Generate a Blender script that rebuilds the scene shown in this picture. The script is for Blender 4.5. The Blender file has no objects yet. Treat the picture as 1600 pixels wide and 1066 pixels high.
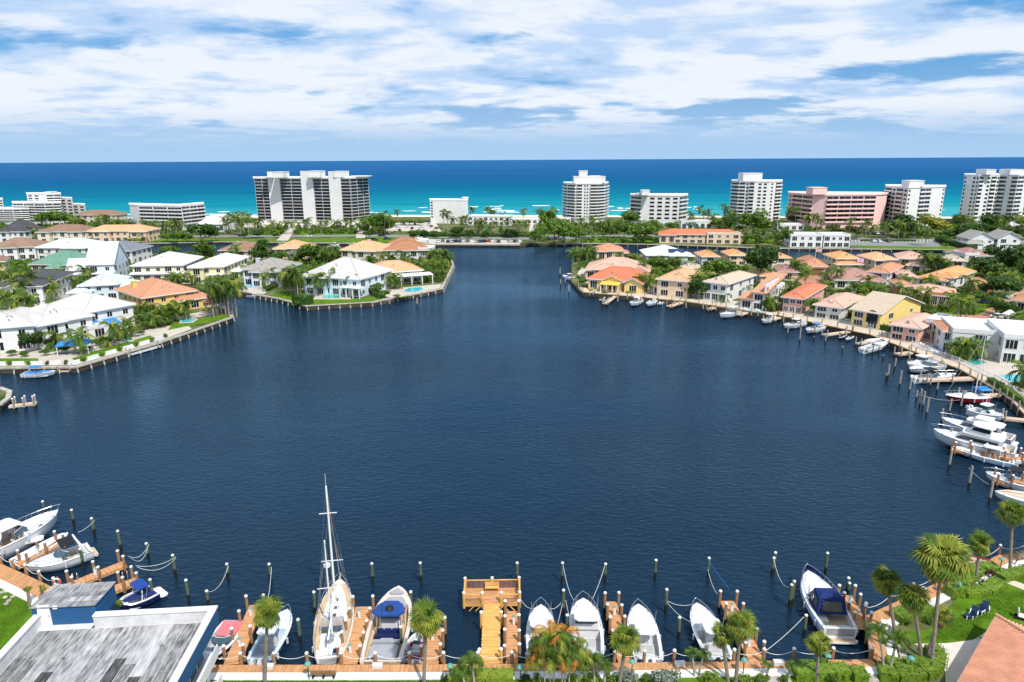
import bpy, bmesh, math, random
from mathutils import Vector, Matrix
random.seed(7)
S = bpy.context.scene
COL = S.collection
R = math.radians

# ---------------------------------------------------------------- camera
CAMH = 45.0
FPX = 1067.0
PITCH = math.atan(283.5/FPX)
ROLL = R(0.32)
Fv = Vector((0, math.cos(PITCH), -math.sin(PITCH)))
R0 = Vector((1, 0, 0)); U0 = Vector((0, math.sin(PITCH), math.cos(PITCH)))
Rv = R0*math.cos(ROLL) - U0*math.sin(ROLL)
Uv = R0*math.sin(ROLL) + U0*math.cos(ROLL)
cam = bpy.data.cameras.new('camera')
cam.sensor_width = 36.0; cam.lens = 36.0*FPX/1600.0
cam.clip_start = 1.0; cam.clip_end = 120000
cam_o = bpy.data.objects.new('camera', cam)
cam_o.matrix_world = Matrix(((Rv.x, Uv.x, -Fv.x, 0), (Rv.y, Uv.y, -Fv.y, 0), (Rv.z, Uv.z, -Fv.z, CAMH), (0, 0, 0, 1)))
COL.objects.link(cam_o); S.camera = cam_o

# ---------------------------------------------------------------- sky, sun, exposure
SUN_EL, SUN_AZ = 54.0, 150.0      # azimuth clockwise from the view direction (+y): behind the camera to the right
W = bpy.data.worlds.new('World'); S.world = W; W.use_nodes = True
def world():
    nt = W.node_tree; nt.nodes.clear(); N = nt.nodes.new; L = nt.links.new
    out = N('ShaderNodeOutputWorld'); bg = N('ShaderNodeBackground'); bg.inputs[1].default_value = 0.1
    L(bg.outputs[0], out.inputs[0])
    sky = N('ShaderNodeTexSky'); sky.sky_type = 'NISHITA'; sky.sun_disc = False
    sky.sun_elevation = R(SUN_EL); sky.sun_rotation = R(SUN_AZ); sky.air_density = 1.6; sky.dust_density = 0.2; sky.ozone_density = 4.0
    tc = N('ShaderNodeTexCoord'); sp = N('ShaderNodeSeparateXYZ'); L(tc.outputs['Generated'], sp.inputs[0])
    def m(op, a, b=None, c=None, clamp=False):
        n = N('ShaderNodeMath'); n.operation = op; n.use_clamp = clamp
        for i, v in enumerate((a, b, c)):
            if v is None: continue
            if isinstance(v, (int, float)): n.inputs[i].default_value = v
            else: L(v, n.inputs[i])
        return n.outputs[0]
    z = m('MAXIMUM', sp.outputs[2], 0.0)
    den = m('ADD', z, 0.13)
    u = m('DIVIDE', sp.outputs[0], den); v = m('DIVIDE', sp.outputs[1], den)
    def noise(scale, detail, off, rough=0.55, vs=1.0, dist=0.0):
        cb = N('ShaderNodeCombineXYZ'); L(u, cb.inputs[0]); L(m('ADD', m('MULTIPLY', v, vs), off), cb.inputs[1]); cb.inputs[2].default_value = off*1.7
        n = N('ShaderNodeTexNoise'); n.inputs['Scale'].default_value = scale; n.inputs['Detail'].default_value = detail
        n.inputs['Roughness'].default_value = rough; n.inputs['Distortion'].default_value = dist
        L(cb.outputs[0], n.inputs['Vector']); return n.outputs[0]
    def ramp(x, a, b):
        n = N('ShaderNodeMapRange'); n.interpolation_type = 'SMOOTHSTEP'; L(x, n.inputs[0]); n.inputs[1].default_value = a; n.inputs[2].default_value = b
        return n.outputs[0]
    n1 = noise(1.05, 9, 3.1, 0.52, 1.15, 0.25)
    n2 = noise(1.05, 9, 3.22, 0.52, 1.15, 0.25)     # the same field a step nearer: which side of a cloud looks down
    n3 = noise(0.33, 3, 6.2)
    n4 = noise(4.2, 8, 5.0, 0.62, 1.3)
    cov = m('ADD', m('ADD', n1, m('MULTIPLY', m('SUBTRACT', n3, 0.5), 0.55)), m('MULTIPLY', m('SUBTRACT', n4, 0.5), 0.22))
    mask = ramp(cov, 0.335, 0.455)
    mask = m('MULTIPLY', mask, ramp(sp.outputs[2], 0.012, 0.07))
    lit = ramp(m('ADD', m('ADD', m('MULTIPLY', m('SUBTRACT', n1, n2), 2.6), m('MULTIPLY', m('SUBTRACT', n4, 0.5), 1.0)), m('MULTIPLY', m('SUBTRACT', n1, 0.5), 0.8)), -0.26, 0.26)
    cc = N('ShaderNodeMixRGB'); cc.inputs[1].default_value = (4.9, 6.5, 8.9, 1); cc.inputs[2].default_value = (8.1, 8.6, 9.3, 1); L(lit, cc.inputs[0])
    # the clear sky between: the Nishita blue deepened, with the pale band of sea air above the horizon
    hz = ramp(sp.outputs[2], 0.12, -0.02)
    tint = N('ShaderNodeMixRGB'); tint.inputs[0].default_value = 0.72; L(sky.outputs[0], tint.inputs[1]); tint.inputs[2].default_value = (0.35, 3.1, 7.6, 1)
    mh = N('ShaderNodeMixRGB'); L(m('MULTIPLY', hz, 0.95), mh.inputs[0]); L(tint.outputs[0], mh.inputs[1]); mh.inputs[2].default_value = (4.0, 6.1, 8.6, 1)
    mx = N('ShaderNodeMixRGB'); L(m('MULTIPLY', mask, 0.96), mx.inputs[0]); L(mh.outputs[0], mx.inputs[1]); L(cc.outputs[0], mx.inputs[2])
    L(mx.outputs[0], bg.inputs[0])
world()
sun = bpy.data.lights.new('sun', 'SUN'); sun.energy = 4.8; sun.angle = R(0.5); sun.color = (1.0, 0.95, 0.87)
sun_o = bpy.data.objects.new('sun', sun); COL.objects.link(sun_o)
_d = Vector((math.sin(R(SUN_AZ))*math.cos(R(SUN_EL)), math.cos(R(SUN_AZ))*math.cos(R(SUN_EL)), math.sin(R(SUN_EL))))
sun_o.rotation_euler = _d.to_track_quat('Z', 'Y').to_euler(); sun_o.location = (0, 0, 200)
S.view_settings.view_transform = 'Standard'; S.view_settings.look = 'None'
S.view_settings.exposure = 0.12; S.view_settings.gamma = 1.0; S.view_settings.use_curve_mapping = False

# ---------------------------------------------------------------- pixel <-> place
def ray(px, py): return Fv*FPX + Rv*(px-800) - Uv*(py-533)
def G(px, py, z=0.0):
    d = ray(px, py); t = (z-CAMH)/d.z
    return Vector((d.x*t, d.y*t, z))
def proj(p):
    q = Vector(p) - Vector((0, 0, CAMH)); w = q.dot(Fv)
    return 800 + FPX*q.dot(Rv)/w, 533 - FPX*q.dot(Uv)/w
def scl(px, py, z=0.0):
    return FPX/((G(px, py, z)-Vector((0, 0, CAMH))).dot(Fv))
def zat(px, py, Y):
    d = ray(px, py); return CAMH + d.z/d.y*Y

# ---------------------------------------------------------------- mesh builder
class MB:
    def __init__(s): s.v = []; s.f = []; s.m = []
    def add(s, vs, fs, m=0):
        o = len(s.v); s.v += [tuple(v) for v in vs]
        for f in fs: s.f.append(tuple(i+o for i in f)); s.m.append(m)
        return s
    def box(s, x0, x1, y0, y1, z0, z1, m=0):
        return s.add([(x0,y0,z0),(x1,y0,z0),(x1,y1,z0),(x0,y1,z0),(x0,y0,z1),(x1,y0,z1),(x1,y1,z1),(x0,y1,z1)],
              [(0,3,2,1),(4,5,6,7),(0,1,5,4),(1,2,6,5),(2,3,7,6),(3,0,4,7)], m)
    def obox(s, c, u, hu, hv, z0, z1, m=0):
        u = Vector((u[0], u[1])).normalized(); v = Vector((-u.y, u.x)); c = Vector((c[0], c[1])); p = []
        for z in (z0, z1):
            for a, b in ((-1,-1),(1,-1),(1,1),(-1,1)):
                q = c + u*a*hu + v*b*hv; p.append((q.x, q.y, z))
        return s.add(p, [(0,3,2,1),(4,5,6,7),(0,1,5,4),(1,2,6,5),(2,3,7,6),(3,0,4,7)], m)
    def frus(s, a, b, m=0):      # a, b: (x0,x1,halfwidth at x0, halfwidth at x1, z at x0, z at x1)
        p = []
        for (x0, x1, w0, w1, za, zb) in (a, b):
            p += [(x0,-w0,za),(x1,-w1,zb),(x1,w1,zb),(x0,w0,za)]
        return s.add(p, [(0,3,2,1),(4,5,6,7),(0,1,5,4),(1,2,6,5),(2,3,7,6),(3,0,4,7)], m)
    def prism(s, poly, z0, z1, m=0, mt=None):
        n = len(poly); a = sum(poly[i][0]*poly[(i+1)%n][1]-poly[(i+1)%n][0]*poly[i][1] for i in range(n))
        if a < 0: poly = poly[::-1]
        vs = [(p[0],p[1],z0) for p in poly]+[(p[0],p[1],z1) for p in poly]
        s.add(vs, [(i,(i+1)%n,n+(i+1)%n,n+i) for i in range(n)]+[tuple(range(n-1,-1,-1))], m)
        return s.add([(p[0],p[1],z1) for p in poly], [tuple(range(n))], m if mt is None else mt)
    def tube(s, pts, r, n=6, m=0, r1=None, cap=True):
        pts = [Vector(p) for p in pts]; o = len(s.v); k = len(pts)
        for i, p in enumerate(pts):
            t = (pts[min(i+1,k-1)]-pts[max(i-1,0)]).normalized()
            a = t.cross(Vector((0,0,1)) if abs(t.z) < .9 else Vector((1,0,0))).normalized(); b = t.cross(a)
            rr = r if r1 is None else r+(r1-r)*i/(k-1)
            for j in range(n):
                q = p+(a*math.cos(2*math.pi*j/n)+b*math.sin(2*math.pi*j/n))*rr; s.v.append(tuple(q))
        for i in range(k-1):
            for j in range(n):
                s.f.append((o+i*n+j, o+i*n+(j+1)%n, o+(i+1)*n+(j+1)%n, o+(i+1)*n+j)); s.m.append(m)
        if cap:
            s.f.append(tuple(o+j for j in range(n))[::-1]); s.m.append(m)
            s.f.append(tuple(o+(k-1)*n+j for j in range(n))); s.m.append(m)
        return s
    def lathe(s, prof, n=10, c=(0,0), m=0):
        o = len(s.v)
        for r, z in prof:
            for j in range(n): s.v.append((c[0]+r*math.cos(2*math.pi*j/n), c[1]+r*math.sin(2*math.pi*j/n), z))
        for i in range(len(prof)-1):
            for j in range(n):
                s.f.append((o+i*n+j, o+i*n+(j+1)%n, o+(i+1)*n+(j+1)%n, o+(i+1)*n+j)); s.m.append(m)
        s.f.append(tuple(o+j for j in range(n))[::-1]); s.m.append(m)
        s.f.append(tuple(o+(len(prof)-1)*n+j for j in range(n))); s.m.append(m)
        return s
    def join(s, o, mat=None, mo=0):
        b = len(s.v)
        s.v += [tuple(mat @ Vector(v)) for v in o.v] if mat else o.v
        s.f += [tuple(i+b for i in f) for f in o.f]; s.m += [x+mo for x in o.m]
        return s
    def mesh(s, name, mats, smooth=False):
        me = bpy.data.meshes.new(name); me.from_pydata(s.v, [], s.f)
        if not isinstance(mats, (list, tuple)): mats = [mats]
        for x in mats: me.materials.append(x)
        me.polygons.foreach_set('material_index', s.m)
        if smooth: me.polygons.foreach_set('use_smooth', [True]*len(s.f))
        me.update(); return me
    def obj(s, name, mats, parent=None, smooth=False, **k): return link(name, s.mesh(name, mats, smooth), parent, **k)

def link(name, data, parent=None, loc=None, rz=None, scale=None, kind=None):
    o = bpy.data.objects.new(name, data); COL.objects.link(o)
    if parent: o.parent = parent
    if loc is not None: o.location = loc
    if rz is not None: o.rotation_euler = (0, 0, rz)
    if scale is not None: o.scale = scale if isinstance(scale, (tuple, list)) else (scale,)*3
    if kind: o['kind'] = kind
    return o
def tag(o, label, cat, group=None):
    o['label'] = label; o['category'] = cat
    if group: o['group'] = group
    return o
def thing(name, label, cat, loc=(0,0,0), rz=0.0, group=None):
    return tag(link(name, None, None, loc, rz), label, cat, group)
def copy_thing(src, loc, rz=0.0, scale=None):
    def cp(o, par):
        c = o.copy(); COL.objects.link(c); c.parent = par
        for ch in o.children: cp(ch, c)
        return c
    c = cp(src, None); c.location = loc; c.rotation_euler = (0, 0, rz)
    if scale is not None: c.scale = scale if isinstance(scale, (tuple, list)) else (scale,)*3
    return c

# ---------------------------------------------------------------- materials
_M = {}
def mat(name, rgb, rough=.75, var=.12, vs=.6, bump=0.0, bs=4.0, rv=0.0, spec=.3, stripes=None, metal=0.0, streak=None, rgb2=None):
    """diffuse colour with noise variation; rv = variation from object to object; stripes=(scale,axis,depth) fine relief"""
    if name in _M: return _M[name]
    m = bpy.data.materials.new(name); m.use_nodes = True; nt = m.node_tree; N = nt.nodes.new; L = nt.links.new
    b = nt.nodes['Principled BSDF']; b.inputs['Roughness'].default_value = rough; b.inputs['Specular IOR Level'].default_value = spec; b.inputs['Metallic'].default_value = metal
    tc = N('ShaderNodeTexCoord'); co = tc.outputs['Object']
    if var or rv or rgb2:
        n = N('ShaderNodeTexNoise'); n.inputs['Scale'].default_value = vs; n.inputs['Detail'].default_value = 5; L(co, n.inputs['Vector'])
        if streak: 
            mp = N('ShaderNodeMapping'); mp.inputs['Scale'].default_value = streak; L(co, mp.inputs[0]); L(mp.outputs[0], n.inputs['Vector'])
        mr = N('ShaderNodeMapRange'); L(n.outputs[0], mr.inputs[0]); mr.inputs[1].default_value = .3; mr.inputs[2].default_value = .7
        mx = N('ShaderNodeMixRGB'); L(mr.outputs[0], mx.inputs[0])
        c2 = rgb2 or [c*(1+var) for c in rgb]
        mx.inputs[1].default_value = [c*(1-var) for c in rgb]+[1]; mx.inputs[2].default_value = list(c2)+[1]
        o = mx.outputs[0]
        if rv:
            oi = N('ShaderNodeObjectInfo'); r = N('ShaderNodeMapRange'); L(oi.outputs['Random'], r.inputs[0]); r.inputs[3].default_value = 1-rv; r.inputs[4].default_value = 1+rv
            mm = N('ShaderNodeMixRGB'); mm.blend_type = 'MULTIPLY'; mm.inputs[0].default_value = 1; L(o, mm.inputs[1]); L(r.outputs[0], mm.inputs[2]); o = mm.outputs[0]
        L(o, b.inputs['Base Color'])
    else: b.inputs['Base Color'].default_value = list(rgb)+[1]
    h = None
    if stripes:
        w = N('ShaderNodeTexWave'); w.bands_direction = stripes[1]; w.inputs['Scale'].default_value = stripes[0]; L(co, w.inputs['Vector']); h = w.outputs[1]; d = stripes[2]
    elif bump:
        n2 = N('ShaderNodeTexNoise'); n2.inputs['Scale'].default_value = bs; n2.inputs['Detail'].default_value = 4; L(co, n2.inputs['Vector']); h = n2.outputs[0]; d = bump
    if h:
        bp = N('ShaderNodeBump'); bp.inputs['Distance'].default_value = d; L(h, bp.inputs['Height']); L(bp.outputs[0], b.inputs['Normal'])
    _M[name] = m; return m
def glassmat(name, rgb, rough=.08, spec=.6):
    return mat(name, rgb, rough, 0, spec=spec)

white = mat('white_stucco', (.67,.67,.66), .8, .05, .3)
offwhite = mat('off_white_stucco', (.58,.56,.53), .8, .06, .3)
whitep = mat('white_paint', (.69,.69,.69), .45, .04, .5)
gelcoat = mat('white_gelcoat', (.64,.645,.65), .18, .03, .5, spec=.5)
glass = glassmat('dark_glass', (.012,.016,.02))
glassb = glassmat('blue_grey_glass', (.05,.09,.12))
concrete = mat('pale_concrete', (.37,.34,.29), .85, .28, .8)
deckwood = mat('cedar_decking', (.49,.25,.115), .85, .30, 1.2, rv=.08, streak=(5,.5,1))
newwood = mat('new_yellow_pine', (.60,.34,.10), .8, .28, 1.2, streak=(5,.5,1))
postwood = mat('brown_post_wood', (.27,.15,.08), .85, .25, 2.0)
greywood = mat('weathered_grey_wood', (.30,.26,.21), .9, .25, 1.5)
wetwood = mat('wet_dark_wood', (.018,.016,.012), .5, .3, 3)
copperwood = mat('green_treated_wood', (.085,.115,.065), .8, .3, 2.5)
seawallm = mat('dark_wet_seawall', (.055,.042,.028), .8, .5, .35, bump=.1, bs=2)
grass = mat('lawn_grass', (.085,.17,.012), .95, .3, .55, bump=.06, bs=30, spec=.05)
soil = mat('garden_ground', (.055,.085,.02), .95, .45, .14, bump=.08, bs=5, spec=.05, rgb2=(.17,.18,.08))
sand = mat('beach_sand', (.66,.58,.46), .95, .1, .05)
asphalt = mat('grey_asphalt', (.20,.20,.20), .9, .15, .1)
pavers = mat('brick_pavers', (.40,.20,.13), .9, .15, .4, bump=.02, bs=10)
palepave = mat('pale_pavers', (.46,.41,.35), .9, .10, .5)
poolwater = mat('pool_water', (.03,.42,.50), .05, .15, .4, bump=.03, bs=1.5, spec=.5)
poolgreen = mat('green_pool_water', (.03,.36,.30), .05, .15, .4, bump=.03, bs=1.5, spec=.5)
navy = mat('navy_canvas', (.006,.02,.11), .8, .15, 2)
black = mat('black_canvas', (.012,.012,.015), .7, .1, 2)
chrome = mat('stainless_steel', (.62,.63,.65), .25, 0, metal=.9)
ropem = mat('white_rope', (.72,.71,.68), .9, 0)
rubber = mat('black_rubber', (.015,.015,.016), .6, 0)
teak = mat('teak_deck', (.50,.36,.22), .8, .1, 2, stripes=(6,'Y',.004))
# ================================================================ THE SETTING
LZ = 1.2
def poly_px(pts, z=LZ): return [tuple(G(x, y, z)[:2]) for x, y in pts]
from mathutils.geometry import tessellate_polygon
def ccw(p):
    n = len(p); return p[::-1] if sum(p[i][0]*p[(i+1)%n][1]-p[(i+1)%n][0]*p[i][1] for i in range(n)) < 0 else p
def fill(mb, p, z, m=0):
    tri = tessellate_polygon([[Vector((x, y, 0)) for x, y in p]]); fs = []
    for a, b, c in tri:
        ar = (p[b][0]-p[a][0])*(p[c][1]-p[a][1])-(p[c][0]-p[a][0])*(p[b][1]-p[a][1])
        fs.append((a, b, c) if ar > 0 else (a, c, b))
    return mb.add([(x, y, z) for x, y in p], fs, m)
EXC = []
def sheet(name, pts, m, z, kind='structure', px=True):
    if name in ('driveway','street','car_park','road','patio') and px: EXC.append(poly_px(pts, z))
    return fill(MB(), ccw(poly_px(pts, z) if px else list(pts)), z).obj(name, m, kind=kind)
def land(pts, extra=(), m=soil, z=LZ):
    p = ccw(poly_px(pts, z)+list(extra)); n = len(p); mb = MB(); fill(mb, p, z)
    mb.add([(x, y, -2.5) for x, y in p]+[(x, y, z) for x, y in p], [(i, (i+1)%n, n+(i+1)%n, n+i) for i in range(n)], 1)
    return mb.obj('ground', [m, seawallm], kind='structure')

# water: the lagoon, dark and wind-rippled
def water_mat(name, ocean=False):
    m = bpy.data.materials.new(name); m.use_nodes = True; nt = m.node_tree; N = nt.nodes.new; L = nt.links.new
    b = nt.nodes['Principled BSDF']; tc = N('ShaderNodeNewGeometry'); pos = tc.outputs['Position']
    b.inputs['IOR'].default_value = 1.33
    def nz(scale, detail, sx=1.0, sy=1.0, rot=0.0):
        mp = N('ShaderNodeMapping'); mp.inputs['Scale'].default_value = (sx, sy, 1); mp.inputs['Rotation'].default_value = (0, 0, rot); L(pos, mp.inputs[0])
        n = N('ShaderNodeTexNoise'); n.inputs['Scale'].default_value = scale; n.inputs['Detail'].default_value = detail; L(mp.outputs[0], n.inputs['Vector']); return n.outputs[0]
    if not ocean:
        nt.nodes.remove(b); out = [n for n in nt.nodes if n.type == 'OUTPUT_MATERIAL'][0]
        a = nz(1.7, 5, .5, 1.0, .25); c = nz(.32, 3, .6, 1.0, -.2); e = nz(.03, 4, .4, 1, .3); w = nz(.012, 3, .5, 1.6, .2)
        bp2 = N('ShaderNodeBump'); bp2.inputs['Distance'].default_value = .12; L(c, bp2.inputs['Height'])
        bp = N('ShaderNodeBump'); bp.inputs['Strength'].default_value = 1.0; L(a, bp.inputs['Height']); L(bp2.outputs[0], bp.inputs['Normal'])
        wr = N('ShaderNodeMapRange'); L(w, wr.inputs[0]); wr.inputs[1].default_value = .38; wr.inputs[2].default_value = .62; wr.inputs[3].default_value = .13; wr.inputs[4].default_value = .36; L(wr.outputs[0], bp.inputs['Distance'])   # wind lanes
        mx = N('ShaderNodeMixRGB'); mr = N('ShaderNodeMapRange'); L(e, mr.inputs[0]); mr.inputs[1].default_value = .35; mr.inputs[2].default_value = .65; L(mr.outputs[0], mx.inputs[0])
        mx.inputs[1].default_value = (.004, .013, .027, 1); mx.inputs[2].default_value = (.006, .019, .037, 1)
        df = N('ShaderNodeBsdfDiffuse'); L(mx.outputs[0], df.inputs[0]); L(bp.outputs[0], df.inputs['Normal'])
        gl = N('ShaderNodeBsdfGlossy'); gl.inputs['Color'].default_value = (.47, .74, 1.0, 1); gl.inputs['Roughness'].default_value = .04; L(bp.outputs[0], gl.inputs['Normal'])
        fr = N('ShaderNodeFresnel'); fr.inputs[0].default_value = 1.33; L(bp.outputs[0], fr.inputs['Normal'])
        ms = N('ShaderNodeMixShader'); L(fr.outputs[0], ms.inputs[0]); L(df.outputs[0], ms.inputs[1]); L(gl.outputs[0], ms.inputs[2]); L(ms.outputs[0], out.inputs[0])
    else:
        b.inputs['Roughness'].default_value = .6; b.inputs['Specular IOR Level'].default_value = .0
        sp = N('ShaderNodeSeparateXYZ'); L(pos, sp.inputs[0])
        big = nz(.0022, 6, .35, 1.0, .06); rip = nz(.02, 5, .3, 1.6)
        d = N('ShaderNodeMath'); d.operation = 'DIVIDE'; d.inputs[0].default_value = 600; L(sp.outputs[1], d.inputs[1])    # 1 at the shore .. 0 far out: the sea deepens
        ad = N('ShaderNodeMath'); ad.operation = 'MULTIPLY_ADD'; L(big, ad.inputs[0]); ad.inputs[1].default_value = .34; L(d.outputs[0], ad.inputs[2])
        ad2 = N('ShaderNodeMath'); ad2.operation = 'MULTIPLY_ADD'; L(rip, ad2.inputs[0]); ad2.inputs[1].default_value = .34; L(ad.outputs[0], ad2.inputs[2])
        sb = N('ShaderNodeMath'); sb.operation = 'SUBTRACT'; L(ad2.outputs[0], sb.inputs[0]); sb.inputs[1].default_value = .36
        cr = N('ShaderNodeValToRGB'); L(sb.outputs[0], cr.inputs[0]); e = cr.color_ramp.elements
        e[0].position = 0.0; e[0].color = (.022, .105, .245, 1); e[1].position = 1.0; e[1].color = (.04, .27, .31, 1)
        for p, c in ((.14, (.018, .090, .225)), (.30, (.010, .080, .20)), (.48, (.006, .100, .20)), (.66, (.006, .145, .225)), (.84, (.010, .20, .255))):
            q = e.new(p); q.color = c+(1,)
        L(cr.outputs[0], b.inputs['Base Color'])
        bp = N('ShaderNodeBump'); bp.inputs['Distance'].default_value = 1.5; L(nz(.06, 5, .4, 1.3), bp.inputs['Height']); L(bp.outputs[0], b.inputs['Normal'])
    return m
lagoon = water_mat('lagoon_water'); seam = water_mat('sea_water', True)
sheet('lagoon', [(-700, -60), (700, -60), (1000, 520), (-1000, 520)], lagoon, 0.0, px=False)
def ocean():
    mb = MB(); ys = [520, 900, 2000, 6000, 20000, 90000]
    for i in range(len(ys)-1):
        a, b = ys[i], ys[i+1]; mb.add([(-a*2.5,a,0),(a*2.5,a,0),(b*2.5,b,0),(-b*2.5,b,0)], [(0,1,2,3)])
    mb.obj('ocean', seam, kind='structure')
ocean()

SHORE_FAR = [(-260,386),(0,382),(120,381.5),(235,380.5),(340,378),(440,379),(520,380),(640,382),(812,383),(830,381),(870,381),(950,380.5),(1060,383),(1200,388),(1330,389),(1440,390),(1600,393),(1900,398)]
BEACH = [(1900,333),(1600,338),(1300,337.5),(1000,336),(800,335.5),(600,335),(300,337),(0,341),(-260,345)]
land(SHORE_FAR+[(x, y+1) for x, y in BEACH])
PEN_A = [(-200,577),(0,575.5),(118,574),(250,535.5),(362,496.5),(362,490),(345,481),(325,471),(262,464),(246,449),(232,445),(200,452),(168,457),(112,454),(60,448)]   # first peninsula, up to its canal
land([(-200,577),(0,575.5),(118,574),(250,535.5),(362,496.5),(360,489),(330,474),(260,466),(180,461),(118,453),(108,446)]+[(118,441),(200,440),(280,449),(330,452),(400,461),(435,467),(480,479),(580,473),(690,452),(708,415),(703,398),(672,392),(600,391),(540,393),(480,394.5),(400,397),(300,398.5),(240,396.5),(150,392),(0,391),(-260,394)])
PEN_R = [(903,395),(893,420),(896,445),(909,457),(987,464),(1072,472),(1135,482),(1240,498),(1360,524),(1425,549),(1500,578),(1575,621),(1600,652),(1650,715),(1680,780),(1660,840),(1600,870)]
land([(905,394),(893,415),(893,440),(903,451),(909,457),(987,464),(1072,472),(1135,482),(1240,498),(1360,524),(1425,549),(1500,578),(1575,621),(1604,652),(1640,700),(1660,760),(1650,815),(1601,859),(1562,866),(1532,880),(1462,911),(1353,962),(1372,1031),(1200,1033),(330,1041),(240,1010),(130,955),(84,918),(0,880),(-200,800)],
     [(-120,10),(260,10)]+poly_px([(2500,520),(2100,440),(1900,418),(1600,410),(1440,407),(1300,405.5),(1200,404),(1090,400),(1000,396.5),(940,393.5)]))
land([(-200,625),(-60,622),(0,607),(16,612),(14,622),(0,632),(-60,648),(-200,660)])
# beach, surf, lawns, roads
sheet('beach', [(x, y+0.9) for x, y in BEACH][::-1]+[(1900,337.5),(1600,342),(1300,341),(1000,339.5),(800,339),(600,339),(300,341),(0,345),(-260,349)], sand, LZ+.03)
random.seed(3)
foam = mat('sea_foam', (.8,.84,.85), .9, .1, .1)
fm = MB()
for k in range(60):
    x = random.uniform(-60, 1660) if k < 44 else random.choice([652,780,985,1080,1100])+random.uniform(-25,25)
    base = 331.5-.0035*(x-800)+ (3.5 if x < 500 else 0)
    y = base-random.choice([0,0,1.5,4,7.5,9])*random.uniform(.7,1.2)+random.uniform(-.6,.6); L_ = random.uniform(6,34)
    p0 = G(x, y); n = 9; up = []; dn = []
    wid = random.uniform(1.5,5.0); ln = L_/scl(x, y)
    for i in range(n+1):
        t = i/n; e = math.sin(math.pi*t)**.6*wid
        xx = p0.x+(t-.5)*ln; yy = p0.y+random.uniform(-.9,.9)
        up.append((xx, yy+e*random.uniform(.6,1.6), .25)); dn.append((xx, yy-e*random.uniform(.6,1.6), .12))
    fm.add(dn+up, [(i, i+1, n+2+i, n+1+i) for i in range(n)])
fm.obj('surf_foam', foam, kind='stuff')
asz = LZ+.06
sheet('lawn', [(0,379),(335,376.5),(440,377),(640,379),(640,374),(560,372),(440,373.5),(300,373.5),(0,377)], grass, LZ+.028)
sheet('lawn', [(375,368),(445,367),(440,361),(385,361)], grass, LZ+.028)
sheet('lawn', [(462,367),(560,367),(556,360.5),(470,360.5)], grass, LZ+.028)
sheet('lawn', [(570,373),(640,372),(820,374),(828,368),(640,366),(585,368)], grass, LZ+.028)
sheet('lawn', [(920,379),(990,379),(1040,380),(1040,374),(990,372),(918,372)], grass, LZ+.028)
sheet('lawn', [(1335,388),(1420,390.5),(1512,391.5),(1490,387.5),(1420,383.5),(1345,383.5)], grass, LZ+.028)
sheet('road', [(-200,378),(0,373.5),(300,370.2),(440,370.3),(560,369.5),(830,374.7),(1000,370.5),(1200,372),(1400,378),(1700,382),(1700,377),(1400,373),(1200,368),(1000,367),(840,368.5),(560,366.8),(440,367.6),(300,368),(0,371),(-200,375.5)], asphalt, asz)
sheet('car_park', [(640,381),(812,381.8),(816,376),(760,374.8),(640,373.5)], palepave, LZ+.09)
sheet('car_park', [(600,361),(690,362),(680,347),(622,347)], palepave, asz)
sheet('driveway', [(432,376),(450,376),(462,357),(450,357)], palepave, LZ+.09)
sheet('driveway', [(556,372),(570,372),(576,351),(560,351)], palepave, LZ+.09)
sheet('driveway', [(826,371),(843,371),(838,347),(828,347)], palepave, LZ+.09)
sheet('car_park', [(1320,383.5),(1470,386),(1462,374),(1335,372.5)], asphalt, LZ+.09)
sheet('car_park', [(380,356),(580,356),(580,349),(380,349)], palepave, asz)
for k in range(24):
    x = 1326+k*5.6; mbx = MB(); a = G(x, 382.8, 0); b = G(x-1.5, 377.5, 0)
    u = (b-a); mbx.obox(((a.x+b.x)/2, (a.y+b.y)/2), (u.x, u.y), u.length/2, .09, LZ+.098, LZ+.104); mbx.obj('painted_line', whitep, kind='structure')
# right peninsula paving and lawns
sheet('driveway', [(1236,452),(1296,452),(1306,431),(1262,427),(1240,434)], pavers, asz)
sheet('driveway', [(1470,493),(1540,526),(1600,535),(1600,505),(1552,498),(1558,481),(1600,462),(1600,450),(1555,474),(1530,492)], pavers, asz)
sheet('lawn', [(1430,478),(1470,490),(1520,497),(1552,482),(1540,474),(1500,482),(1450,472)], grass, LZ+.03)
sheet('street', [(1545,466),(1580,470),(1600,462),(1600,458)], concrete, LZ+.09)
sheet('patio', [(925,456),(987,462),(1072,470),(1135,479),(1180,486),(1170,474),(1120,466),(1040,458),(985,452),(930,448)], palepave, LZ+.03)
sheet('patio', [(1200,489),(1300,508),(1365,524),(1440,550),(1520,583),(1600,640),(1600,560),(1540,540),(1450,530),(1350,508),(1240,484)], palepave, LZ+.03)
# left peninsulas
sheet('patio', [(0,572),(118,570.5),(250,532.5),(300,514),(290,505),(200,520),(110,545),(0,548)], palepave, LZ+.03)
sheet('lawn', [(120,566),(180,549),(240,529),(235,524),(150,548),(112,560)], grass, LZ+.05)
sheet('lawn', [(0,568),(60,567),(60,560),(0,560)], grass, LZ+.05)
sheet('lawn', [(262,516),(358,497),(352,489),(318,498),(270,505)], grass, LZ+.035)
sheet('patio', [(262,503),(345,490),(340,482),(300,490),(262,495)], palepave, LZ+.05)
sheet('lawn', [(425,463),(480,476.5),(580,470.5),(640,463.5),(630,459),(560,466),(500,465),(470,457),(432,455)], grass, LZ+.035)
sheet('patio', [(378,456),(412,460),(425,450),(418,443),(386,446)], palepave, LZ+.05)
sheet('patio', [(488,468),(548,468),(552,455),(500,453)], palepave, LZ+.05)
sheet('patio', [(596,470),(688,450),(690,444),(600,452)], palepave, LZ+.04)
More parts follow.
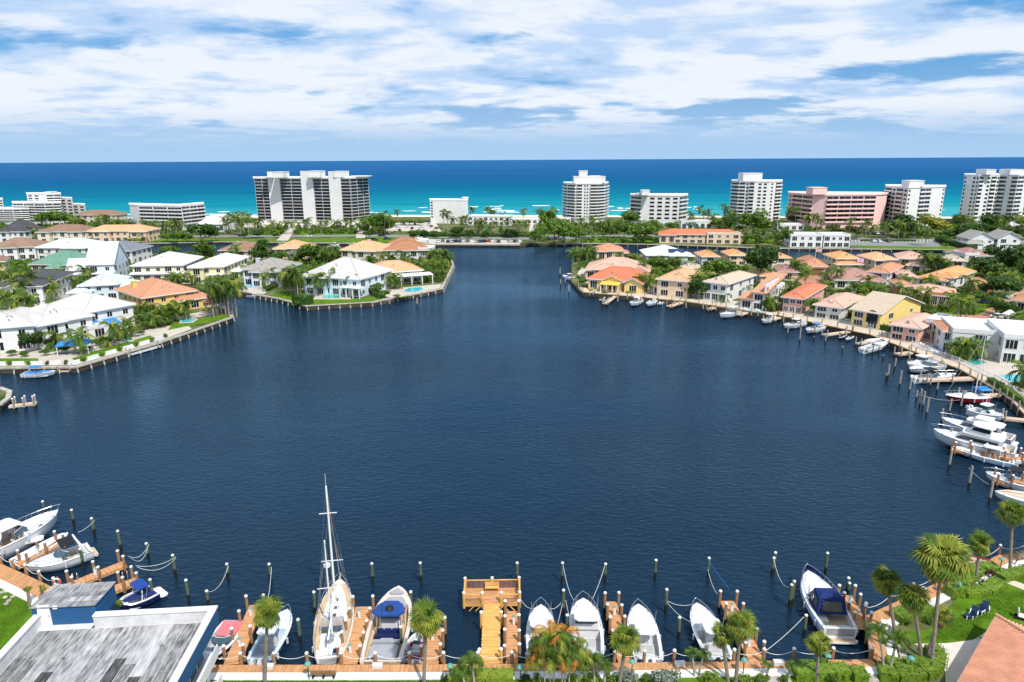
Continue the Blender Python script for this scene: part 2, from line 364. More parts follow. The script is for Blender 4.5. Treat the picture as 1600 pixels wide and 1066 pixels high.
sheet('patio', [(118,441),(200,440),(190,434),(125,434)], mat('terracotta_deck', (.55,.36,.24), .9, .1, .5), LZ+.04)
sheet('patio', [(208,441),(300,444),(300,436),(215,434)], palepave, LZ+.04)
sheet('street', [(0,437),(110,446),(160,460),(130,472),(60,500),(0,505)], concrete, LZ+.03)
sheet('patio', [(925,446),(912,440),(902,428),(908,418),(918,422),(922,436)], palepave, LZ+.04)
# foreground lawns and paths
sheet('lawn', [(-150,900),(8,898),(50,930),(72,948),(60,960),(0,1020),(-150,1100)], grass, LZ+.03)
sheet('path', [(-40,930),(0,924),(40,916),(43,919),(0,928),(-40,935)], concrete, LZ+.06)
for x, y in ((8,934),(14,939),(20,933),(10,944)):
    q = G(x, y, LZ); MB().lathe([(.24,LZ+.03),(.24,LZ+.08),(.22,LZ+.09)], 9, (q.x, q.y)).obj('stepping_stone', concrete, kind='structure')
sheet('lawn', [(330,1061),(700,1060),(1100,1056),(1400,1052),(1400,1200),(330,1200)], grass, LZ+.03)
sheet('lawn', [(1395,985),(1450,985),(1500,930),(1600,905),(1700,900),(1700,1010),(1600,980),(1540,985),(1520,1000),(1480,1005),(1428,1006)], grass, LZ+.035)
sheet('lawn', [(1470,918),(1520,888),(1600,880),(1700,880),(1700,905),(1600,905),(1500,932)], grass, LZ+.031)
sheet('path', [(1555,904),(1600,922),(1700,960),(1700,945),(1600,913),(1566,900)], mat('tan_path', (.55,.46,.36), .9, .1, .5), LZ+.06)
sheet('driveway', [(1428,1006),(1480,1005),(1520,1000),(1545,985),(1700,1010),(1700,1200),(1480,1200),(1477,1050),(1462,1022)], mat('pale_pink_pavers', (.56,.50,.44), .9, .08, 1.0), LZ+.045)
sheet('path', [(1198,1066),(1238,1066),(1226,1046),(1204,1048)], concrete, LZ+.06)
sheet('path', [(1345,1066),(1374,1066),(1366,1044),(1342,1046)], concrete, LZ+.06)
sheet('path', [(1402,1004),(1412,1003),(1420,1032),(1408,1034)], concrete, LZ+.06)
# ================================================================ BUILDINGS
LM = []          # landmarks for the labels of repeats: (x, y, phrase)
def lm(px, py, phrase): p = G(px, py, LZ); LM.append((p.x, p.y, phrase))
_mesh = {}
def cached(key, fn):
    if key not in _mesh: _mesh[key] = fn()
    return _mesh[key]
def window_mesh(w, h, fr=whitep, mull=1):
    """a frame 6 cm proud of the wall (front towards -y), mullions, no glass"""
    def mk():
        mb = MB(); t = .09
        mb.box(-w/2-t, w/2+t, -.06, .02, -t, 0); mb.box(-w/2-t, w/2+t, -.06, .02, h, h+t)
        mb.box(-w/2-t, -w/2, -.06, .02, 0, h); mb.box(w/2, w/2+t, -.06, .02, 0, h)
        for i in range(1, mull+1): x = -w/2+w*i/(mull+1); mb.box(x-.04, x+.04, -.055, .02, 0, h)
        return mb.mesh('window', fr)
    return cached(('win', round(w,2), round(h,2), fr.name, mull), mk)
def pane_mesh(w, h, g=glass):
    return cached(('pane', round(w,2), round(h,2), g.name), lambda: MB().box(-w/2, w/2, -.03, .015, 0, h).mesh('pane', g))
def add_window(par, x, y, z, rz, w, h, fr=whitep, g=glass, mull=1):
    o = link('window', window_mesh(w, h, fr, mull), par, (x, y, z), rz)
    link('pane', pane_mesh(w, h, g), o); return o
def hip_roof(mb, x0, x1, y0, y1, z, pitch=.40, ov=.7, m=0, mf=1):
    x0 -= ov; x1 += ov; y0 -= ov; y1 += ov; w = x1-x0; d = y1-y0; r = min(w, d)/2; h = r*pitch; f = .28
    mb.box(x0, x1, y0, y1, z-f*.4, z+f*.6, mf); z += f*.6+.003
    if w >= d: a, b = (x0+r, (y0+y1)/2), (x1-r, (y0+y1)/2)
    else: a, b = ((x0+x1)/2, y0+r), ((x0+x1)/2, y1-r)
    vs = [(x0,y0,z),(x1,y0,z),(x1,y1,z),(x0,y1,z),(a[0],a[1],z+h),(b[0],b[1],z+h)]
    fs = [(0,1,5,4),(1,2,5),(2,3,4,5),(3,0,4)] if w >= d else [(0,1,4),(1,2,5,4),(2,3,5),(3,0,4,5)]
    mb.add(vs, fs, m)
    for p, q in ((0,4),(3,4),(1,5),(2,5),(4,5)) if w >= d else ((0,4),(1,4),(2,5),(3,5),(4,5)):
        if (Vector(vs[p])-Vector(vs[q])).length > .3: mb.tube([vs[p], vs[q]], .14, 4, m, cap=False)
    return z+h
def gable_roof(mb, x0, x1, y0, y1, z, pitch=.5, ov=.5, m=0, mf=1, along='x', mw=2):
    if along == 'x':
        h = (y1-y0+2*ov)/2*pitch; ym = (y0+y1)/2; t = .22
        for s in (0, 1):
            ya = y0-ov if s == 0 else y1+ov
            vs = [(x0-ov,ya,z),(x1+ov,ya,z),(x1+ov,ym,z+h),(x0-ov,ym,z+h)]; vs += [(a,b,c+t) for a,b,c in vs]
            mb.add(vs, [(0,3,2,1),(0,1,5,4),(1,2,6,5),(2,3,7,6),(3,0,4,7)] if s == 0 else [(0,1,2,3),(0,4,5,1),(1,5,6,2),(2,6,7,3),(3,7,4,0)], mf)
            mb.add(vs[4:], [(0,1,2,3)] if s == 0 else [(0,3,2,1)], m)
        hh = (y1-y0)/2*pitch
        for x, o in ((x0, 1), (x1, 0)): mb.add([(x,y0,z),(x,y1,z),(x,ym,z+hh+ov*pitch*.9)], [(0,2,1) if o else (0,1,2)], mw)
    else:
        t = MB(); gable_roof(t, y0, y1, -x1, -x0, z, pitch, ov, m, mf, 'x', mw)
        mb.join(t, Matrix.Rotation(math.pi/2, 4, 'Z'))
def roofmat(name, rgb, st=3.0, var=.12):
    return mat(name, rgb, .85, var*1.5, 2.6, rv=.07, stripes=(st, 'Z', .05))
T_terra = roofmat('terracotta_tile', (.50,.24,.14)); T_orange = roofmat('orange_tile', (.60,.30,.13)); T_red = roofmat('coral_red_tile', (.55,.17,.09))
T_pink = roofmat('pink_tile', (.58,.36,.28)); T_peach = roofmat('peach_tile', (.62,.36,.20)); T_mauve = roofmat('mauve_tile', (.36,.20,.17))
T_white = roofmat('white_tile', (.64,.635,.62), var=.05); T_grey = roofmat('grey_tile', (.30,.28,.26)); T_dark = roofmat('dark_grey_shingle', (.075,.075,.082)); T_slate = roofmat('blue_grey_shingle', (.17,.19,.22))
T_brown = roofmat('brown_tile', (.26,.16,.11)); T_beige = roofmat('beige_tile', (.52,.42,.32)); T_green = roofmat('green_metal', (.13,.27,.20)); T_pblue = roofmat('pale_blue_metal', (.52,.64,.68)); T_rust = roofmat('rust_brown_tile', (.36,.17,.09))
T_greige = roofmat('pale_grey_tile', (.52,.50,.48))
w_cream = mat('cream_stucco', (.66,.60,.46), .85, .06, .3); w_yel = mat('yellow_stucco', (.68,.48,.15), .85, .06, .3); w_pyel = mat('pale_yellow_siding', (.70,.66,.36), .85, .05, .3)
w_peach = mat('peach_stucco', (.68,.50,.34), .85, .06, .3); w_orange = mat('orange_stucco', (.60,.27,.12), .85, .06, .3); w_pink = mat('pink_stucco', (.66,.36,.31), .85, .05, .3)
w_pblue = mat('pale_blue_siding', (.55,.65,.74), .85, .04, .3); w_lav = mat('pale_lavender_stucco', (.56,.59,.70), .85, .04, .3); w_brt = mat('bright_yellow_stucco', (.72,.55,.20), .85, .06, .3); w_salmon = mat('salmon_stucco', (.66,.37,.28), .85, .05, .3); w_beige = mat('beige_stucco', (.60,.53,.42), .85, .06, .3)
SH = 3.0
def frame_of(A, B, C=None, z=LZ):
    a, b = G(*A, z), G(*B, z); w = (b-a).length
    if C is None: u = (b-a).normalized(); d = None
    else:
        v = G(*C, z)-b; d = v.length; v.normalize(); u = Vector((v.y, -v.x, 0)); w = abs((b-a).dot(u)); a = b-u*w
    return a, math.atan2(u.y, u.x), w, d
def volume(t, x0, x1, y0, y1, z0, h, wall, roof, rtype, pitch=.40, ov=.7, win=True, wn=None, door=True, fr=whitep, g=glass, walln='wall', sides='fblr', st=None):
    w, d = x1-x0, y1-y0
    MB().box(x0, x1, y0, y1, z0-.3, z0+h).obj(walln, wall, t)
    zt = z0+h
    if roof is not None:
        mb = MB()
        if rtype == 'hip': zt = hip_roof(mb, x0, x1, y0, y1, zt, pitch, ov)
        elif rtype == 'gable': gable_roof(mb, x0, x1, y0, y1, zt+.002, pitch, ov)
        elif rtype == 'gabley': gable_roof(mb, x0, x1, y0, y1, zt+.002, pitch, ov, along='y')
        elif rtype == 'flat':
            mb.box(x0-.12, x1+.12, y0-.12, y0+.22, zt-.25, zt+.75); mb.box(x0-.12, x1+.12, y1-.22, y1+.12, zt-.25, zt+.75)
            mb.box(x0-.12, x0+.22, y0+.22, y1-.22, zt-.25, zt+.75); mb.box(x1-.22, x1+.12, y0+.22, y1-.22, zt-.25, zt+.75); mb.box(x0+.2, x1-.2, y0+.2, y1-.2, zt, zt+.12)
        elif rtype == 'shed':
            mb.add([(x0-ov,y0-ov,zt),(x1+ov,y0-ov,zt),(x1+ov,y1+.1,zt+d*pitch),(x0-ov,y1+.1,zt+d*pitch)]+[(x0-ov,y0-ov,zt+.2),(x1+ov,y0-ov,zt+.2),(x1+ov,y1+.1,zt+d*pitch+.2),(x0-ov,y1+.1,zt+d*pitch+.2)], [(0,3,2,1),(4,5,6,7),(0,1,5,4),(1,2,6,5),(2,3,7,6),(3,0,4,7)])
        mb.obj('roof', [roof, whitep, wall], t)
    if win:
        n = st or max(1, round(h/SH)); sh = h/n
        for side in sides:
            L_ = w if side in 'fb' else d
            k = wn or max(1, int(L_/3.6))
            for s in range(n):
                for i in range(k):
                    u = (i+.5)/k
                    big = (s == 0 and door and side == 'f') or (i+s) % 3 == 1
                    ww = min(L_/k*.72, 2.3 if big else 1.3); hh = sh*(.66 if big else .44); zz = z0+s*sh+(.16 if big else .30)*sh
                    if side == 'f': p = (x0+u*w, y0-.005, 0)
                    elif side == 'b': p = (x0+u*w, y1+.005, math.pi)
                    elif side == 'l': p = (x0-.005, y0+u*d, -math.pi/2)
                    else: p = (x1+.005, y0+u*d, math.pi/2)
                    add_window(t, p[0], p[1], zz, p[2], ww, hh, fr, g, 2 if big else 1)
    return zt
def house(label, A, B, C=None, d=15, st=2, wall=white, roof=T_white, rt='hip', wings=(), chim=None, cat='house', name='house', pitch=.40, lmk=None, h=None, **kw):
    a, rz, w, dd = frame_of(A, B, C); d = dd or d
    t = thing(name, label, cat, a, rz)
    H = h or st*SH
    volume(t, 0, w, 0, d, 0, H, wall, roof, rt, pitch, st=max(1, round(st)), **kw)
    if not wings and rt == 'hip' and name == 'house' and w > 9:       # a projecting bay with its own hip breaks the plain box
        wr = random.Random(int(abs(a.x)*7+a.y)); u0 = wr.choice([.04,.1,.5,.56]); u1 = u0+wr.uniform(.34,.42)
        wings = ((u0, u1, -1.5, d*.42, (H-.06)/SH, 'hip'),)+(((.97, 1.22, d*.30, d*.85, min(H*.62, 3.0)/SH, 'hip'),) if wr.random() < .5 else ())
    for wg in wings:       # (u0,u1,y0,y1,storeys,roof type, wall, roof)
        u0, u1, y0, y1, s, r2 = wg[:6]; wl = wg[6] if len(wg) > 6 and wg[6] else wall; rf = wg[7] if len(wg) > 7 and wg[7] else roof
        volume(t, u0*w, u1*w, y0, y1, 0, s*SH, wl, rf, r2, pitch, **kw)
    if rt == 'hip' and d > 9:
        vr = random.Random(int(a.x*10)); vm = cached(('vent',), lambda: MB().lathe([(.13,-.2),(.13,.45),(.2,.46),(.2,.56)], 7).mesh('roof_vent', mat('vent_grey', (.30,.30,.30), .6, .1, 1)))
        for i in range(3):
            f = vr.uniform(.12,.32); x = w*vr.uniform(.38,.62); y = f*min(w, d); link('roof_vent', vm, t, (x, y, H+.17+(y+.7)*pitch))
    if chim:
        cx, cy = chim[0]*w, chim[1]*d; z1 = H+chim[2]
        MB().box(cx-.6, cx+.6, cy-.5, cy+.5, H, z1).box(cx-.75, cx+.75, cy-.65, cy+.65, z1, z1+.25).obj('chimney', wall, t)
    if lmk: q = Vector((a.x, a.y, 0))+Matrix.Rotation(rz, 3, 'Z') @ Vector((w/2, d/2, 0)); LM.append((q.x, q.y, lmk))
    t['_w'] = w; t['_d'] = d
    return t
def porch(t, x0, x1, y0, y1, z, roof, n=4, post=whitep, slope=.6, name='porch_roof'):
    """a lean-to roof on posts in front of a wall (y0 outer edge)"""
    mb = MB(); mb.add([(x0,y0,z-slope),(x1,y0,z-slope),(x1,y1,z),(x0,y1,z),(x0,y0,z-slope+.18),(x1,y0,z-slope+.18),(x1,y1,z+.18),(x0,y1,z+.18)], [(0,3,2,1),(4,5,6,7),(0,1,5,4),(1,2,6,5),(2,3,7,6),(3,0,4,7)])
    mb.obj(name, roof, t); pm = MB().box(-.14,.14,-.14,.14,0,z-slope+.05).mesh('post', post)
    for i in range(n): link('post', pm, t, (x0+.3+(x1-x0-.6)*i/max(1,n-1), y0+.3, 0))
# ------------------------------------------------ towers
def facade(t, o, pa, pb, z0, z1, n, spec, wall, rail=None, depth=1.1, g=glass):
    """one facet from pa to pb (world xy): spec = [(type, share)]; s solid, w window, W band, b balcony, p pier"""
    rail = rail or wall; pa = Vector(pa); pb = Vector(pb); L_ = (pb-pa).length; u = (pb-pa)/L_; rz = math.atan2(u.y, u.x); nv = Vector((u.y, -u.x))
    tot = sum(q[1] for q in spec); fh = (z1-z0)/n; x = 0.0
    for ty, sh, *ex in spec:
        w = L_*sh/tot; c = pa+u*(x+w/2); x += w
        if ty == 's': continue
        if ty == 'p':
            MB().box(-w/2, w/2, -depth-.25, 0, -.3, z1+(ex[0] if ex else .9)).obj('pier', wall, t, loc=(c.x-o.x, c.y-o.y, 0), rz=rz); continue
        for k in range(n):
            zz = z0+k*fh
            if ty == 'w': ww, hh, oz = w*.62, fh*.50, fh*.26
            elif ty == 'W': ww, hh, oz = w*.97, fh*.52, fh*.36
            elif ty == 'g': ww, hh, oz = w*.97, fh*.80, fh*.12
            else: ww, hh, oz = w*.94, fh*.74, fh*.12
            def mk(ww=ww, hh=hh, ty=ty):
                mb = MB(); mb.box(-ww/2, ww/2, -.05, .01, 0, hh, 0)
                kk = max(1, int(ww/2.6))
                for i in range(kk+1): xx = -ww/2+ww*i/kk; mb.box(xx-.06, xx+.06, -.09, .01, 0, hh, 1)
                return mb.mesh('window', [g, glassb if ty == 'g' else whitep])
            link('window', cached(('tw', round(ww,2), round(hh,2), g.name, ty == 'g'), mk), t, (c.x-o.x, c.y-o.y, zz+oz), rz)
            if ty in 'bWg':
                dp = depth if ty == 'b' else .5 if ty == 'g' else .35
                def mk2(w=w, dp=dp, fh=fh, ty=ty):
                    mb = MB(); hs = .07 if ty == 'g' else .12; mb.box(-w/2+.05, w/2-.05, -dp, 0, -hs, hs)
                    hr = fh*.34
                    if ty == 'g':
                        for i in range(2): xx = -w/2+.1+(w-.2)*i; mb.box(xx-.06,xx+.06,-dp,-dp+.1,.07,fh-.07)
                        return mb.mesh('balcony', rail)
                    mb.box(-w/2+.05, w/2-.05, -dp-.02, -dp+.12, .12, hr)
                    if ty == 'b': mb.box(-w/2+.05, -w/2+.17, -dp+.12, 0, .12, hr); mb.box(w/2-.17, w/2-.05, -dp+.12, 0, .12, hr)
                    return mb.mesh('balcony', rail)
                link('balcony', cached(('bal', round(w,2), round(dp,2), round(fh,2), ty, rail.name), mk2), t, (c.x-o.x, c.y-o.y, zz), rz)
def tower(label, pts, ytop, n, specs, wall=white, deep=18, cat='tower', name='apartment_tower', ground=3.6, tops=(), t=None, rail=None, lmk=None, g=glass, depth=1.1, ledge=True):
    """pts: ground pixels of the visible corners, left to right; ytop: picture height of the roof at the nearest corner"""
    pts = [(800+(x-800)*(1-(y-ytop)/4300), y) for x, y in pts]     # given at roof height; the foot stands a little further in
    P = [G(x, y, LZ) for x, y in pts]; near = min(P, key=lambda p: p.y); i = P.index(near)
    z1 = zat(pts[i][0], ytop, near.y)-LZ
    o = Vector((near.x, near.y, LZ)) if t is None else t.location.copy()
    if t is None: t = thing(name, label, cat, o)
    kr, kl = 1+deep/P[-1].y, 1+deep/P[0].y; back = [(P[-1].x*kr, P[-1].y*kr), (P[0].x*kl, P[0].y*kl)]
    loop = [(p.x-o.x, p.y-o.y) for p in P]+[(b[0]-o.x, b[1]-o.y) for b in back]
    MB().prism(loop, -.5, z1).obj('wall', wall, t)
    if ledge:
        cx = sum(p[0] for p in loop)/len(loop); cy = sum(p[1] for p in loop)/len(loop)
        big = [(cx+(x-cx)*1.025, cy+(y-cy)*1.025) for x, y in loop]
        MB().prism(big, z1+.004, z1+.8).obj('roof', wall, t)
    for j, sp in enumerate(specs):
        if sp: facade(t, o, P[j][:2], P[j+1][:2], ground, z1-.3, n, sp, wall, rail, depth, g)
    if not specs or len(specs) < len(P): 
        facade(t, o, (P[-1].x, P[-1].y), back[0], ground, z1-.3, n, [('w',1)]*4, wall, rail, depth, g)
        facade(t, o, back[1], (P[0].x, P[0].y), ground, z1-.3, n, [('w',1)]*4, wall, rail, depth, g)
    for (x0, x1, yt, dy, dp) in tops:
        Y = near.y+dy; py = (ytop+yt)/2
        xa = ray(x0, py); xb = ray(x1, py); X0 = xa.x/xa.y*Y; X1 = xb.x/xb.y*Y; zt = zat((x0+x1)/2, yt, Y)-LZ
        b = MB().box(X0-o.x, X1-o.x, dy+near.y-o.y, dy+near.y-o.y+dp, z1+.79, zt).box(X0-o.x-.2, X1-o.x+.2, dy+near.y-o.y-.2, dy+near.y-o.y+dp+.2, zt, zt+.35)
        b.obj('penthouse', wall, t)
    if lmk: LM.append((near.x, near.y, lmk))
    return t
b_ = ('b', 1)
# twin dark-glass slab with three white piers
T1 = tower('wide dark glass condominium slab with three tall white blank piers', [(398,350.5),(547,353),(575,349)], 279, 13,
   [[('g',13),('g',12),('p',20,4.9),('g',18.5),('g',18.5),('p',20,5.3),('g',13.5),('g',13.5),('p',19,5.1),('g',15)], [('g',1),('g',1),('g',1)]], deep=22, lmk='the dark glass slab tower', rail=mat('pale_balcony_slab', (.55,.53,.52), .7, .1, .5),
   tops=[(409,424,277.5,6,10),(425,442,269.5,.3,14),(481,500,268,.3,14),(521,538,268.5,.3,14),(545,574,276,5,16)])
tower('plain white block with three small windows and a taller right end', [(672,349),(731,350)], 314, 6, [[('w',4),('s',30),('s',10)]], deep=14, cat='apartment block', name='apartment_block', tops=[(710,721,312,3,6),(722,731,309.5,1,8)], lmk='the plain white beach block')
T2 = tower('white round fronted tower with dark window bands and stepped top', [(881,344.5),(887,347.5),(900,349),(932,349),(945,347.5),(950.5,344.5)], 288, 11,
   [[('b',1)], [('b',1)], None, [('b',1)], [('b',1)]], deep=10, tops=[(897,946,276.5,4,9),(905,918,267.5,5,5),(921,938,275.5,6,5)], lmk='the round fronted tower')
facade(T2, T2.location, G(900,349,LZ)[:2], G(932,349,LZ)[:2], 3.6, zat(900,288,G(900,349,LZ).y)-LZ-.3, 11, [('b',.8),('s',.2),('w',.35),('w',.35),('s',.2),('b',1)], white)
tower('white six storey block with open left balconies and a stair tower', [(986,350),(1003,352),(1062,353),(1074,350.5)], 307, 6, [[('b',1)], [('s',.9),('w',1),('w',1),('w',1),('w',1)], [('b',.4),('b',.4)]], deep=13, cat='apartment block', name='apartment_block', tops=[(1003,1015,298,0,6),(995,1003,303,4,5)], lmk='the white six storey block')
tower('white bow fronted tower with small square penthouse on its roof', [(1144,351),(1156,353),(1180,354),(1205,354),(1222,352)], 284.5, 11,
   [[('b',1)], [('b',.7),('w',.4),('b',.6)], [('s',.2),('w',.4),('w',.4),('s',.2)], [('w',.5),('s',.3),('b',1)]], deep=16, tops=[(1161,1191,271.5,4,10)], lmk='the bow fronted tower', depth=.8)
w_pinkb = mat('rose_pink_stucco', (.80,.53,.50), .85, .05, .3)
FP = tower('long rose pink balcony block with a square stair tower', [(1233,350),(1271,356),(1292,357),(1370,356),(1386,353)], 306, 6,
   [[('w',.35),('b',1),('b',1)], None, [('b',1),('b',1),('b',1),('b',1)], [('s',1)]], wall=w_pinkb, deep=14, cat='apartment block', name='apartment_block', tops=[(1270,1292,294,0,10)], lmk='the rose pink block')
tower('white tower with dark left side and plain front stripes', [(1384,350),(1420,357),(1477,353)], 294.5, 8, [[('b',.8),('w',.5),('b',.8),('w',.5)], [('w',.22),('s',.7),('b',.45),('b',.45),('s',.9),('w',.2)]], deep=16, tops=[(1421,1444,283,4,9)], lmk='the white striped tower', depth=.7)
tower('tall white tower at the right end with many window columns', [(1508,350),(1531,353),(1563,352),(1592,354),(1640,350)], 275, 11,
   [[('w',.3),('s',.6),('w',.4),('w',.3)], [('b',.5),('s',.3),('w',.5),('b',.6),('w',.3)], [('W',.8),('s',.5),('b',.7)], [('W',.6),('s',.4),('b',.7),('W',.6),('b',.7)]], deep=20, tops=[(1541,1556,265.5,3,10),(1578,1600,265.5,4,10)], lmk='the tall right hand tower', depth=.7)
# stepped condominium at the left
I1 = tower('white stepped condominium with terraces and dark balcony openings', [(-40,351),(20,352),(45,351)], 327.5, 5, [[('b',1)]*4, [('b',1),('b',1)]], deep=12, cat='apartment block', name='apartment_block', lmk='the stepped white condominium')
tower('', [(20,350),(70,351),(95,350)], 318, 6, [[('b',1)]*3, [('b',1),('b',1)]], deep=12, t=I1)
tower('', [(42,348),(72,349),(95,348)], 304, 9, [[('w',1),('w',1),('s',1)], [('b',1),('b',1)]], deep=12, t=I1, tops=[(70,81,300.5,2,6)])
tower('', [(94,347),(113,348)], 311, 6, [[('w',1),('w',1)]], deep=12, t=I1); tower('', [(113,346),(133,347)], 321, 4, [[('w',1),('w',1)]], deep=12, t=I1)
tower('tall white terraced tower cut off by the left picture edge', [(-60,349),(4,350)], 312, 8, [[('b',1),('b',1),('b',1)]], deep=12)
J1 = tower('white five storey block with open gallery floors and angled end', [(203,356.5),(217,358),(284,360)], 323, 5, [[('s',1)], [('b',1),('b',1),('b',1)]], deep=15, cat='apartment block', name='apartment_block', lmk='the white gallery block', depth=1.0)
tower('', [(284,359.5),(319,355)], 322, 5, [[('b',1),('b',1),('b',1)]], deep=12, t=J1, depth=1.0)
house('low white flat roofed motel wing with two dark bays', (731,352), (796,353), d=10, st=2, rt='flat', roof=white, cat='motel', lmk='the low white motel')
house('long low white beach pavilion with flat roofs', (797,350), (892,350), d=9, st=1, rt='flat', roof=white, cat='pavilion', name='pavilion')
house('white sloping roofed hall behind round clipped trees', (310,362), (352,362), d=22, st=1, rt='shed', roof=T_white, cat='hall', name='hall', pitch=.22, h=4.5, lmk='the white sloping roofed hall')
house('flat roofed white garage building beside the pink block', (1214,360), (1256,360), d=10, st=1, rt='flat', roof=white, cat='garage', name='garage')
h = house('white arcade with arched openings near the beach', (1064,357), (1112,357), d=7, st=1, rt='flat', roof=white, cat='arcade', name='arcade', win=False, h=4.4)
for i in range(5):
    w = h['_w']; am = MB(); r = w/5*.33; pr = [(-r,0),(r,0)]+[(r*math.cos(a), 2.0+r*.8*math.sin(a)) for a in [math.pi*k/8 for k in range(9)]]
    am.add([(x,-.04,z) for x, z in pr], [tuple(range(len(pr)))]); am.add([(x,0.02,z) for x, z in pr]+[(x,-.04,z) for x, z in pr], [(j,(j+1)%len(pr),len(pr)+(j+1)%len(pr),len(pr)+j) for j in range(len(pr))]); link('arch', am.mesh('arch', glassb), h, (w*(i+.5)/5, -.01, .1))
# island houses
house('white mansion with dark mansard roof and arched dormer', (2,379), (41,379), d=16, st=2, roof=T_dark, rt='hip', pitch=.8, lmk='the dark roofed white mansion', chim=(.2,.4,4.5))
house('long cream mansion under brown tile hip roofs', (62,379.3), (137,378.7), d=15, st=2, wall=w_cream, roof=T_brown, wings=((.05,.3,-3,4,2,'hip'),(.7,.95,-2,4,2,'hip')), lmk='the long cream mansion')
house('peach coloured two storey mansion with terracotta hip roof', (138,378.6), (234,377.8), d=13, st=2, wall=w_peach, roof=T_peach, wings=((.12,.4,-2,4,2,'hip'),(.72,.98,-1.5,5,1.9,'hip')), lmk='the peach mansion')
house('tan villa roofs showing above trees before the sea', (120,349), (183,349), d=14, st=2, wall=w_beige, roof=T_brown, wings=((.2,.5,-2,4,2,'hip'),))
house('red tile roofed townhouse row on the far seawall', (1030,379.5), (1158,381.5), d=12, st=2, h=4.6, pitch=.34, wall=w_peach, roof=T_red, wings=((.0,.2,-1.5,4,1.45,'hip'),(.58,.98,-1,6,1.75,'flat',None,w_cream)), lmk='the red roofed townhouses', cat='townhouses')
house('white modern flat roofed villa with dark window bays by water', (1234,386.7), (1284,387), d=11, st=2, rt='flat', roof=white, lmk='the flat roofed white villa', wn=4)
house('white flat roofed villa with pale curtains, next along right', (1286,387), (1327,387.3), d=11, st=2, rt='flat', roof=white, wn=4)
house('white cottage with brown grey gable, left one of two', (1512,389), (1551,389.5), d=12, st=1.6, roof=T_grey, rt='gabley', pitch=.55, wings=((-.12,.5,-2,5,1,'hip'),), lmk='the white gabled cottages')
house('white cottage with brown grey gable, right one of two', (1557,389.5), (1592,390), d=12, st=1.8, roof=T_grey, rt='gabley', pitch=.55)
# left peninsulas
house('white villa with brown tile roof at the left edge', (-14,408), (58,406), d=16, st=2, roof=T_brown, wings=((.35,.65,-2,5,2,'hip'),), lmk='the brown roofed villa')
house('white house under a wide pale blue hip roof', (61,408), (148,408), d=15, st=2, roof=T_pblue, wall=white, lmk='the pale blue hip roofed house')
house('white house with charcoal roof and pink entrance parapet', (159,412), (208,413.5), (239,405), st=2, roof=T_slate, wings=((.25,.72,-.8,2,2.25,'flat',offwhite,white),), lmk='the charcoal roofed white house')
house('peach house fragment at the left picture edge', (-30,441), (12,438), d=12, st=2.4, wall=w_peach, roof=T_brown, cat='house')
house('low beige house with green metal roof and chimney', (50,427), (120,428), d=17, st=1, wall=w_beige, roof=T_green, wings=((.5,.8,-3,3,.9,'hip'),(-.12,.3,3,10,1.0,'hip')), chim=(.06,.5,3.5), h=3.6, pitch=.5, lmk='the green roofed house')
h6 = house('pale blue cottage with steep white gable roof and porch', (146,436.5), (181,438), (203,428), st=2, wall=w_pblue, roof=T_white, rt='gable', pitch=.95, wings=((-.75,.1,.5,8,1.35,'gable'),), lmk='the steep gabled blue cottage', ov=.5)
porch(h6, -.85*h6['_w'], 1.05*h6['_w'], -2.8, 0, 3.4, T_white, 8)
house('cream house with white hip roof and tall french windows', (217,438), (289,439), (318,425), st=2, wall=w_cream, roof=T_white, pitch=.36, wings=((.0,1.0,-1.6,0,1,'shed'),), lmk='the cream french windowed house')
h8 = house('pale yellow house with white roof and balcony porch', (308,439), (352,442), (388,425), st=2, wall=w_pyel, roof=T_white, pitch=.36, lmk='the pale yellow house')
porch(h8, .55*h8['_w'], 1.0*h8['_w'], -2.5, 0, 3.3, T_white, 4, slope=.1)
house('white house with broad charcoal roof and front gable', (8,473), (70,476), (118,453), st=2, roof=T_dark, pitch=.36, wings=((.35,.75,-1.5,5,2,'gabley'),), lmk='the broad charcoal roofed house')
house('pale blue house with pale metal hip roofs', (128,470), (186,467), d=15, st=1.6, wall=w_pblue, roof=T_pblue, wings=((-.25,.3,-2,8,1,'hip'),(.8,1.5,1,10,1.2,'hip')), lmk='the pale blue metal roofed house')
hA = house('big white waterfront house with pale grey tile hip roofs', (62,546), (148,528), d=15, st=2, roof=T_greige, pitch=.46, wings=((1.02,2.0,4,22,2,'hip'),(.86,1.25,-1.5,5,1,'flat',white,white),(.0,.45,-1.6,9,2,'hip')), lmk='the big white waterfront house', h=5.8)
house('white house wing with pale tile roof at left edge', (-22,553), (60,546), d=17, st=2, roof=T_greige, lmk='the white wing at the left edge', wings=((.1,.5,3,9,2.5,'hip'),))
am = mat('bright_blue_awning', (.03,.20,.55), .8, .08, 1)
mb = MB(); w = hA['_w']
mb.add([(1.15*w,1.0,2.6),(1.6*w,1.0,2.6),(1.6*w,3.98,3.5),(1.15*w,3.98,3.5),(1.15*w,1.0,2.4),(1.6*w,1.0,2.4)], [(0,1,2,3),(4,5,1,0),(0,3,4),(1,5,2)]); mb.obj('awning', am, hA)
hY = house('yellow villa with terracotta hip roof and round tower pavilion', (226,493), (309,480), d=20, h=5.2, st=2, wall=w_yel, roof=T_terra, pitch=.42, wings=((.55,1.25,-2.0,7,1.0,'hip'),(-.05,.2,-2,6,.9,'hip')), chim=(.15,.6,3.2), lmk='the yellow villa')
q = G(339,486,LZ); lp = hY.matrix_world.inverted() if False else Matrix.Rotation(-hY.rotation_euler.z, 4, 'Z') @ Matrix.Translation(-Vector((hY.location.x, hY.location.y, LZ)))
c = lp @ Vector((q.x, q.y, LZ))
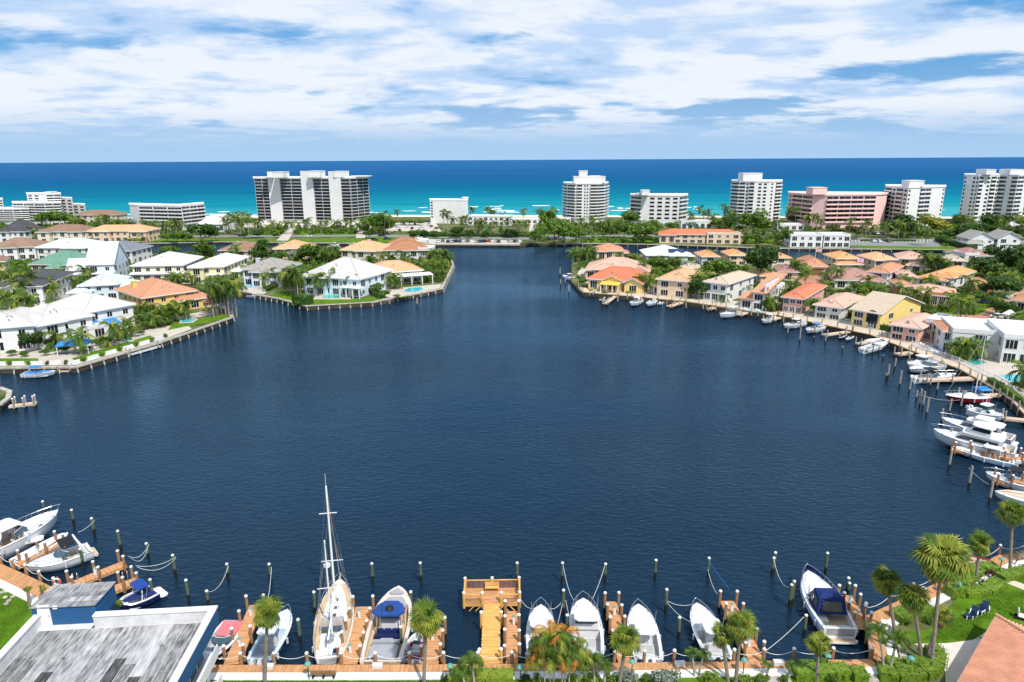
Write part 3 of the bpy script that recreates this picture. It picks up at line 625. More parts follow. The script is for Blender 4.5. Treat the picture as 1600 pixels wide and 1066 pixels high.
MB().lathe([(3.6,3.0),(3.9,3.2),(2.0,4.3),(1.9,4.6),(2.3,4.7),(.1,6.0)], 14, (c.x, c.y)).obj('turret_roof', T_terra, hY)
pm = MB().box(-.2,.2,-.2,.2,0,3.1).mesh('post', w_yel)
for k in range(8): link('post', pm, hY, (c.x+3.1*math.cos(k*math.pi/4), c.y+3.1*math.sin(k*math.pi/4), 0))
house('lavender white house with slate roof and tall arch windows', (382,446.5), (441,448), d=15, st=2, wall=w_lav, roof=T_grey, wings=((.28,.55,-2,4,1.8,'hip'),(.62,1.0,-1,6,1.8,'hip')), chim=(.25,.3,3.2), lmk='the lavender white house')
h14 = house('large pale blue white house with big grey hip roof', (475,458), (563,465), d=20, st=2, wall=w_pblue, roof=T_greige, pitch=.5, wings=((.08,.45,-1.6,6,2,'hip'),), lmk='the big grey hip roofed house')
porch(h14, .72*h14['_w'], 1.08*h14['_w'], -3, 0, 3.5, white, 4, slope=.05)
h15 = house('low tile roofed house with curved white pool canopy', (580,447), (660,441), d=14, st=1.5, wall=white, roof=T_peach, wings=((-.02,.45,-3,5,1.1,'hip'),), lmk='the tile house with pool canopy')
porch(h15, .1*h15['_w'], 1.15*h15['_w'], -5, -.5, 3.6, white, 6, slope=.3, name='canopy')
house('cream villa with orange tile roof and chimney', (534,412.5), (597,414), d=15, st=2, wall=w_cream, roof=T_peach, wings=((.4,.95,-2,5,2,'hip'),), chim=(.55,.5,3.6), lmk='the cream orange roofed villa')
house('white villa with rust brown tile roof and parapets', (599,413), (668,413), d=15, st=2, wall=white, roof=T_rust, wings=((.8,1.12,0,8,2.2,'flat',None,white),), lmk='the rust roofed villa')
house('white villa with brown roof, behind the rust roofed one', (607,399), (656,399), d=11, st=1.8, wall=white, roof=T_rust, wings=((.6,1.2,3,9,2.1,'flat',None,white),))
house('peach house under beige hip roof among dark trees', (430,405), (478,405), d=14, st=1.6, wall=w_peach, roof=T_peach)
house('low house with grey brown hip roof behind palms', (345,408), (397,408), d=16, st=1.6, wall=w_beige, roof=T_brown, lmk='the grey brown hip roof')
# right peninsula
house('red hip roofed house at the right peninsula tip', (930,406), (974,406), d=12, st=1.3, wall=w_peach, roof=T_terra)
house('pink roofed villa with broad hip roofs and cream walls', (915,438), (1008,441), d=17, st=1.3, wall=w_peach, roof=T_pink, wings=((.15,.5,-2.5,5,1.5,'hip'),(.75,1.05,0,12,1.3,'hip')), lmk='the pink roofed villa')
h2 = house('yellow house with bright coral red roof on the water', (919,451.5), (1006,457.5), d=13, st=1, wall=w_brt, roof=T_red, rt='hip', pitch=.5, wings=((.3,.62,-1.5,10,1.15,'gabley'),(.68,.98,-2.2,8,1.05,'gabley')), h=3.6, lmk='the coral roofed yellow house')
porch(h2, .28*h2['_w'], .62*h2['_w'], -5, -1.5, 3.3, mat('amber_awning', (.75,.45,.08), .8, .1, 1), 4, slope=.6, name='awning')
house('peach two storey house with orange hip roof', (1031,460), (1073,467), (1097,453), h=5.6, st=2, wall=w_peach, roof=T_peach, wings=((-.2,.1,2,9,1,'hip'),), lmk='the peach two storey house')
house('white house with beige roof and tall paired dark windows', (1100,468), (1134,473), (1176,457), h=5.8, st=2, wall=white, roof=T_beige, pitch=.34, lmk='the beige roofed white house', wn=3)
house('white house with sloped terracotta strips and blue loungers', (1176,483), (1193,486), (1224,466), h=5.2, st=2, wall=white, roof=T_terra, rt='shed', pitch=.12, wings=((-1.0,.0,0,8,1,'shed'),(.95,1.0,0,14,2.5,'flat',None,white)), lmk='the terracotta striped white house')
house('small pink house with coral roof and dark grid windows', (1221,488), (1252,491), (1286,469), h=4.5, st=1.8, wall=w_pink, roof=T_red, pitch=.30, lmk='the small coral roofed pink house', wn=3)
house('grey white house with pale pink tile roof', (1275,495), (1313,502), (1344,484), h=3.7, st=1.5, wall=offwhite, roof=T_pink, pitch=.34, lmk='the pale pink roofed house', wn=2)
h8r = house('yellow gabled house with large arched dark window', (1335,506), (1373,516), (1436,498), h=4.2, st=2, wall=w_brt, roof=T_beige, rt='gable', pitch=.30, lmk='the yellow gabled house', wn=2)
house('salmon house with tiled roof and flat roofed annex', (1396,527), (1433,537), (1468,519), h=3.7, st=1.8, wall=w_salmon, roof=T_pink, pitch=.3, wings=((.95,1.5,5,14,1.6,'flat',None,white),), lmk='the salmon house', wn=2)
hR10 = house('white cube villa with blank wall behind palm cluster', (1484,553), (1572,560), d=13, h=5.4, st=1.9, wall=white, roof=white, rt='flat', wings=((-.12,.05,2,11,1.6,'hip',None,T_terra),), lmk='the white cube villa', wn=1)
hR11 = house('white modern villa with side balcony at right edge', (1562,568), (1640,575), d=16, st=2, wall=white, roof=white, rt='flat', lmk='the right edge white villa', wn=3)
house('house with wide cream white roof and solar panels', (1010,410), (1074,410), d=17, st=1, wall=white, roof=T_white, pitch=.36, lmk='the solar panelled roof')
tt = house('white house with orange hip roof, behind the big trees', (1096,417), (1122,417), d=12, h=4.2, st=1.7, wall=white, roof=T_orange, lmk='the first orange hip roof')
house('orange roofed house beside the huge round tree', (1139,415), (1166,415), d=12, h=4.2, st=1.8, wall=w_peach, roof=T_orange)
house('beige house with orange hip roof right of huge tree', (1206,420), (1233,420), d=12, h=4.4, st=1.9, wall=w_cream, roof=T_orange)
hg = house('terracotta hip roofed house with brown double garage door', (1254,430), (1292,431), d=17, st=1, wall=w_peach, roof=T_terra, pitch=.55, h=3.4, lmk='the brown garage house', win=False)
link('garage_door', MB().box(-2.9,2.9,-.06,.02,0,2.6).mesh('garage_door', mat('brown_garage_door', (.22,.12,.05), .7, .1, 1, stripes=(4,'Z',.02))), hg, (hg['_w']*.5, -.01, 0))
house('cream house with vivid orange hip roof and flag', (1305,423), (1340,423), d=12, h=4.8, st=2, wall=w_cream, roof=T_orange, wings=((-.05,1.05,-2,2,.9,'hip'),), lmk='the vivid orange hip roof')
house('cream house with pale apricot hip roof', (1361,425), (1398,425), d=12, h=4.8, st=2, wall=w_cream, roof=T_peach, lmk='the apricot hip roof')
house('white house with orange tile roof below apricot roof', (1352,444), (1385,446), (1407,434), h=4.3, st=1.7, wall=white, roof=T_terra, lmk='the orange tiled white house')
house('wide low house with mauve tile hip roof', (1304,451), (1382,453), d=16, st=1, wall=offwhite, roof=T_mauve, pitch=.36, lmk='the mauve hip roof')
house('white walled house with long orange hip roof', (1429,451), (1474,456), (1520,440), st=1.2, wall=white, roof=T_orange, pitch=.40, wings=((.6,1.15,2,9,1.5,'hip'),), lmk='the long orange hip roof')
house('orange stucco house with pinkish tile roofs', (1408,474), (1489,481), d=13, st=1.1, wall=w_orange, roof=T_pink, pitch=.3, wings=((.55,1.0,-.5,6,1.2,'flat',None,w_orange),), lmk='the orange stucco house', wn=3)
house('cream villa with pale terracotta roofs among palms', (1402,424), (1443,426), d=13, st=1.7, wall=w_cream, roof=T_pink, wings=((.3,1.0,-3,3,1,'hip'),))
house('white house with beige hip roof beside white pole', (1482,428), (1506,429), d=12, st=1.7, wall=white, roof=T_beige)
house('white flat fronted house with mauve roof near canal', (1503,417), (1546,417), d=13, st=1.5, wall=white, roof=T_mauve, wings=((.0,.5,-1,8,1.7,'flat',None,white),), lmk='the mauve roofed canal house')
house('white roofed house behind tree at the right edge', (1585,413), (1640,414), d=13, st=1.5, wall=white, roof=T_white)
house('small house with low orange tile roof below tree', (1188,443), (1208,443), d=9, st=.9, wall=w_peach, roof=T_orange)
house('low mauve roofed house left of the brown garage house', (1216,438), (1246,439), d=11, st=1, wall=w_beige, roof=T_mauve, h=3.2)
house('small low orange roofed house before the banyan trees', (1524,458), (1548,459), d=9, st=1, wall=w_orange, roof=T_terra, h=3.0)
house('small terracotta roofed house above the orange stucco house', (1400,462), (1424,463), d=9, st=1, wall=w_orange, roof=T_terra, h=3.4)
house('small pink roofed house between mauve and orange hip roofs', (1404,446), (1428,447), d=9, st=1, wall=w_cream, roof=T_pink, h=3.4)
house('beige roofed house behind the peach two storey house', (1060,436), (1092,437), d=11, st=1, wall=w_cream, roof=T_beige, h=3.6)
house('white house with low terracotta roof before palms at right', (1580,486), (1612,490), d=10, st=1, wall=white, roof=T_terra, h=3.2)
# solar panels on the cream white roof
sh_ = [o for o in COL.objects if o.get('label') == 'house with wide cream white roof and solar panels'][0]
pm = MB().box(-.85,.85,-.5,.5,0,.08).mesh('solar_panel', mat('solar_cells', (.01,.03,.10), .15, 0, spec=.6))
for i in range(4):
    for j in range(3):
        o = link('solar_panel', pm, sh_, (sh_['_w']*.60+i*1.75, 1.6+j*1.05, SH+.55+(1.6+j*1.05+.7)*.36)); o.rotation_euler = (math.atan(.36), 0, 0)
# yellow gable house: arched window
w = h8r['_w']; pr = [(-1.5,0),(1.5,0)]+[(1.5*math.cos(a), 1.9+1.5*math.sin(a)) for a in [math.pi*k/10 for k in range(11)]]
am2 = MB(); am2.add([(x,-.06,z) for x, z in pr], [tuple(range(len(pr)))]); am2.add([(x,0.02,z) for x, z in pr]+[(x,-.06,z) for x, z in pr], [(j,(j+1)%len(pr),len(pr)+(j+1)%len(pr),len(pr)+j) for j in range(len(pr))])
link('arched_window', am2.mesh('arched_window', glass), h8r, (w*.72, -.02, 1.6))
# ================================================================ VEGETATION
AUTO = []                                    # repeats whose labels are written once everything stands: (object, words, category, group)
def auto(o, words, cat, group): AUTO.append((o, words, cat, group)); return o
def leafmat(name, rgb, rv=.18):
    m = bpy.data.materials.new(name); m.use_nodes = True; nt = m.node_tree; N = nt.nodes.new; L = nt.links.new; nt.nodes.clear()
    out = N('ShaderNodeOutputMaterial'); d = N('ShaderNodeBsdfPrincipled'); d.inputs['Roughness'].default_value = .55; d.inputs['Specular IOR Level'].default_value = .25
    t = N('ShaderNodeBsdfTranslucent'); mx = N('ShaderNodeMixShader'); mx.inputs[0].default_value = .28
    oi = N('ShaderNodeObjectInfo'); r = N('ShaderNodeMapRange'); L(oi.outputs['Random'], r.inputs[0]); r.inputs[3].default_value = 1-rv; r.inputs[4].default_value = 1+rv
    tc = N('ShaderNodeTexCoord'); n = N('ShaderNodeTexNoise'); n.inputs['Scale'].default_value = 3; L(tc.outputs['Object'], n.inputs['Vector'])
    ml = N('ShaderNodeMath'); ml.operation = 'MULTIPLY'; L(r.outputs[0], ml.inputs[0]); a = N('ShaderNodeMath'); a.operation = 'MULTIPLY_ADD'; L(n.outputs[0], a.inputs[0]); a.inputs[1].default_value = .8; a.inputs[2].default_value = .6; L(a.outputs[0], ml.inputs[1])
    c = N('ShaderNodeMixRGB'); c.blend_type = 'MULTIPLY'; c.inputs[0].default_value = 1; c.inputs[1].default_value = list(rgb)+[1]; L(ml.outputs[0], c.inputs[2])
    L(c.outputs[0], d.inputs['Base Color']); 
    y = N('ShaderNodeMixRGB'); y.blend_type = 'MULTIPLY'; y.inputs[0].default_value = 1; L(c.outputs[0], y.inputs[1]); y.inputs[2].default_value = (1.3,1.5,.6,1); L(y.outputs[0], t.inputs[0])
    L(d.outputs[0], mx.inputs[1]); L(t.outputs[0], mx.inputs[2]); L(mx.outputs[0], out.inputs[0]); return m
lf_mid = leafmat('leaf_green', (.085,.16,.018)); lf_dark = leafmat('leaf_dark', (.036,.085,.014)); lf_lite = leafmat('leaf_light', (.16,.25,.025))
lf_yel = leafmat('leaf_golden', (.30,.27,.03)); lf_sil = leafmat('leaf_silver', (.25,.31,.27)); lf_olive = leafmat('leaf_olive', (.115,.125,.04)); lf_orange = leafmat('leaf_orange', (.42,.18,.03)); lf_red = leafmat('leaf_purple', (.07,.02,.025)); lf_lime = leafmat('leaf_lime', (.20,.28,.03))
pm_green = leafmat('palm_green', (.095,.16,.018)); pm_dark = leafmat('palm_dark', (.05,.10,.016)); pm_yel = leafmat('palm_yellow_green', (.25,.27,.035)); pm_dead = leafmat('palm_dead_frond', (.38,.27,.13))
bark = mat('grey_bark', (.22,.19,.16), .95, .25, 1.5, rv=.1); barkp = mat('palm_bark', (.27,.23,.19), .95, .25, 2, rv=.1, stripes=(5,'Z',.03))
def crown_mesh(seed, n, kinds, flat=.75, size=.13, lobes=7):
    rnd = random.Random(seed); mb = MB()
    lob = [(Vector((rnd.uniform(-.62,.62), rnd.uniform(-.62,.62), rnd.uniform(-.32,.5)*flat)), rnd.uniform(.30,.52)) for _ in range(lobes)]+[(Vector((0,0,0)), .62)]
    for i in range(n):
        c, r = rnd.choice(lob); d = Vector((rnd.gauss(0,1), rnd.gauss(0,1), rnd.gauss(0,1))).normalized()
        p = c+Vector((d.x, d.y, d.z*flat*1.05))*r*(rnd.random()**.25)
        if p.z < -.55*flat: continue
        nn = (d+Vector((rnd.uniform(-.7,.7), rnd.uniform(-.7,.7), rnd.uniform(-.2,.9)))).normalized()
        a = nn.cross(Vector((rnd.uniform(-1,1), rnd.uniform(-1,1), rnd.uniform(-1,1)))).normalized(); b = nn.cross(a)
        s = size*rnd.uniform(.6,1.25); t = s*rnd.uniform(.5,.9)
        mb.add([p-a*s, p-b*t+nn*s*.15, p+a*s, p+b*t+nn*s*.15], [(0,1,2,3)], kinds[0] if rnd.random() < .55 else rnd.choice(kinds))
    return mb
TREEC = {}
def tree_crown(kind, v):
    def mk():
        ms = {'green': [lf_mid, lf_dark, lf_lite], 'dark': [lf_dark, lf_mid, lf_dark], 'light': [lf_lite, lf_mid, lf_lime], 'golden': [lf_yel, lf_lime, lf_lite], 'olive': [lf_olive, lf_mid, lf_olive], 'silver': [lf_sil, lf_sil, lf_olive], 'purple': [lf_red, lf_dark, lf_red], 'lime': [lf_lime, lf_lime, lf_lite], 'orange': [lf_orange, lf_olive, lf_lime]}[kind]
        return crown_mesh(hash(kind) % 7+v*13 if False else len(kind)*31+v*13, 950, [0,1,2], .8, .105, 8).mesh('crown', ms)
    return cached(('crown', kind, v), mk)
def trunk_mesh(v=0):
    def mk():
        mb = MB(); rnd = random.Random(v); mb.tube([(0,0,-.1),(.02,0,.5),(0,.03,1)], .10, 6, r1=.06)
        for k in range(4): a = k*1.7+v; mb.tube([(0,.02,.75),(.25*math.cos(a),.25*math.sin(a),1.15),(.55*math.cos(a),.55*math.sin(a),1.5)], .05, 5, r1=.02)
        return mb.mesh('trunk', bark)
    return cached(('trunk', v), mk)
TREEWORDS = {'green': 'green leafy tree', 'dark': 'dark green round tree', 'light': 'bright green tree', 'golden': 'golden yellow flowering tree', 'olive': 'olive green tree', 'silver': 'silvery blue palm', 'purple': 'purple leaved shrub', 'lime': 'lime green bush', 'orange': 'orange tinged shrub'}
_ti = [0]
def tree(px, py, wpx, hpx, kind='green', low=False, group='leafy trees around the houses', name='tree', z=LZ):
    p = G(px, py, z); s = scl(px, py, z); k_ = 1.0 if low or 'right' in group else 1.18; R_ = wpx/s/2*k_; H = hpx/s/.93*(1+(k_-1)*.6); v = _ti[0] % 4; _ti[0] += 1
    t = link(name, None, None, p, random.uniform(0, 6.28)); auto(t, TREEWORDS[kind], 'tree' if name == 'tree' else 'shrub', group)
    ch = H*.42 if not low else H*.62
    link('crown', tree_crown(kind, v), t, (0, 0, H-ch*.95), 0, (R_*1.02, R_*1.02, ch*1.25))
    th = max(.3, H-ch*1.5); link('trunk', trunk_mesh(v % 2), t, (0,0,0), 0, (max(.25, R_*.5),)*2+(th,))
    return t
# ---- palms
def frond(mb, ang, el, L_, M, m=0, n=7, wid=.17, droop=1.0, seg=5, rnd=random):
    """pinnate frond: arched rib with two rows of narrow leaflets, built through transform M"""
    d = Vector((math.cos(ang), math.sin(ang), 0)); sd = Vector((-d.y, d.x, 0)); pts = []
    p = Vector((0,0,0)); e = el; st = L_/seg
    for i in range(seg+1):
        pts.append(p.copy()); p = p+d*math.cos(e)*st+Vector((0,0,math.sin(e)*st)); e -= droop*(.22+.12*i)
    o = []
    for i in range(n):
        t = (i+.6)/n*seg; k = min(int(t), seg-1); f = t-k; q = pts[k].lerp(pts[k+1], f); tg = (pts[k+1]-pts[k]).normalized()
        ll = wid*L_*(1.15-.65*abs((i+.5)/n-.4)*1.6)*1.6; hw = L_/n*.46
        for s in (-1, 1):
            tip = q+sd*s*ll*.72+tg*ll*.62+Vector((0,0,-ll*rnd.uniform(.35,.75)))
            mb.add([M @ (q-tg*hw), M @ (q+tg*hw), M @ tip], [(0,1,2) if s > 0 else (0,2,1)], m)
    for i in range(seg):
        w = .012*L_*(1-i/seg)+.004; a, b = pts[i], pts[i+1]
        mb.add([M @ (a-sd*w), M @ (a+sd*w), M @ (b+sd*w*.7), M @ (b-sd*w*.7)], [(0,1,2,3)], m)
def fan(mb, ang, el, pet, r, M, m=0, n=13, rnd=random):
    """fan leaf: petiole, then a folded disc of long drooping blades"""
    d = Vector((math.cos(ang)*math.cos(el), math.sin(ang)*math.cos(el), math.sin(el))); sd = Vector((-math.sin(ang), math.cos(ang), 0)); up = sd.cross(d)*-1
    c = d*pet; mb.add([M @ (sd*-.015), M @ (sd*.015), M @ (c+sd*.015), M @ (c-sd*.015)], [(0,1,2,3)], m)
    for i in range(n):
        a = (i/(n-1)-.5)*4.5; L_ = r*(1-.25*abs(a)/2.25)*rnd.uniform(.85,1.15)
        dr = d*math.cos(a)+sd*math.sin(a); w = sd*math.cos(a)-d*math.sin(a); hw = r*1.1/n
        mid = c+dr*L_*.6+up*.05*r+Vector((0,0,-L_*.05)); tip = c+dr*L_*.92+Vector((0,0,-L_*rnd.uniform(.3,.7)))
        mb.add([M @ c, M @ (mid-w*hw+up*(.03*r if i%2 else -.03*r)), M @ tip, M @ (mid+w*hw)], [(0,1,2,3)], m)
I4 = Matrix.Identity(4)
def coco_crown(v):
    def mk():
        rnd = random.Random(v*7+1); mb = MB(); n = 17
        for i in range(n):
            el = rnd.uniform(-.35, 1.2) if i > 3 else rnd.uniform(-.9,-.4); frond(mb, i*2.4+rnd.uniform(-.2,.2), el, rnd.uniform(.8,1.05), I4, rnd.choice([0,0,1,1,2]), 7, .19, rnd.uniform(.8,1.2), 5, rnd)
        return mb.mesh('crown', [pm_green, pm_dark, pm_yel])
    return cached(('coco', v), mk)
def fan_crown(v):
    def mk():
        rnd = random.Random(v*11+3); mb = MB()
        for i in range(26):
            el = rnd.uniform(-.75, 1.3); fan(mb, i*2.4+rnd.uniform(-.2,.2), el, rnd.uniform(.4,.55), .52, I4, rnd.choice([0,0,1,2]), 8, rnd)
        return mb.mesh('crown', [pm_green, pm_dark, pm_yel])
    return cached(('fan', v), mk)
def palm_trunk(v):
    def mk():
        b = [0, .05, -.06, .10][v]; return MB().tube([(0,0,-.02),(b*.2,0,.25),(b*.7,b*.2,.6),(b,b*.4,1.0)], 1.25, 6, r1=.72).mesh('trunk', barkp) if False else MB().tube([(0,0,-.03),(0,0,.3),(0,0,.65),(0,0,1.0)], 1.2, 6, r1=.75).mesh('trunk', barkp)
    return cached(('ptrunk', v), mk)
_pi = [0]
def palm(px, py, ytop, kind='coco', fr=None, z=LZ, group='coconut palms around the water', words=None):
    p = G(px, py, z); ztop = zat(px, ytop, p.y); H = max(2.0, ztop-z); v = _pi[0] % 4; _pi[0] += 1; rnd = random
    fl = fr or (3.0+min(H, 12)*.13)*rnd.uniform(.9,1.12); h = H-fl*.55
    t = link('coconut_palm' if kind == 'coco' else 'fan_palm', None, None, p, rnd.uniform(0, 6.28)); auto(t, words or ('slender coconut palm' if kind == 'coco' else 'fan palm'), 'palm tree', group)
    t.rotation_euler.x = rnd.uniform(-.05,.05); r = .13+.006*h
    link('trunk', palm_trunk(0), t, (0,0,0), 0, (r, r, h)); link('crown', coco_crown(v) if kind == 'coco' else fan_crown(v), t, (0,0,h), 0, fl if kind == 'coco' else fl*.8)
    return t
random.seed(21)
def P_(s, **k):
    for it in s.split(';'):
        a = [float(q) for q in it.split(',')]; palm(*a, **k)
def PC(x0, x1, n, y0, y1, h0, h1, **k):
    for i in range(n):
        x = x0+(x1-x0)*(i+random.uniform(.2,.8))/n; y = random.uniform(y0, y1); palm(x, y, y-random.uniform(h0, h1), **k)
def T_(s, kind='green', **k):
    for it in s.split(';'):
        a = [float(q) for q in it.split(',')]; tree(*a, kind=kind, **k)
far = dict(group='palms along the beach road')
# beach island palms
PC(350,395,9,363,369,24,36,**far); PC(396,470,8,360,369,16,24,**far); PC(472,562,11,357,367,15,23,**far); PC(563,578,2,362,364,24,30,**far); PC(598,612,2,366,368,34,40,**far)
P_('621,345,326;693,366,327;700,366,325;707,362,336;722,362,336;728,362,334;738,344,321;748,366,344;752,366,342;762,344,321;767,346,324;772,346,326;777,352,336;786,344,330;818,344,324;842,344,323',**far)
PC(738,830,9,360,368,16,26,**far); PC(884,952,7,360,370,18,28,**far); P_('935,372,345;943,372,342;951,374,341;960,366,344;968,364,340;1080,356,328;1092,352,319;1098,353,326;1106,352,325;1113,356,332;1131,356,317;1137,356,326;1143,357,330;1209,362,341;1216,362,342;1205,360,344;1229,352,321;1242,356,321;1262,360,331;1268,361,332;1275,366,332;1282,358,340',**far)
P_('1325,374,338;1352,374,341;1361,370,348;1376,374,344;1384,374,347;1403,376,341;1412,374,346;1428,376,345;1446,384,352;1511,364,337;1516,368,338;1523,362,344;1500,360,334;1536,360,338;1556,364,340;1566,366,342;1584,362,330;1592,364,336',**far)
PC(44,62,4,374,378,20,26,**far); PC(62,136,7,377,379,9,15,**far); PC(112,136,4,356,360,14,22,**far); PC(156,200,8,360,366,20,28,**far); PC(222,246,5,362,368,18,26,**far); PC(252,290,6,362,367,16,24,**far); P_('218,378,362;228,378,365;118,378,362;270,370,347;277,371,340',**far)
# beach island trees
g1 = dict(group='trees on the beach island')
T_('66,353,20,17;80,354,24,22;95,354,26,23;108,352,22,17;122,356,20,14;190,368,18,12;150,362,18,12;240,372,20,16;262,378,20,12;278,379,26,15;292,378,20,10',**g1)
T_('315,379,36,28;337,377,16,20',kind='dark',**g1); T_('404,372,18,9;432,372,11,7;577,373,17,11;382,372,10,7;714,372,21,15;733,372,15,11;760,372,15,11;795,372,20,13;806,372,14,11;647,371,14,9;662,371,18,11;680,371,14,9',kind='dark',**g1)
T_('590,366,34,30;576,362,20,24;606,366,22,22;640,352,20,8;655,352,16,7;626,352,14,8;570,366,16,14;836,382,28,20;854,360,28,30;866,374,38,34;882,383,40,34;900,382,30,26;846,376,22,22;915,372,22,16;953,372,22,20;984,356,30,24;975,372,26,22;996,380,38,32;1006,374,34,26;1020,366,26,20;1050,362,20,14;1118,358,18,15;1166,381,20,15;1182,381,18,14;1176,370,44,36;1192,368,32,26;1231,385,17,26;1216,381,22,14;1018,380,20,10',**g1)
T_('1138,360,30,20;1160,358,20,14;1407,370,40,32;1388,372,24,24;1425,372,24,24;1243,352,24,14;1544,360,36,22;1562,362,26,22;1500,358,28,20;1520,366,32,16;1497,378,26,20;1484,376,18,14;1597,358,24,18;1580,372,28,16;1474,380,18,10;1455,358,20,10',kind='dark',**g1)
T_('1457,370,44,30',kind='golden',**g1); T_('1202,385,17,10;1172,385,14,10',kind='lime',**g1); T_('1337,374,26,20;1300,362,20,13;1310,366,16,10',kind='olive',**g1); T_('205,361,14,16;1080,360,16,12',kind='silver',**g1); T_('945,366,16,10;1030,372,14,9;140,380,14,7;200,380,16,6;216,380,12,7',kind='light',**g1)
# first and second peninsula
gp = dict(group='palms on the left peninsulas'); gt = dict(group='trees on the left peninsulas')
P_('6,500,447;16,508,452;26,500,448;36,512,458;47,506,452;52,515,455;12,470,446;78,470,430;84,472,440;120,452,430;133,452,425;139,452,428;112,436,422;118,434,420;125,434,419;134,428,412;63,420,404;70,420,408;180,540,498;127,553,510;205,527,490;82,545,520;92,545,512;170,542,524;163,536,520;198,530,510;250,508,480;243,512,486;258,505,484;225,505,470;232,500,478',**gp)
PC(0,60,7,446,510,44,58,**gp); PC(60,140,6,436,470,24,34,**gp); PC(255,300,4,494,504,26,40,**gp); PC(395,470,6,440,456,26,36,**gp); PC(560,690,9,414,440,24,34,**gp)
P_('334,497,432;340,493,428;347,492,432;353,493,430;358,494,426;364,492,430;343,490,440;370,494,432;355,490,442;278,452,422;272,446,428;300,446,424;240,452,440;210,448,432;330,448,438;388,432,408;371,410,379;366,408,388;320,404,384;330,404,382',**gp)
P_('455,462,415;462,464,418;466,466,412;471,464,420;448,458,425;459,460,424;497,462,424;508,462,424;530,459,417;537,460,426;552,462,426;506,412,383;512,414,382;518,412,386;525,414,381;530,412,388;535,410,386;610,452,426;617,452,424;622,452,428;676,418,388;682,420,386;690,416,387;697,416,388;701,414,391;672,430,402;680,434,406;687,430,405;694,428,408;664,414,400;560,440,416;653,410,397;699,420,398;668,424,404;690,440,420',**gp)
T_('30,440,24,20;42,444,20,14;150,424,16,24;158,428,12,14;212,424,14,12;265,400,28,14;318,406,28,26;300,402,14,10;233,498,22,24;240,508,20,18;88,486,32,16;104,480,24,12;316,468,22,20;303,462,16,14;60,470,24,12;440,410,20,18;486,412,36,30;470,412,20,16;433,402,16,16;425,440,14,10;582,416,16,16;612,418,18,16;652,420,22,14;568,440,24,24;580,452,22,20;590,462,20,18;602,466,16,12;575,428,18,14;640,418,14,12;660,418,18,14;684,428,26,22;697,414,20,18;670,436,22,18;465,455,18,10;280,450,18,14;290,446,14,9;216,440,12,10;550,424,16,14;556,452,14,12',**gt)
T_('20,556,16,10;38,558,14,9;72,556,14,10;92,553,16,12;150,541,12,9;161,538,12,10;172,536,10,8;185,532,12,9;214,520,12,12;228,516,14,14;222,524,10,7;240,512,16,16;262,508,14,10;140,547,10,7;104,551,12,9',**gt)
T_('55,549,34,28;42,547,18,18;66,546,18,20;411,417,32,38;430,420,18,20;402,420,14,18;440,420,12,10;498,404,22,18;508,405,18,14;24,455,20,16',kind='dark',**gt); T_('165,450,18,12;256,444,12,9;278,441,18,14;92,490,18,10;238,482,18,20;436,436,14,9;695,408,18,8;620,466,12,6',kind='light',**gt); T_('465,410,20,16',kind='silver',**gt); T_('448,404,18,10;610,414,12,8',kind='olive',**gt)
# right peninsula
rp = dict(group='palms on the right peninsula'); rt_ = dict(group='trees on the right peninsula')
P_('895,410,388;900,408,384;906,410,388;912,408,386;917,410,384;924,408,380;931,404,386;965,412,394;972,410,396;997,456,428;1003,456,424;1010,456,426;1016,458,427;1022,456,430;1001,450,432;990,420,396;998,418,396;1084,464,426;1090,466,424;1096,462,420;1088,462,432;1072,464,434;1143,464,448;1150,462,444;1157,460,442;1164,458,440;1170,456,442;1200,486,458;1206,484,460;1230,472,450;1222,470,452;1130,472,456;1112,402,388',**rp)
PC(1000,1100,5,428,446,22,32,**rp); PC(1200,1300,4,440,462,24,34,**rp); PC(1300,1420,4,448,476,28,38,**rp); PC(1440,1600,5,460,500,30,42,**rp)
P_('1240,436,402;1246,438,404;1254,434,410;1260,430,411;1228,434,412;1300,434,416;1334,465,438;1342,466,438;1347,464,442;1289,454,436;1330,494,468;1338,494,470;1326,492,474;1356,470,448;1408,476,440;1426,480,444;1443,486,446;1437,424,398;1443,428,390;1449,428,392;1455,428,394;1461,430,396;1467,430,400;1473,430,402;1480,432,404;1422,424,404;1414,424,406;1491,526,456;1500,500,460;1508,502,462;1515,490,466;1520,420,402;1511,422,404;1548,452,420;1590,512,488;1597,518,480;1584,520,496;1380,420,404;1565,512,492;1572,522,500;1352,480,455;1312,440,424',**rp)
P_('1496,560,528;1503,562,526;1509,562,526;1515,562,528;1521,561,527;1493,558,534;1592,612,562;1555,542,531',**rp)
T_('911,448,15,17;1010,428,28,26;1030,430,32,30;1052,430,30,28;1066,432,22,20;1040,446,22,12;985,408,16,12;1120,436,34,32;1136,438,40,36;1108,432,24,26;1270,492,30,26;1278,490,20,20;1300,438,22,14;1317,442,30,16;1330,436,22,12;1364,466,30,22;1374,468,22,18;1322,466,20,18;1411,424,18,18;1402,430,18,12;1284,454,16,14;1296,450,14,10;1242,458,18,12;1210,450,18,12;1222,446,16,10;1335,496,20,22;1456,530,30,20;1442,528,22,18;1484,520,34,20;1500,524,36,20;1516,524,34,18;1470,526,24,18;1526,476,30,24;1512,474,22,18;1476,454,24,15;1464,470,18,8;1486,458,18,12;1530,460,18,8;1420,480,20,8;1436,484,20,9;1450,486,22,9;1398,428,18,14;1460,440,22,10;1592,610,26,14;1560,450,20,10;1199,486,24,20;1232,484,14,10',**rt_)
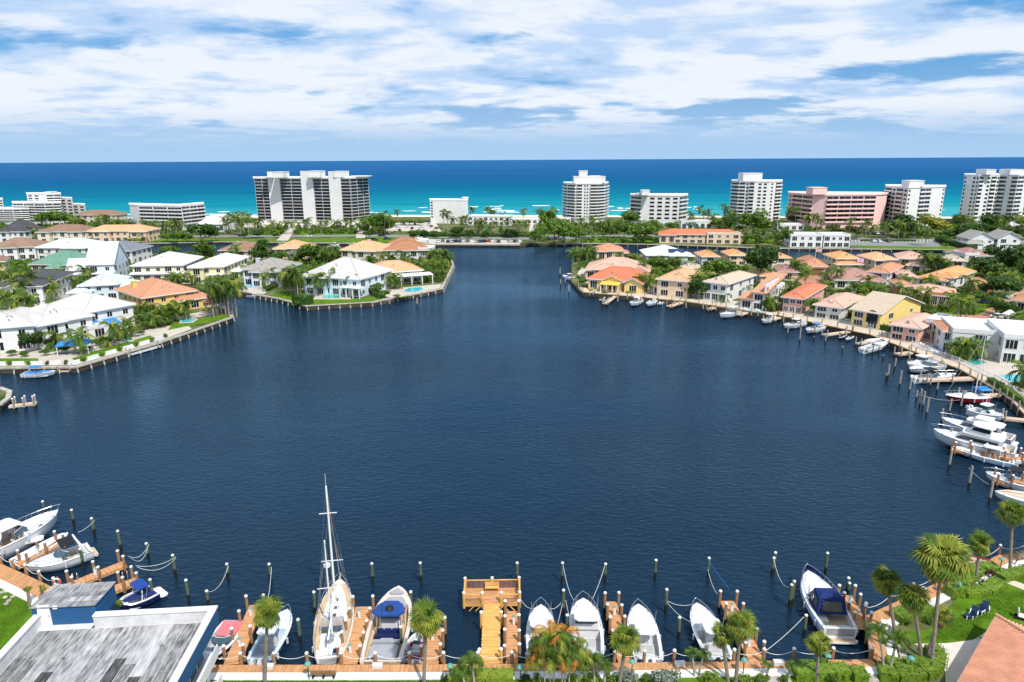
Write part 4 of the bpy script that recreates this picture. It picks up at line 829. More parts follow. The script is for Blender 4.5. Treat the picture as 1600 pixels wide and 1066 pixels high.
T_('1187,440,58,54;1090,468,32,32;1080,466,18,22;1540,440,50,38;1572,436,66,52;1600,446,44,42;1570,466,54,36;1550,462,36,26;1568,496,30,26;1556,490,20,22;1578,498,22,22',kind='dark',**rt_); T_('1072,432,24,26;1082,428,14,16;1565,440,14,12;1328,470,20,14',kind='silver',**rt_); T_('1580,522,40,24;1560,520,24,16;1345,430,24,14;1408,436,22,14;1385,428,16,14',kind='olive',**rt_); T_('1280,456,16,12;1246,452,12,10;1428,418,18,10;1380,462,12,12;1250,416,16,14',kind='light',**rt_); T_('945,458,12,4;985,458,16,4;930,452,8,5',kind='lime',low=True,**rt_)
# undergrowth between the houses: one mass nobody could count
def inside(pp, x, y):
    r = False; j = len(pp)-1
    for i in range(len(pp)):
        if (pp[i][1] > y) != (pp[j][1] > y) and x < (pp[j][0]-pp[i][0])*(y-pp[i][1])/(pp[j][1]-pp[i][1])+pp[i][0]: r = not r
        j = i
    return r
def undergrowth(regions, seed, name='undergrowth', smax=2.2):
    rnd = random.Random(seed); mb = MB()
    base = [crown_mesh(90+i, 70, [0,1,2], .8, .26, 5) for i in range(5)]
    boxes = []
    for o in COL.objects:
        if '_w' in o: boxes.append((o.matrix_basis.inverted(), o['_w'], o['_d']))
    for poly, n in regions:
        P = [G(x, y, LZ) for x, y in poly]; pp = [(p.x, p.y) for p in P]; xs = [p[0] for p in pp]; ys = [p[1] for p in pp]; k = 0; tries = 0
        while k < n and tries < n*12:
            tries += 1; x = rnd.uniform(min(xs), max(xs)); y = rnd.uniform(min(ys), max(ys))
            if not inside(pp, x, y) or any(inside(e, x, y) for e in EXC): continue
            bad = False
            for M, w, d in boxes:
                q = M @ Vector((x, y, LZ))
                if -1.8 < q.x < w+1.8 and -1.8 < q.y < d+1.8: bad = True; break
            if bad: continue
            s = rnd.uniform(.8, smax); h = s*rnd.uniform(.6, 1.2)
            mb.join(rnd.choice(base), Matrix.Translation((x, y, LZ+h*.45)) @ Matrix.Rotation(rnd.uniform(0,6.3), 4, 'Z') @ Matrix.Diagonal((s, s, h, 1))); k += 1
    mb.obj(name, [lf_mid, lf_dark, lf_lite], kind='stuff')
undergrowth([([(0,377),(330,372),(340,352),(200,345),(0,352)], 420), ([(340,366),(640,366),(640,350),(340,350)], 200), ([(840,379),(1030,381),(1030,350),(840,350)], 360), ([(1030,378),(1330,386),(1330,355),(1030,350)], 340), ([(1400,382),(1640,392),(1640,345),(1400,350)], 420),
  ([(640,372),(830,373),(830,364),(640,364)], 60)], 5)
undergrowth([([(0,500),(130,470),(230,450),(0,440)], 200), ([(0,440),(330,440),(380,400),(240,399),(0,394)], 420), ([(230,505),(300,492),(280,470),(200,480)], 40), ([(390,440),(560,455),(690,440),(700,402),(600,396),(420,400)], 500)], 6)
undergrowth([([(905,402),(1000,401),(1100,405),(1100,450),(990,450),(905,442)], 380), ([(1100,406),(1300,411),(1600,417),(1600,500),(1500,520),(1430,515),(1250,470),(1100,455)], 620)], 8, smax=1.6)
# ================================================================ SEAWALLS, FENCES, POOLS, CARS
def resample(P, step):
    out = []; 
    for a, b in zip(P[:-1], P[1:]):
        L_ = (b-a).length; n = max(1, int(round(L_/step)))
        for i in range(n): out.append((a.lerp(b, i/n), (b-a).normalized()))
    return out
def seawall(pts, label, cap=concrete, spacing=3.0, pile=concrete, w=.9, out=1, pz=(-1.5, .95), batter=.5, name='seawall'):
    P = [G(x, y, LZ) for x, y in pts]; c = sum(P, Vector())/len(P); t = thing(name, label, 'seawall', (c.x, c.y, 0)); mb = MB()
    for a, b in zip(P[:-1], P[1:]):
        u = (b-a); m_ = (a+b)/2-c; mb.obox((m_.x, m_.y), (u.x, u.y), u.length/2+.15, w/2, LZ-.22, LZ+.16+.004*random.random())
    mb.obj('cap', cap, t)
    pm = cached(('spile', pile.name, batter), lambda: MB().tube([(0,-.55-batter,-1.6),(0,-.45,.9)], .17, 6).mesh('pile', pile))
    for p, u in resample(P, spacing):
        link('pile', pm, t, (p.x-c.x, p.y-c.y, 0), math.atan2(u.y, u.x)+(0 if out > 0 else math.pi))
    return t
seawall([(-60,576),(0,575),(118,573.5),(250,535),(362,496),(361,489),(338,476)], 'pale seawall with slanting concrete piles below the big white house', spacing=3.2)
seawall([(380,455),(400,460.5),(435,466.5),(480,478.5),(580,472.5),(690,451.5),(708,414.5),(703,398)], 'seawall with concrete piles around the grey roofed house point', spacing=3.4)
seawall([(118,440.5),(200,439.5),(280,448.5),(330,451.5),(378,454.5)], 'shaded seawall at the back of the narrow canal', spacing=4, pile=wetwood)
seawall(SHORE_FAR[1:9], 'long dark seawall below the car park on the far shore', spacing=5, pile=wetwood, batter=.1)
seawall(SHORE_FAR[10:-1], 'dark seawall with pale cap below the red roofed townhouses', spacing=5, pile=concrete, batter=.1)
seawall([(0,606.5),(15,612),(13,622),(0,632)], 'small curved seawall with pale cap at left edge', spacing=2.5)
# promenade decks on the right peninsula
def promenade(pts, width, label, dm, postm, spacing=4.5, z=LZ+.12, hp=1.5, lowp=True):
    P = [G(x, y, z) for x, y in pts]; c = P[len(P)//2].copy(); t = thing('promenade', label, 'boardwalk', (c.x, c.y, 0)); mb = MB()
    for k, (p, u) in enumerate(resample(P, .5)):
        nv = Vector((-u.y, u.x, 0)); m_ = p+u*.25+nv*width/2-c; mb.obox((m_.x, m_.y), (nv.x, nv.y), width/2, .235, z-.1, z+random.uniform(0,.015))
    mb.obj('deck_boards', dm, t, kind='stuff')
    fb = MB()
    for a, b in zip(P[:-1], P[1:]): u = b-a; m_ = (a+b)/2-c; fb.obox((m_.x, m_.y), (u.x, u.y), u.length/2, .07, z-.4, z-.101)
    fb.obj('fascia', dm, t)
    pm = cached(('ppost', postm.name, hp), lambda: MB().tube([(0,0,-2),(0,0,z+hp)], .15, 6).mesh('post', postm))
    for p, u in resample(P, spacing): link('post', pm, t, (p.x-c.x+u.y*.25, p.y-c.y-u.x*.25, 0))
    return t
tan = mat('tan_deck_boards', (.56,.42,.31), .85, .15, .5)
promenade([(905,449),(911,456),(987,462.5),(1072,470.5),(1135,480),(1240,496.5),(1360,522.5),(1425,547.5),(1500,576),(1575,619),(1604,650),(1640,698)], 2.4, 'long tan waterside deck with piles curving along the right houses', tan, greywood, 4.2)
def fence(pts, label, z=LZ, h=1.1, step=2.2, m=whitep, name='railing', panel=True, off=0):
    P = [G(x, y, z) for x, y in pts]; c = P[0].copy(); t = thing(name, label, 'railing', (c.x, c.y, z)); pm = cached(('fpost', h, m.name), lambda: MB().box(-.06,.06,-.06,.06,0,h+.1).mesh('post', m))
    for a, b in zip(P[:-1], P[1:]):
        u = b-a; m_ = (a+b)/2-c; L_ = u.length/2-.05
        MB().obox((m_.x, m_.y), (u.x, u.y), L_, .04, h-.08, h).obj('top_rail', m, t); MB().obox((m_.x, m_.y), (u.x, u.y), L_, .03, .12, .2).obj('bottom_rail', m, t)
        bb = MB(); n = int(u.length/.35)
        for i in range(n): q = a.lerp(b, (i+.5)/n)-c; bb.obox((q.x, q.y), (u.x, u.y), .03, .02, .2, h-.08)
        bb.obj('baluster', m, t, kind='stuff')
    for p, u in resample(P, step): link('post', pm, t, (p.x-c.x, p.y-c.y, 0))
    return t
fence([(1262,490),(1365,515)], 'white railing in front of the pale pink roofed house')
fence([(1425,540),(1498,567),(1575,605),(1625,660)], 'long white railing beside the pools at right')
fence([(1075,464),(1130,472)], 'white railing between peach house and white house')
fence([(378,451),(415,457)], 'white rail by the small pool of lavender house')
def wall_(pts, label, h=1.8, m=white, th=.14, name='garden_wall'):
    P = [G(x, y, LZ) for x, y in pts]; c = P[0].copy(); t = thing(name, label, 'wall', (c.x, c.y, LZ)); mb = MB(); cp = MB()
    for a, b in zip(P[:-1], P[1:]):
        u = b-a; m_ = (a+b)/2-c; mb.obox((m_.x, m_.y), (u.x, u.y), u.length/2, th, -.2, h); cp.obox((m_.x, m_.y), (u.x, u.y), u.length/2+.1, th+.07, h, h+.1)
    mb.obj('wall', m, t); cp.obj('coping', m, t); return t
wall_([(1322,461),(1412,476)], 'long grey white garden wall behind the pale pink roofed house', m=offwhite)
# planter boxes on the big house seawall: white panels with shrubs between
P0 = [G(x, y, LZ) for x, y in [(0,571),(116,569.5),(250,531),(262,526)]]
for k, (p, u) in enumerate(resample(P0, 4.6)):
    pb = MB().obox((0, 0), (u.x, u.y), 1.35, .12, 0, .85).obj('white_wall_panel', whitep, None, loc=(p.x, p.y, LZ)); auto(pb, 'low white wall panel', 'wall panel', 'white wall panels on the seawall')
    tree(*proj((p.x+u.x*2.3, p.y+u.y*2.3, LZ)), 8, 8, 'green', True, group='shrubs between the white panels', name='shrub')
def pool(pts, label, m=poolwater, spa=False):
    P = ccw(poly_px(pts, LZ+.05)); c = Vector((sum(p[0] for p in P)/len(P), sum(p[1] for p in P)/len(P))); t = thing('swimming_pool', label, 'pool', (c.x, c.y, LZ)); q = [(x-c.x, y-c.y) for x, y in P]
    fill(MB(), q, .13).obj('pool_water', m, t); n = len(q); big = [(x*1.0+(.5 if x > 0 else -.5), y+(.5 if y > 0 else -.5)) for x, y in q]; mb = MB()
    vs = [(x,y,.2) for x,y in q]+[(x,y,.2) for x,y in big]+[(x,y,.0) for x,y in q]+[(x,y,-.1) for x,y in big]
    mb.add(vs, [(i,n+i,n+(i+1)%n,(i+1)%n) for i in range(n)]+[(i,(i+1)%n,2*n+(i+1)%n,2*n+i) for i in range(n)]+[(n+i,3*n+i,3*n+(i+1)%n,n+(i+1)%n) for i in range(n)]); mb.obj('coping', palepave, t); return t
pool([(191,531),(199,534),(208,532.5),(206,528),(196,527)], 'small bright blue pool beside the big white house')
pool([(284,505),(300,504),(306,500),(298,497),(284,499)], 'blue pool in front of the yellow villa')
pool([(382,450),(398,450.5),(408,447),(396,445),(384,446)], 'pale blue pool of the lavender white house')
pool([(505,466.5),(530,466.5),(533,461),(520,458.5),(505,459.5)], 'green pool before the big grey roofed house', poolgreen)
pool([(630,456),(648,457),(662,453),(657,449),(638,450.5)], 'turquoise pool with step fountain on the tile house terrace')
pool([(1007,457),(1026,458),(1031,455),(1020,452.5),(1010,454)], 'green blue pool beside the coral roofed house', poolgreen)
pool([(1452,545),(1472,552),(1482,547.5),(1462,541)], 'deep blue rectangular pool with white loungers', mat('deep_pool_water', (.01,.12,.38), .05, .1, .4, spec=.5))
pool([(1512,566),(1524,572),(1541,568),(1534,563.5),(1520,562.5)], 'small kidney pool with pale green water', poolgreen)
pool([(1560,587),(1580,598),(1640,600),(1640,584)], 'long light blue pool at the right edge')
pool([(216,441),(240,442),(242,439),(218,438.5)], 'narrow green pool in front of the cream house', poolgreen)
# hedges
def hedge(pts, h, w, label, kind=(lf_mid, lf_dark, lf_lite), z=LZ, dens=70, size=.095, seed=1):
    P = [G(x, y, z) for x, y in pts]; c = P[0].copy(); rnd = random.Random(seed+int(abs(c.x)*10)); mb = MB()
    for a, b in zip(P[:-1], P[1:]):
        L_ = (b-a).length; u = (b-a)/L_; nv = Vector((-u.y, u.x, 0)); m_ = (a+b)/2-c
        mb.obox((m_.x, m_.y), (u.x, u.y), L_/2, w/2*.85, 0, h*.93, 1)
        n = int(dens*L_*(w+2*h)/3)
        for i in range(n):
            f = rnd.random()*(w+2*h); q = a+u*rnd.uniform(-.1, L_+.1)-c
            if f < w: p = q+nv*(f-w/2)+Vector((0,0,h)); nn = Vector((0,0,1))
            elif f < w+h: p = q-nv*w/2+Vector((0,0,f-w)); nn = -nv
            else: p = q+nv*w/2+Vector((0,0,f-w-h)); nn = nv
            nn = (nn+Vector((rnd.uniform(-.7,.7),rnd.uniform(-.7,.7),rnd.uniform(-.4,.7)))).normalized(); s = size*rnd.uniform(.6,1.3)
            aa = nn.cross(Vector((rnd.uniform(-1,1),rnd.uniform(-1,1),.3))).normalized(); bb = nn.cross(aa); p = p+nn*rnd.uniform(-.02,.08)
            mb.add([p-aa*s, p-bb*s*.6, p+aa*s, p+bb*s*.6], [(0,1,2,3)], rnd.choice([0,0,1,2]))
    o = mb.obj('hedge', list(kind), loc=(c.x, c.y, z)); return tag(o, label, 'hedge')
dk = (lf_dark, lf_dark, lf_mid)
hedge([(463,474),(484,476)], 2.8, 4.5, 'tall clipped box hedge on the point beside the pool', dens=12, size=.3)
hedge([(414,456),(442,443)], 1.3, 2.2, 'low clipped hedge by the lavender house pool', dens=10, size=.3)
hedge([(570,452),(597,467)], 1.6, 2.6, 'loose hedge between grey and tile roofed houses', dens=10, size=.3)
hedge([(1466,377),(1520,391)], 2.2, 4.5, 'dark long hedge beside the white gabled cottages', dk, dens=8, size=.35)
hedge([(1369,513.5),(1395,519)], 1.4, 1.8, 'clipped hedge in front of the salmon house', dens=12, size=.25)
hedge([(1546,597),(1600,632),(1630,660)], 1.1, 1.4, 'bright clipped hedge along the right promenade', (lf_lite, lf_mid, lf_lime), dens=16, size=.2)
hedge([(640,369.5),(828,370.5)], 1.6, 3, 'long dark hedge across from the far car park', dk, dens=5, size=.4)
hedge([(1345,377),(1430,377.5)], 1.0, 2, 'low hedge in front of the far right car park', dens=6, size=.4)
# cars
def car_proto(body):
    t = link('parked_car', None)
    def prof(mb, pr, hw, m=0, hw2=None):
        n = len(pr); vs = [(x,-hw,z) for x,z in pr]+[(x,hw,z) for x,z in pr]
        mb.add(vs, [(i,(i+1)%n,n+(i+1)%n,n+i) for i in range(n)]+[tuple(range(n))[::-1], tuple(range(n,2*n))], m); return mb
    prof(MB(), [(-2.2,.35),(-2.25,.8),(-1.9,1.0),(-1.5,1.0),(1.1,.98),(2.1,.82),(2.25,.6),(2.2,.35)], .9).obj('body', body, t)
    prof(MB(), [(-1.75,1.0),(-1.35,1.45),(.35,1.47),(1.05,.99)], .80).obj('glasshouse', glass, t); MB().box(-1.3,.3,-.7,.7,1.46,1.52).obj('roof', body, t)
    wm = cached(('wheel',), lambda: MB().tube([(0,-.1,0),(0,.1,0)], .34, 10).mesh('wheel', rubber))
    for x in (-1.4,1.4):
        for y in (-.85,.85): link('wheel', wm, t, (x,y,.34))
    lm_ = cached(('hl',), lambda: MB().box(-.03,.03,-.2,.2,-.08,.08).mesh('headlight', chrome))
    for y in (-.6,.6): link('headlight', lm_, t, (2.24,y,.66))
    return t
def paint(n, c): return mat(n, c, .25, .02, 1, spec=.6)
CARC = [('white', (.7,.7,.7)), ('black', (.012,.012,.014)), ('dark blue', (.02,.04,.12)), ('silver', (.42,.43,.45)), ('grey', (.14,.14,.15)), ('red', (.35,.02,.02))]
cars = {n: car_proto(paint(n.replace(' ','_')+'_car_paint', c)) for n, c in CARC}; used = set()
def car(px, py, col, rz, grp='parked cars on the far shore', z=LZ+.09):
    p = G(px, py, z)
    if col in used: o = copy_thing(cars[col], p, rz)
    else: o = cars[col]; used.add(col); o.location = p; o.rotation_euler = (0,0,rz)
    auto(o, col+' parked car', 'car', grp)
random.seed(5)
for x, c in ((647,'grey'),(655,'white'),(685,'white'),(692,'grey'),(700,'black'),(707,'silver'),(713,'black'),(719,'dark blue'),(725,'white'),(731,'grey'),(745,'silver'),(751,'dark blue'),(757,'black'),(764,'red'),(772,'white'),(779,'dark blue'),(796,'silver'),(804,'black'),(811,'white')):
    car(x, 378.6+random.uniform(-.4,.4), c, random.uniform(1.3,1.8))
for x, y, c, r in ((585,376,'dark blue',.1),(605,374.5,'dark blue',.05),(597,369.3,'black',0),(482,370.5,'white',0),(378,369.5,'dark blue',0),(655,373,'white',0),(820,368.8,'white',0),(872,374,'grey',.2)): car(x, y, c, r)
for i in range(12): car(610+i*6.4+(i%2)*2, 352+(i%3)*3, random.choice(['black','grey','white','silver','dark blue']), random.uniform(1.2,1.9), 'cars in the beach car park')
for i in range(16): car(404+i*10.5, 355.5-.2*(i%3), random.choice(['black','grey','white','silver','dark blue']), random.uniform(1.3,1.8), 'cars before the dark glass tower')
for x, y, c in ((1352,366,'black'),(1358,366,'silver'),(1364,366.2,'black'),(1370,366.3,'white'),(1376,366.4,'black'),(1365,378.3,'white'),(1372,378.5,'white'),(1388,378.6,'grey')): car(x, y, c, random.uniform(1.3,1.8), 'cars in front of the rose pink block')
for x, y, c, r in ((1543,474,'dark blue',-.5),(1560,498,'white',.2),(112,487,'black',.3),(1228,431,'grey',0)): car(x, y, c, r, 'cars in the house driveways')
# delivery truck with a waving red and white print on its box
p = G(46,498,LZ+.04); t = thing('box_truck', 'white box delivery truck with red print on its side', 'truck', p, math.pi+.35)
MB().box(-3.2,1.2,-1.15,1.15,.7,3.4).obj('cargo_box', whitep, t); MB().box(1.25,3.1,-1.05,1.05,.55,1.5).frus((1.25,2.9,1.05,1.0,1.5,1.5),(1.3,2.2,.95,.9,2.5,2.45)).obj('cab', whitep, t); MB().frus((2.25,2.95,.92,.92,1.52,1.52),(2.1,2.3,.85,.85,2.4,2.38)).obj('windshield', glass, t)
for s in (-1,1): 
    mbp = MB(); mbp.add([(-2.4,s*1.16,1.5),(-.6,s*1.16,1.3),(.2,s*1.16,2.4),(-1.5,s*1.16,2.9)], [(0,1,2,3)]); mbp.obj('side_print', mat('red_print', (.5,.04,.04), .6, .3, 1.2), t)
for x in (-2.2,2.1):
    for y in (-1,1): link('wheel', bpy.data.meshes['wheel'], t, (x,y,.42), 0, 1.25)
# flag poles, street poles
def pole(px, py, ytop, label, flag=None, z=LZ, name='flagpole'):
    p = G(px, py, z); h = zat(px, ytop, p.y)-z; t = thing(name, label, 'pole', p); MB().tube([(0,0,0),(0,0,h)], .12, 6, r1=.07).obj('shaft', whitep, t); MB().lathe([(.05,h),(.16,h+.1),(.05,h+.25)], 8).obj('finial', whitep, t)
    if flag:
        f = MB(); n = 8; L_, H = 2.6, 1.7
        for k in range(7):
            z0, z1 = h-.2-H*(k+1)/7, h-.2-H*k/7
            vs = []
            for i in range(n+1): x = L_*i/n; y = .22*math.sin(i*.9)*(i/n+.3); d = -.5*(i/n)**1.5; vs += [(x,y,z0+d),(x,y,z1+d)]
            f.add(vs, [(2*i,2*i+2,2*i+3,2*i+1) for i in range(n)], k%2)
        f.obj('flag', flag, t)
red_f = mat('flag_red', (.5,.03,.06), .8, 0); wh_f = mat('flag_white', (.75,.75,.75), .8, 0); mag = mat('flag_magenta', (.55,.10,.45), .8, 0)
pole(1273,410,387, 'white pole with striped flag near the brown garage house', [red_f, wh_f]); pole(1338,424,402, 'pole with magenta flag by the vivid orange roof', [mag, wh_f])
pole(1503,432,408, 'white pole beside the beige hip roofed house', name='white_pole')
# ================================================================ DOCKS, PILES, ROPES
capm = mat('white_pile_cap', (.75,.75,.75), .5, .05, 2)
def cap_mesh(r=.17): return cached(('cap', r), lambda: MB().lathe([(r,-.05),(r,.03),(r*.6,.11),(.02,.15)], 9).mesh('cap', capm))
def post_mesh(key, segs, r):
    """segs: [(z0,z1,material)]"""
    def mk():
        mb = MB(); ms = []
        for i, (a, b, m) in enumerate(segs): mb.tube([(0,0,a),(0,0,b)], r*(1+.03*(i==0)), 8, i, cap=(i == len(segs)-1)); ms.append(m)
        return mb.mesh('post', ms)
    return cached(('post',)+key, mk)
def pile(px, ytop, ywl, m=copperwood, r=.155, words=None, cap=True, group='mooring piles standing in the lagoon'):
    p = G(px, ywl, 0); h = max(1.2, zat(px, ytop, p.y)); hq = round(h*4)/4
    t = link('mooring_pile', None, None, p, random.uniform(0,6)); auto(t, words or 'mooring pile', 'pile', group); t.rotation_euler.x = random.uniform(-.02,.02); t.rotation_euler.y = random.uniform(-.02,.02)
    link('post', post_mesh((hq, m.name, r), [(-2,1.0,wetwood),(1.0,hq,m)], r), t)
    if cap: link('cap', cap_mesh(r*1.05), t, (0,0,hq))
    return t
def dock(p0, p1, w, label, m=deckwood, n=4, z=1.0, hp=1.35, cap=True, pm=postwood, name='finger_dock', cat='dock', both=True, endp=True, group=None, brd=.145):
    a, b = G(*p0, z), G(*p1, z); u = (b-a).normalized(); L_ = (b-a).length; nv = Vector((-u.y,u.x,0)); t = thing(name, label, cat, (a.x,a.y,0), math.atan2(u.y,u.x), group); mb = MB(); k = int(L_/brd)
    for i in range(k): x = (i+.5)*L_/k; e = random.uniform(-.03,.03); mb.box(x-brd*.46, x+brd*.46, -w/2+e, w/2+e, z-.04, z+random.uniform(0,.008))
    mb.obj('deck_boards', m, t, kind='stuff')
    MB().box(0, L_, -w/2+.05, -w/2+.14, z-.34, z-.041).box(0, L_, w/2-.14, w/2-.05, z-.34, z-.041).box(.05,.16,-w/2+.14,w/2-.14,z-.3,z-.041).obj('stringer', m, t)
    if n:
        pmh = post_mesh((hp, z, pm.name), [(-2,.55,wetwood),(.55,z+hp,pm)], .15)
        for i in range(n):
            for s in ((-1,1) if both else (1,)):
                x = .3+(L_-1.2)*i/max(1,n-1)
                o = link('pile', pmh, t, (x, s*(w/2+.13), 0), 0, (1,1,random.uniform(.94,1.04)))
                if cap: link('cap', cap_mesh(), o, (0,0,z+hp))
    return t
def rope(a, b, sag=.6, words='white mooring rope', r=.02, group='ropes between piles and boats', m=None):
    a, b = Vector(a), Vector(b); n = 10; pts = [a.lerp(b, i/n)+Vector((0,0,-sag*4*(i/n)*(1-i/n))) for i in range(n+1)]; c = (a+b)/2
    o = MB().tube([p-c for p in pts], r, 4).obj('mooring_rope', m or ropem, loc=c); auto(o, words, 'rope', group); return o
def rp_(a, b, za, zb, sag=.6, **k): return rope(G(*a, za), G(*b, zb), sag, **k)
# ================================================================ BOATS
class Boat:
    def __init__(s, name, label, cat, bow, stern, B, fb, hullm=gelcoat, bottom=None, deckm=gelcoat, tr=.86, pw=2.1, group=None, zr=None, rake=.13):
        zr = fb if zr is None else zr; a, b = G(*stern, zr), G(*bow, zr*1.3); d = b-a; d.z = 0; s.L = d.length; s.B = B; s.fb = fb; s.tr = tr; s.pw = pw
        s.t = thing(name, label, cat, (a.x,a.y,0), math.atan2(d.y,d.x), group); s.deckm = deckm
        s.a = Vector((a.x,a.y,0)); s.u = d.normalized(); LM_B.append((a.x+d.x/2, a.y+d.y/2, label))
        n = 16; mb = MB()
        for i in range(n+1):
            t = i/n; hb = s.hb(t); zs = s.zs(t)
            for (y, z, k) in ((hb,zs,1),(hb*.955*(1-.2*t*t),zs*.45+.12,.7),(hb*.84*(1-.55*t**2.5),.10+.35*fb*t**3,.35),(0,-.35+(.3+.4*fb)*t**4,0),(-hb*.84*(1-.55*t**2.5),.10+.35*fb*t**3,.35),(-hb*.955*(1-.2*t*t),zs*.45+.12,.7),(-hb,zs,1)):
                mb.v.append((s.L*t-rake*s.L*t**4*(1-k), y, z))
        for i in range(n):
            for j in range(6): mb.f.append((i*7+j, i*7+j+1, (i+1)*7+j+1, (i+1)*7+j)); mb.m.append(1 if j in (2,3) else 0)
        mb.f.append(tuple(range(7))); mb.m.append(0)
        s.part(mb, 'hull', [hullm, bottom or wetwood], True)
    def hb(s, t):
        if t < .4: return s.B/2*(s.tr+(1-s.tr)*math.sin(math.pi/2*t/.4))
        q = (t-.4)/.6; return s.B/2*max(.0, 1-q**s.pw)**.70+.01
    def zs(s, t): return s.fb*(1+.38*t*t)
    def part(s, mb, name, m, smooth=False, par=None): return mb.obj(name, m, par or s.t, smooth)
    def deck(s, t0, t1=1.0, m=None, sole=.35, gw=.25, solem=None, name='deck', camber=.06, inset=.0):
        """closed deck from t0 to t1; an open cockpit with gunwales, sole and bulkhead behind it"""
        n = 14; mb = MB()
        def strip(ta, tb, f):
            o = len(mb.v); k = 12
            for i in range(k+1): t = ta+(tb-ta)*i/k; mb.v += f(t)
            w = len(f(ta))
            for i in range(k):
                for j in range(w-1): mb.f.append((o+i*w+j, o+(i+1)*w+j, o+(i+1)*w+j+1, o+i*w+j+1)); mb.m.append(0)
        strip(t0, t1, lambda t: [(s.L*t,y*s.hb(t),s.zs(t)+camber*(1-y*y)+.004) for y in (-1,-.5,0,.5,1)])
        if t0 > 0.02:
            gy = lambda t: max(.02, s.hb(t)-gw)
            for sg in (-1,1):
                strip(0, t0, lambda t: [(s.L*t,sg*q,z) for q, z in ((s.hb(t),s.zs(t)+.004),(gy(t),s.zs(t)+.03),(gy(t),sole))] if sg > 0 else [(s.L*t,sg*q,z) for q, z in ((gy(t),sole),(gy(t),s.zs(t)+.03),(s.hb(t),s.zs(t)+.004))])
            g = gy(t0); x = s.L*t0; mb.add([(x,-g,sole),(x,g,sole),(x,g,s.zs(t0)+.05),(x,-g,s.zs(t0)+.05)], [(0,3,2,1)])
            g = gy(0); mb.box(0,.22,-g,g,sole,s.zs(0)+.03)
            sm = MB(); kk = 8
            for i in range(kk+1): t = t0*i/kk; sm.v += [(s.L*t,-gy(t),sole+.004),(s.L*t,gy(t),sole+.004)]
            for i in range(kk): sm.f.append((2*i,2*i+2,2*i+3,2*i+1)); sm.m.append(0)
            s.part(sm, 'cockpit_floor', solem or s.deckm)
        if name == 'deck' and t0 > .2 and m is None:
            for sg in (-1,1):
                nb = MB(); k = 8; ta, tb = t0+.03, t0+(.95-t0)*.92
                for i in range(k+1): t = ta+(tb-ta)*i/k; h0 = max(.03, s.hb(t)-.16); nb.v += [(s.L*t, sg*h0*.96, s.zs(t)+camber*.1+.016), (s.L*t, sg*max(.02, h0*.62), s.zs(t)+camber*.65+.018)]
                for i in range(k): nb.f.append((2*i,2*i+1,2*i+3,2*i+2) if sg > 0 else (2*i,2*i+2,2*i+3,2*i+1)); nb.m.append(0)
                s.part(nb, 'non_skid_panel', mat('grey_non_skid', (.50,.505,.50), .9, .06, 3))
        if name == 'deck' and s.L > 6:
            fk = cached(('fender',), lambda: MB().lathe([(.03,.72),(.11,.64),(.12,.2),(.11,.06),(.03,0)], 8).mesh('fender', mat('fender_vinyl', (.45,.47,.52), .5, .1, 2)))
            for f in (.16,.46):
                for sg in (-1,1): link('fender', fk, s.t, (s.L*f, sg*(s.hb(f)+.10), s.zs(f)-.78))
            ck = cached(('cleat',), lambda: MB().box(-.13,.13,-.025,.025,.04,.07).box(-.05,.05,-.02,.02,0,.04).mesh('cleat', chrome))
            for f in (.05,.5,.86):
                for sg in (-1,1): link('cleat', ck, s.t, (s.L*f, sg*max(.06, s.hb(f)-.10), s.zs(f)+.03))
        return s.part(mb, name, m or s.deckm)
    def rub(s, m=None, r=.045):
        for sg in (-1,1): s.part(MB().tube([(s.L*i/12, sg*(s.hb(i/12)+.01), s.zs(i/12)-.02) for i in range(13)], r, 4), 'rub_rail', m or chrome)
    def rail(s, t0=.45, h=.55, m=None, inset=.08, fwd=.35):
        mb = MB(); n = 9; L = []; Rr = []
        for i in range(n+1):
            t = t0+(1-t0)*i/n; y = max(.0, s.hb(t)-inset); hh = h*min(1, .25+i/2.5); p = (s.L*t+(fwd*(i/n)**3), y, s.zs(t)+hh); L.append(p); Rr.append((p[0],-p[1],p[2]))
            if i < n:
                for sg in (1,-1): mb.tube([(s.L*t, sg*y, s.zs(t)), (p[0], sg*p[1], p[2])], .014, 4, cap=False)
        mb.tube(L+Rr[::-1], .022, 5); s.part(mb, 'bow_rail', chrome)
    def hatch(s, x, w=.5, y=0, m=None): s.part(MB().box(x*s.L-w/2, x*s.L+w/2, y-w/2, y+w/2, s.zs(x)+.05, s.zs(x)+.11), 'hatch', m or glassb)
    def rbox(s, name, x0, x1, w, z0, z1, m, ch=.25, w1=None, mt=None):
        w1 = w if w1 is None else w1
        p = [(x0,-w/2+ch),(x0+ch,-w/2),(x1-ch,-w1/2),(x1,-w1/2+ch),(x1,w1/2-ch),(x1-ch,w1/2),(x0+ch,w/2),(x0,w/2-ch)]
        mb = MB(); mb.prism(p, z0, z1-.03, 0); mb.prism([(x*.985+.0075*(x0+x1), y*.97) for x, y in p], z1-.03, z1, 0); return s.part(mb, name, m)
    def outboard(s, ys, m=whitep, sc=1.0):
        for y in ys:
            mb = MB(); z = s.fb; mb.frus((-.75*sc,-.05*sc,.17*sc,.2*sc,z-.05,z-.1),(-.68*sc,-.1*sc,.13*sc,.17*sc,z+.42*sc,z+.36*sc),0); mb.box(-.5*sc,-.28*sc,-.09,.09,-.5,z-.06,0); mb.box(-.28,.02,-.14,.14,z-.45,z-.15,0)
            mb.v = [(a,b+y,c) for a,b,c in mb.v]; s.part(mb, 'outboard_motor', m)
    def seat(s, x, y, w, z, m, d=.5, hb=.45): s.part(MB().box(x,x+d,y-w/2,y+w/2,z,z+.42).box(x-.14,x-.005,y-w/2,y+w/2,z+.05,z+.42+hb), 'seat', m)
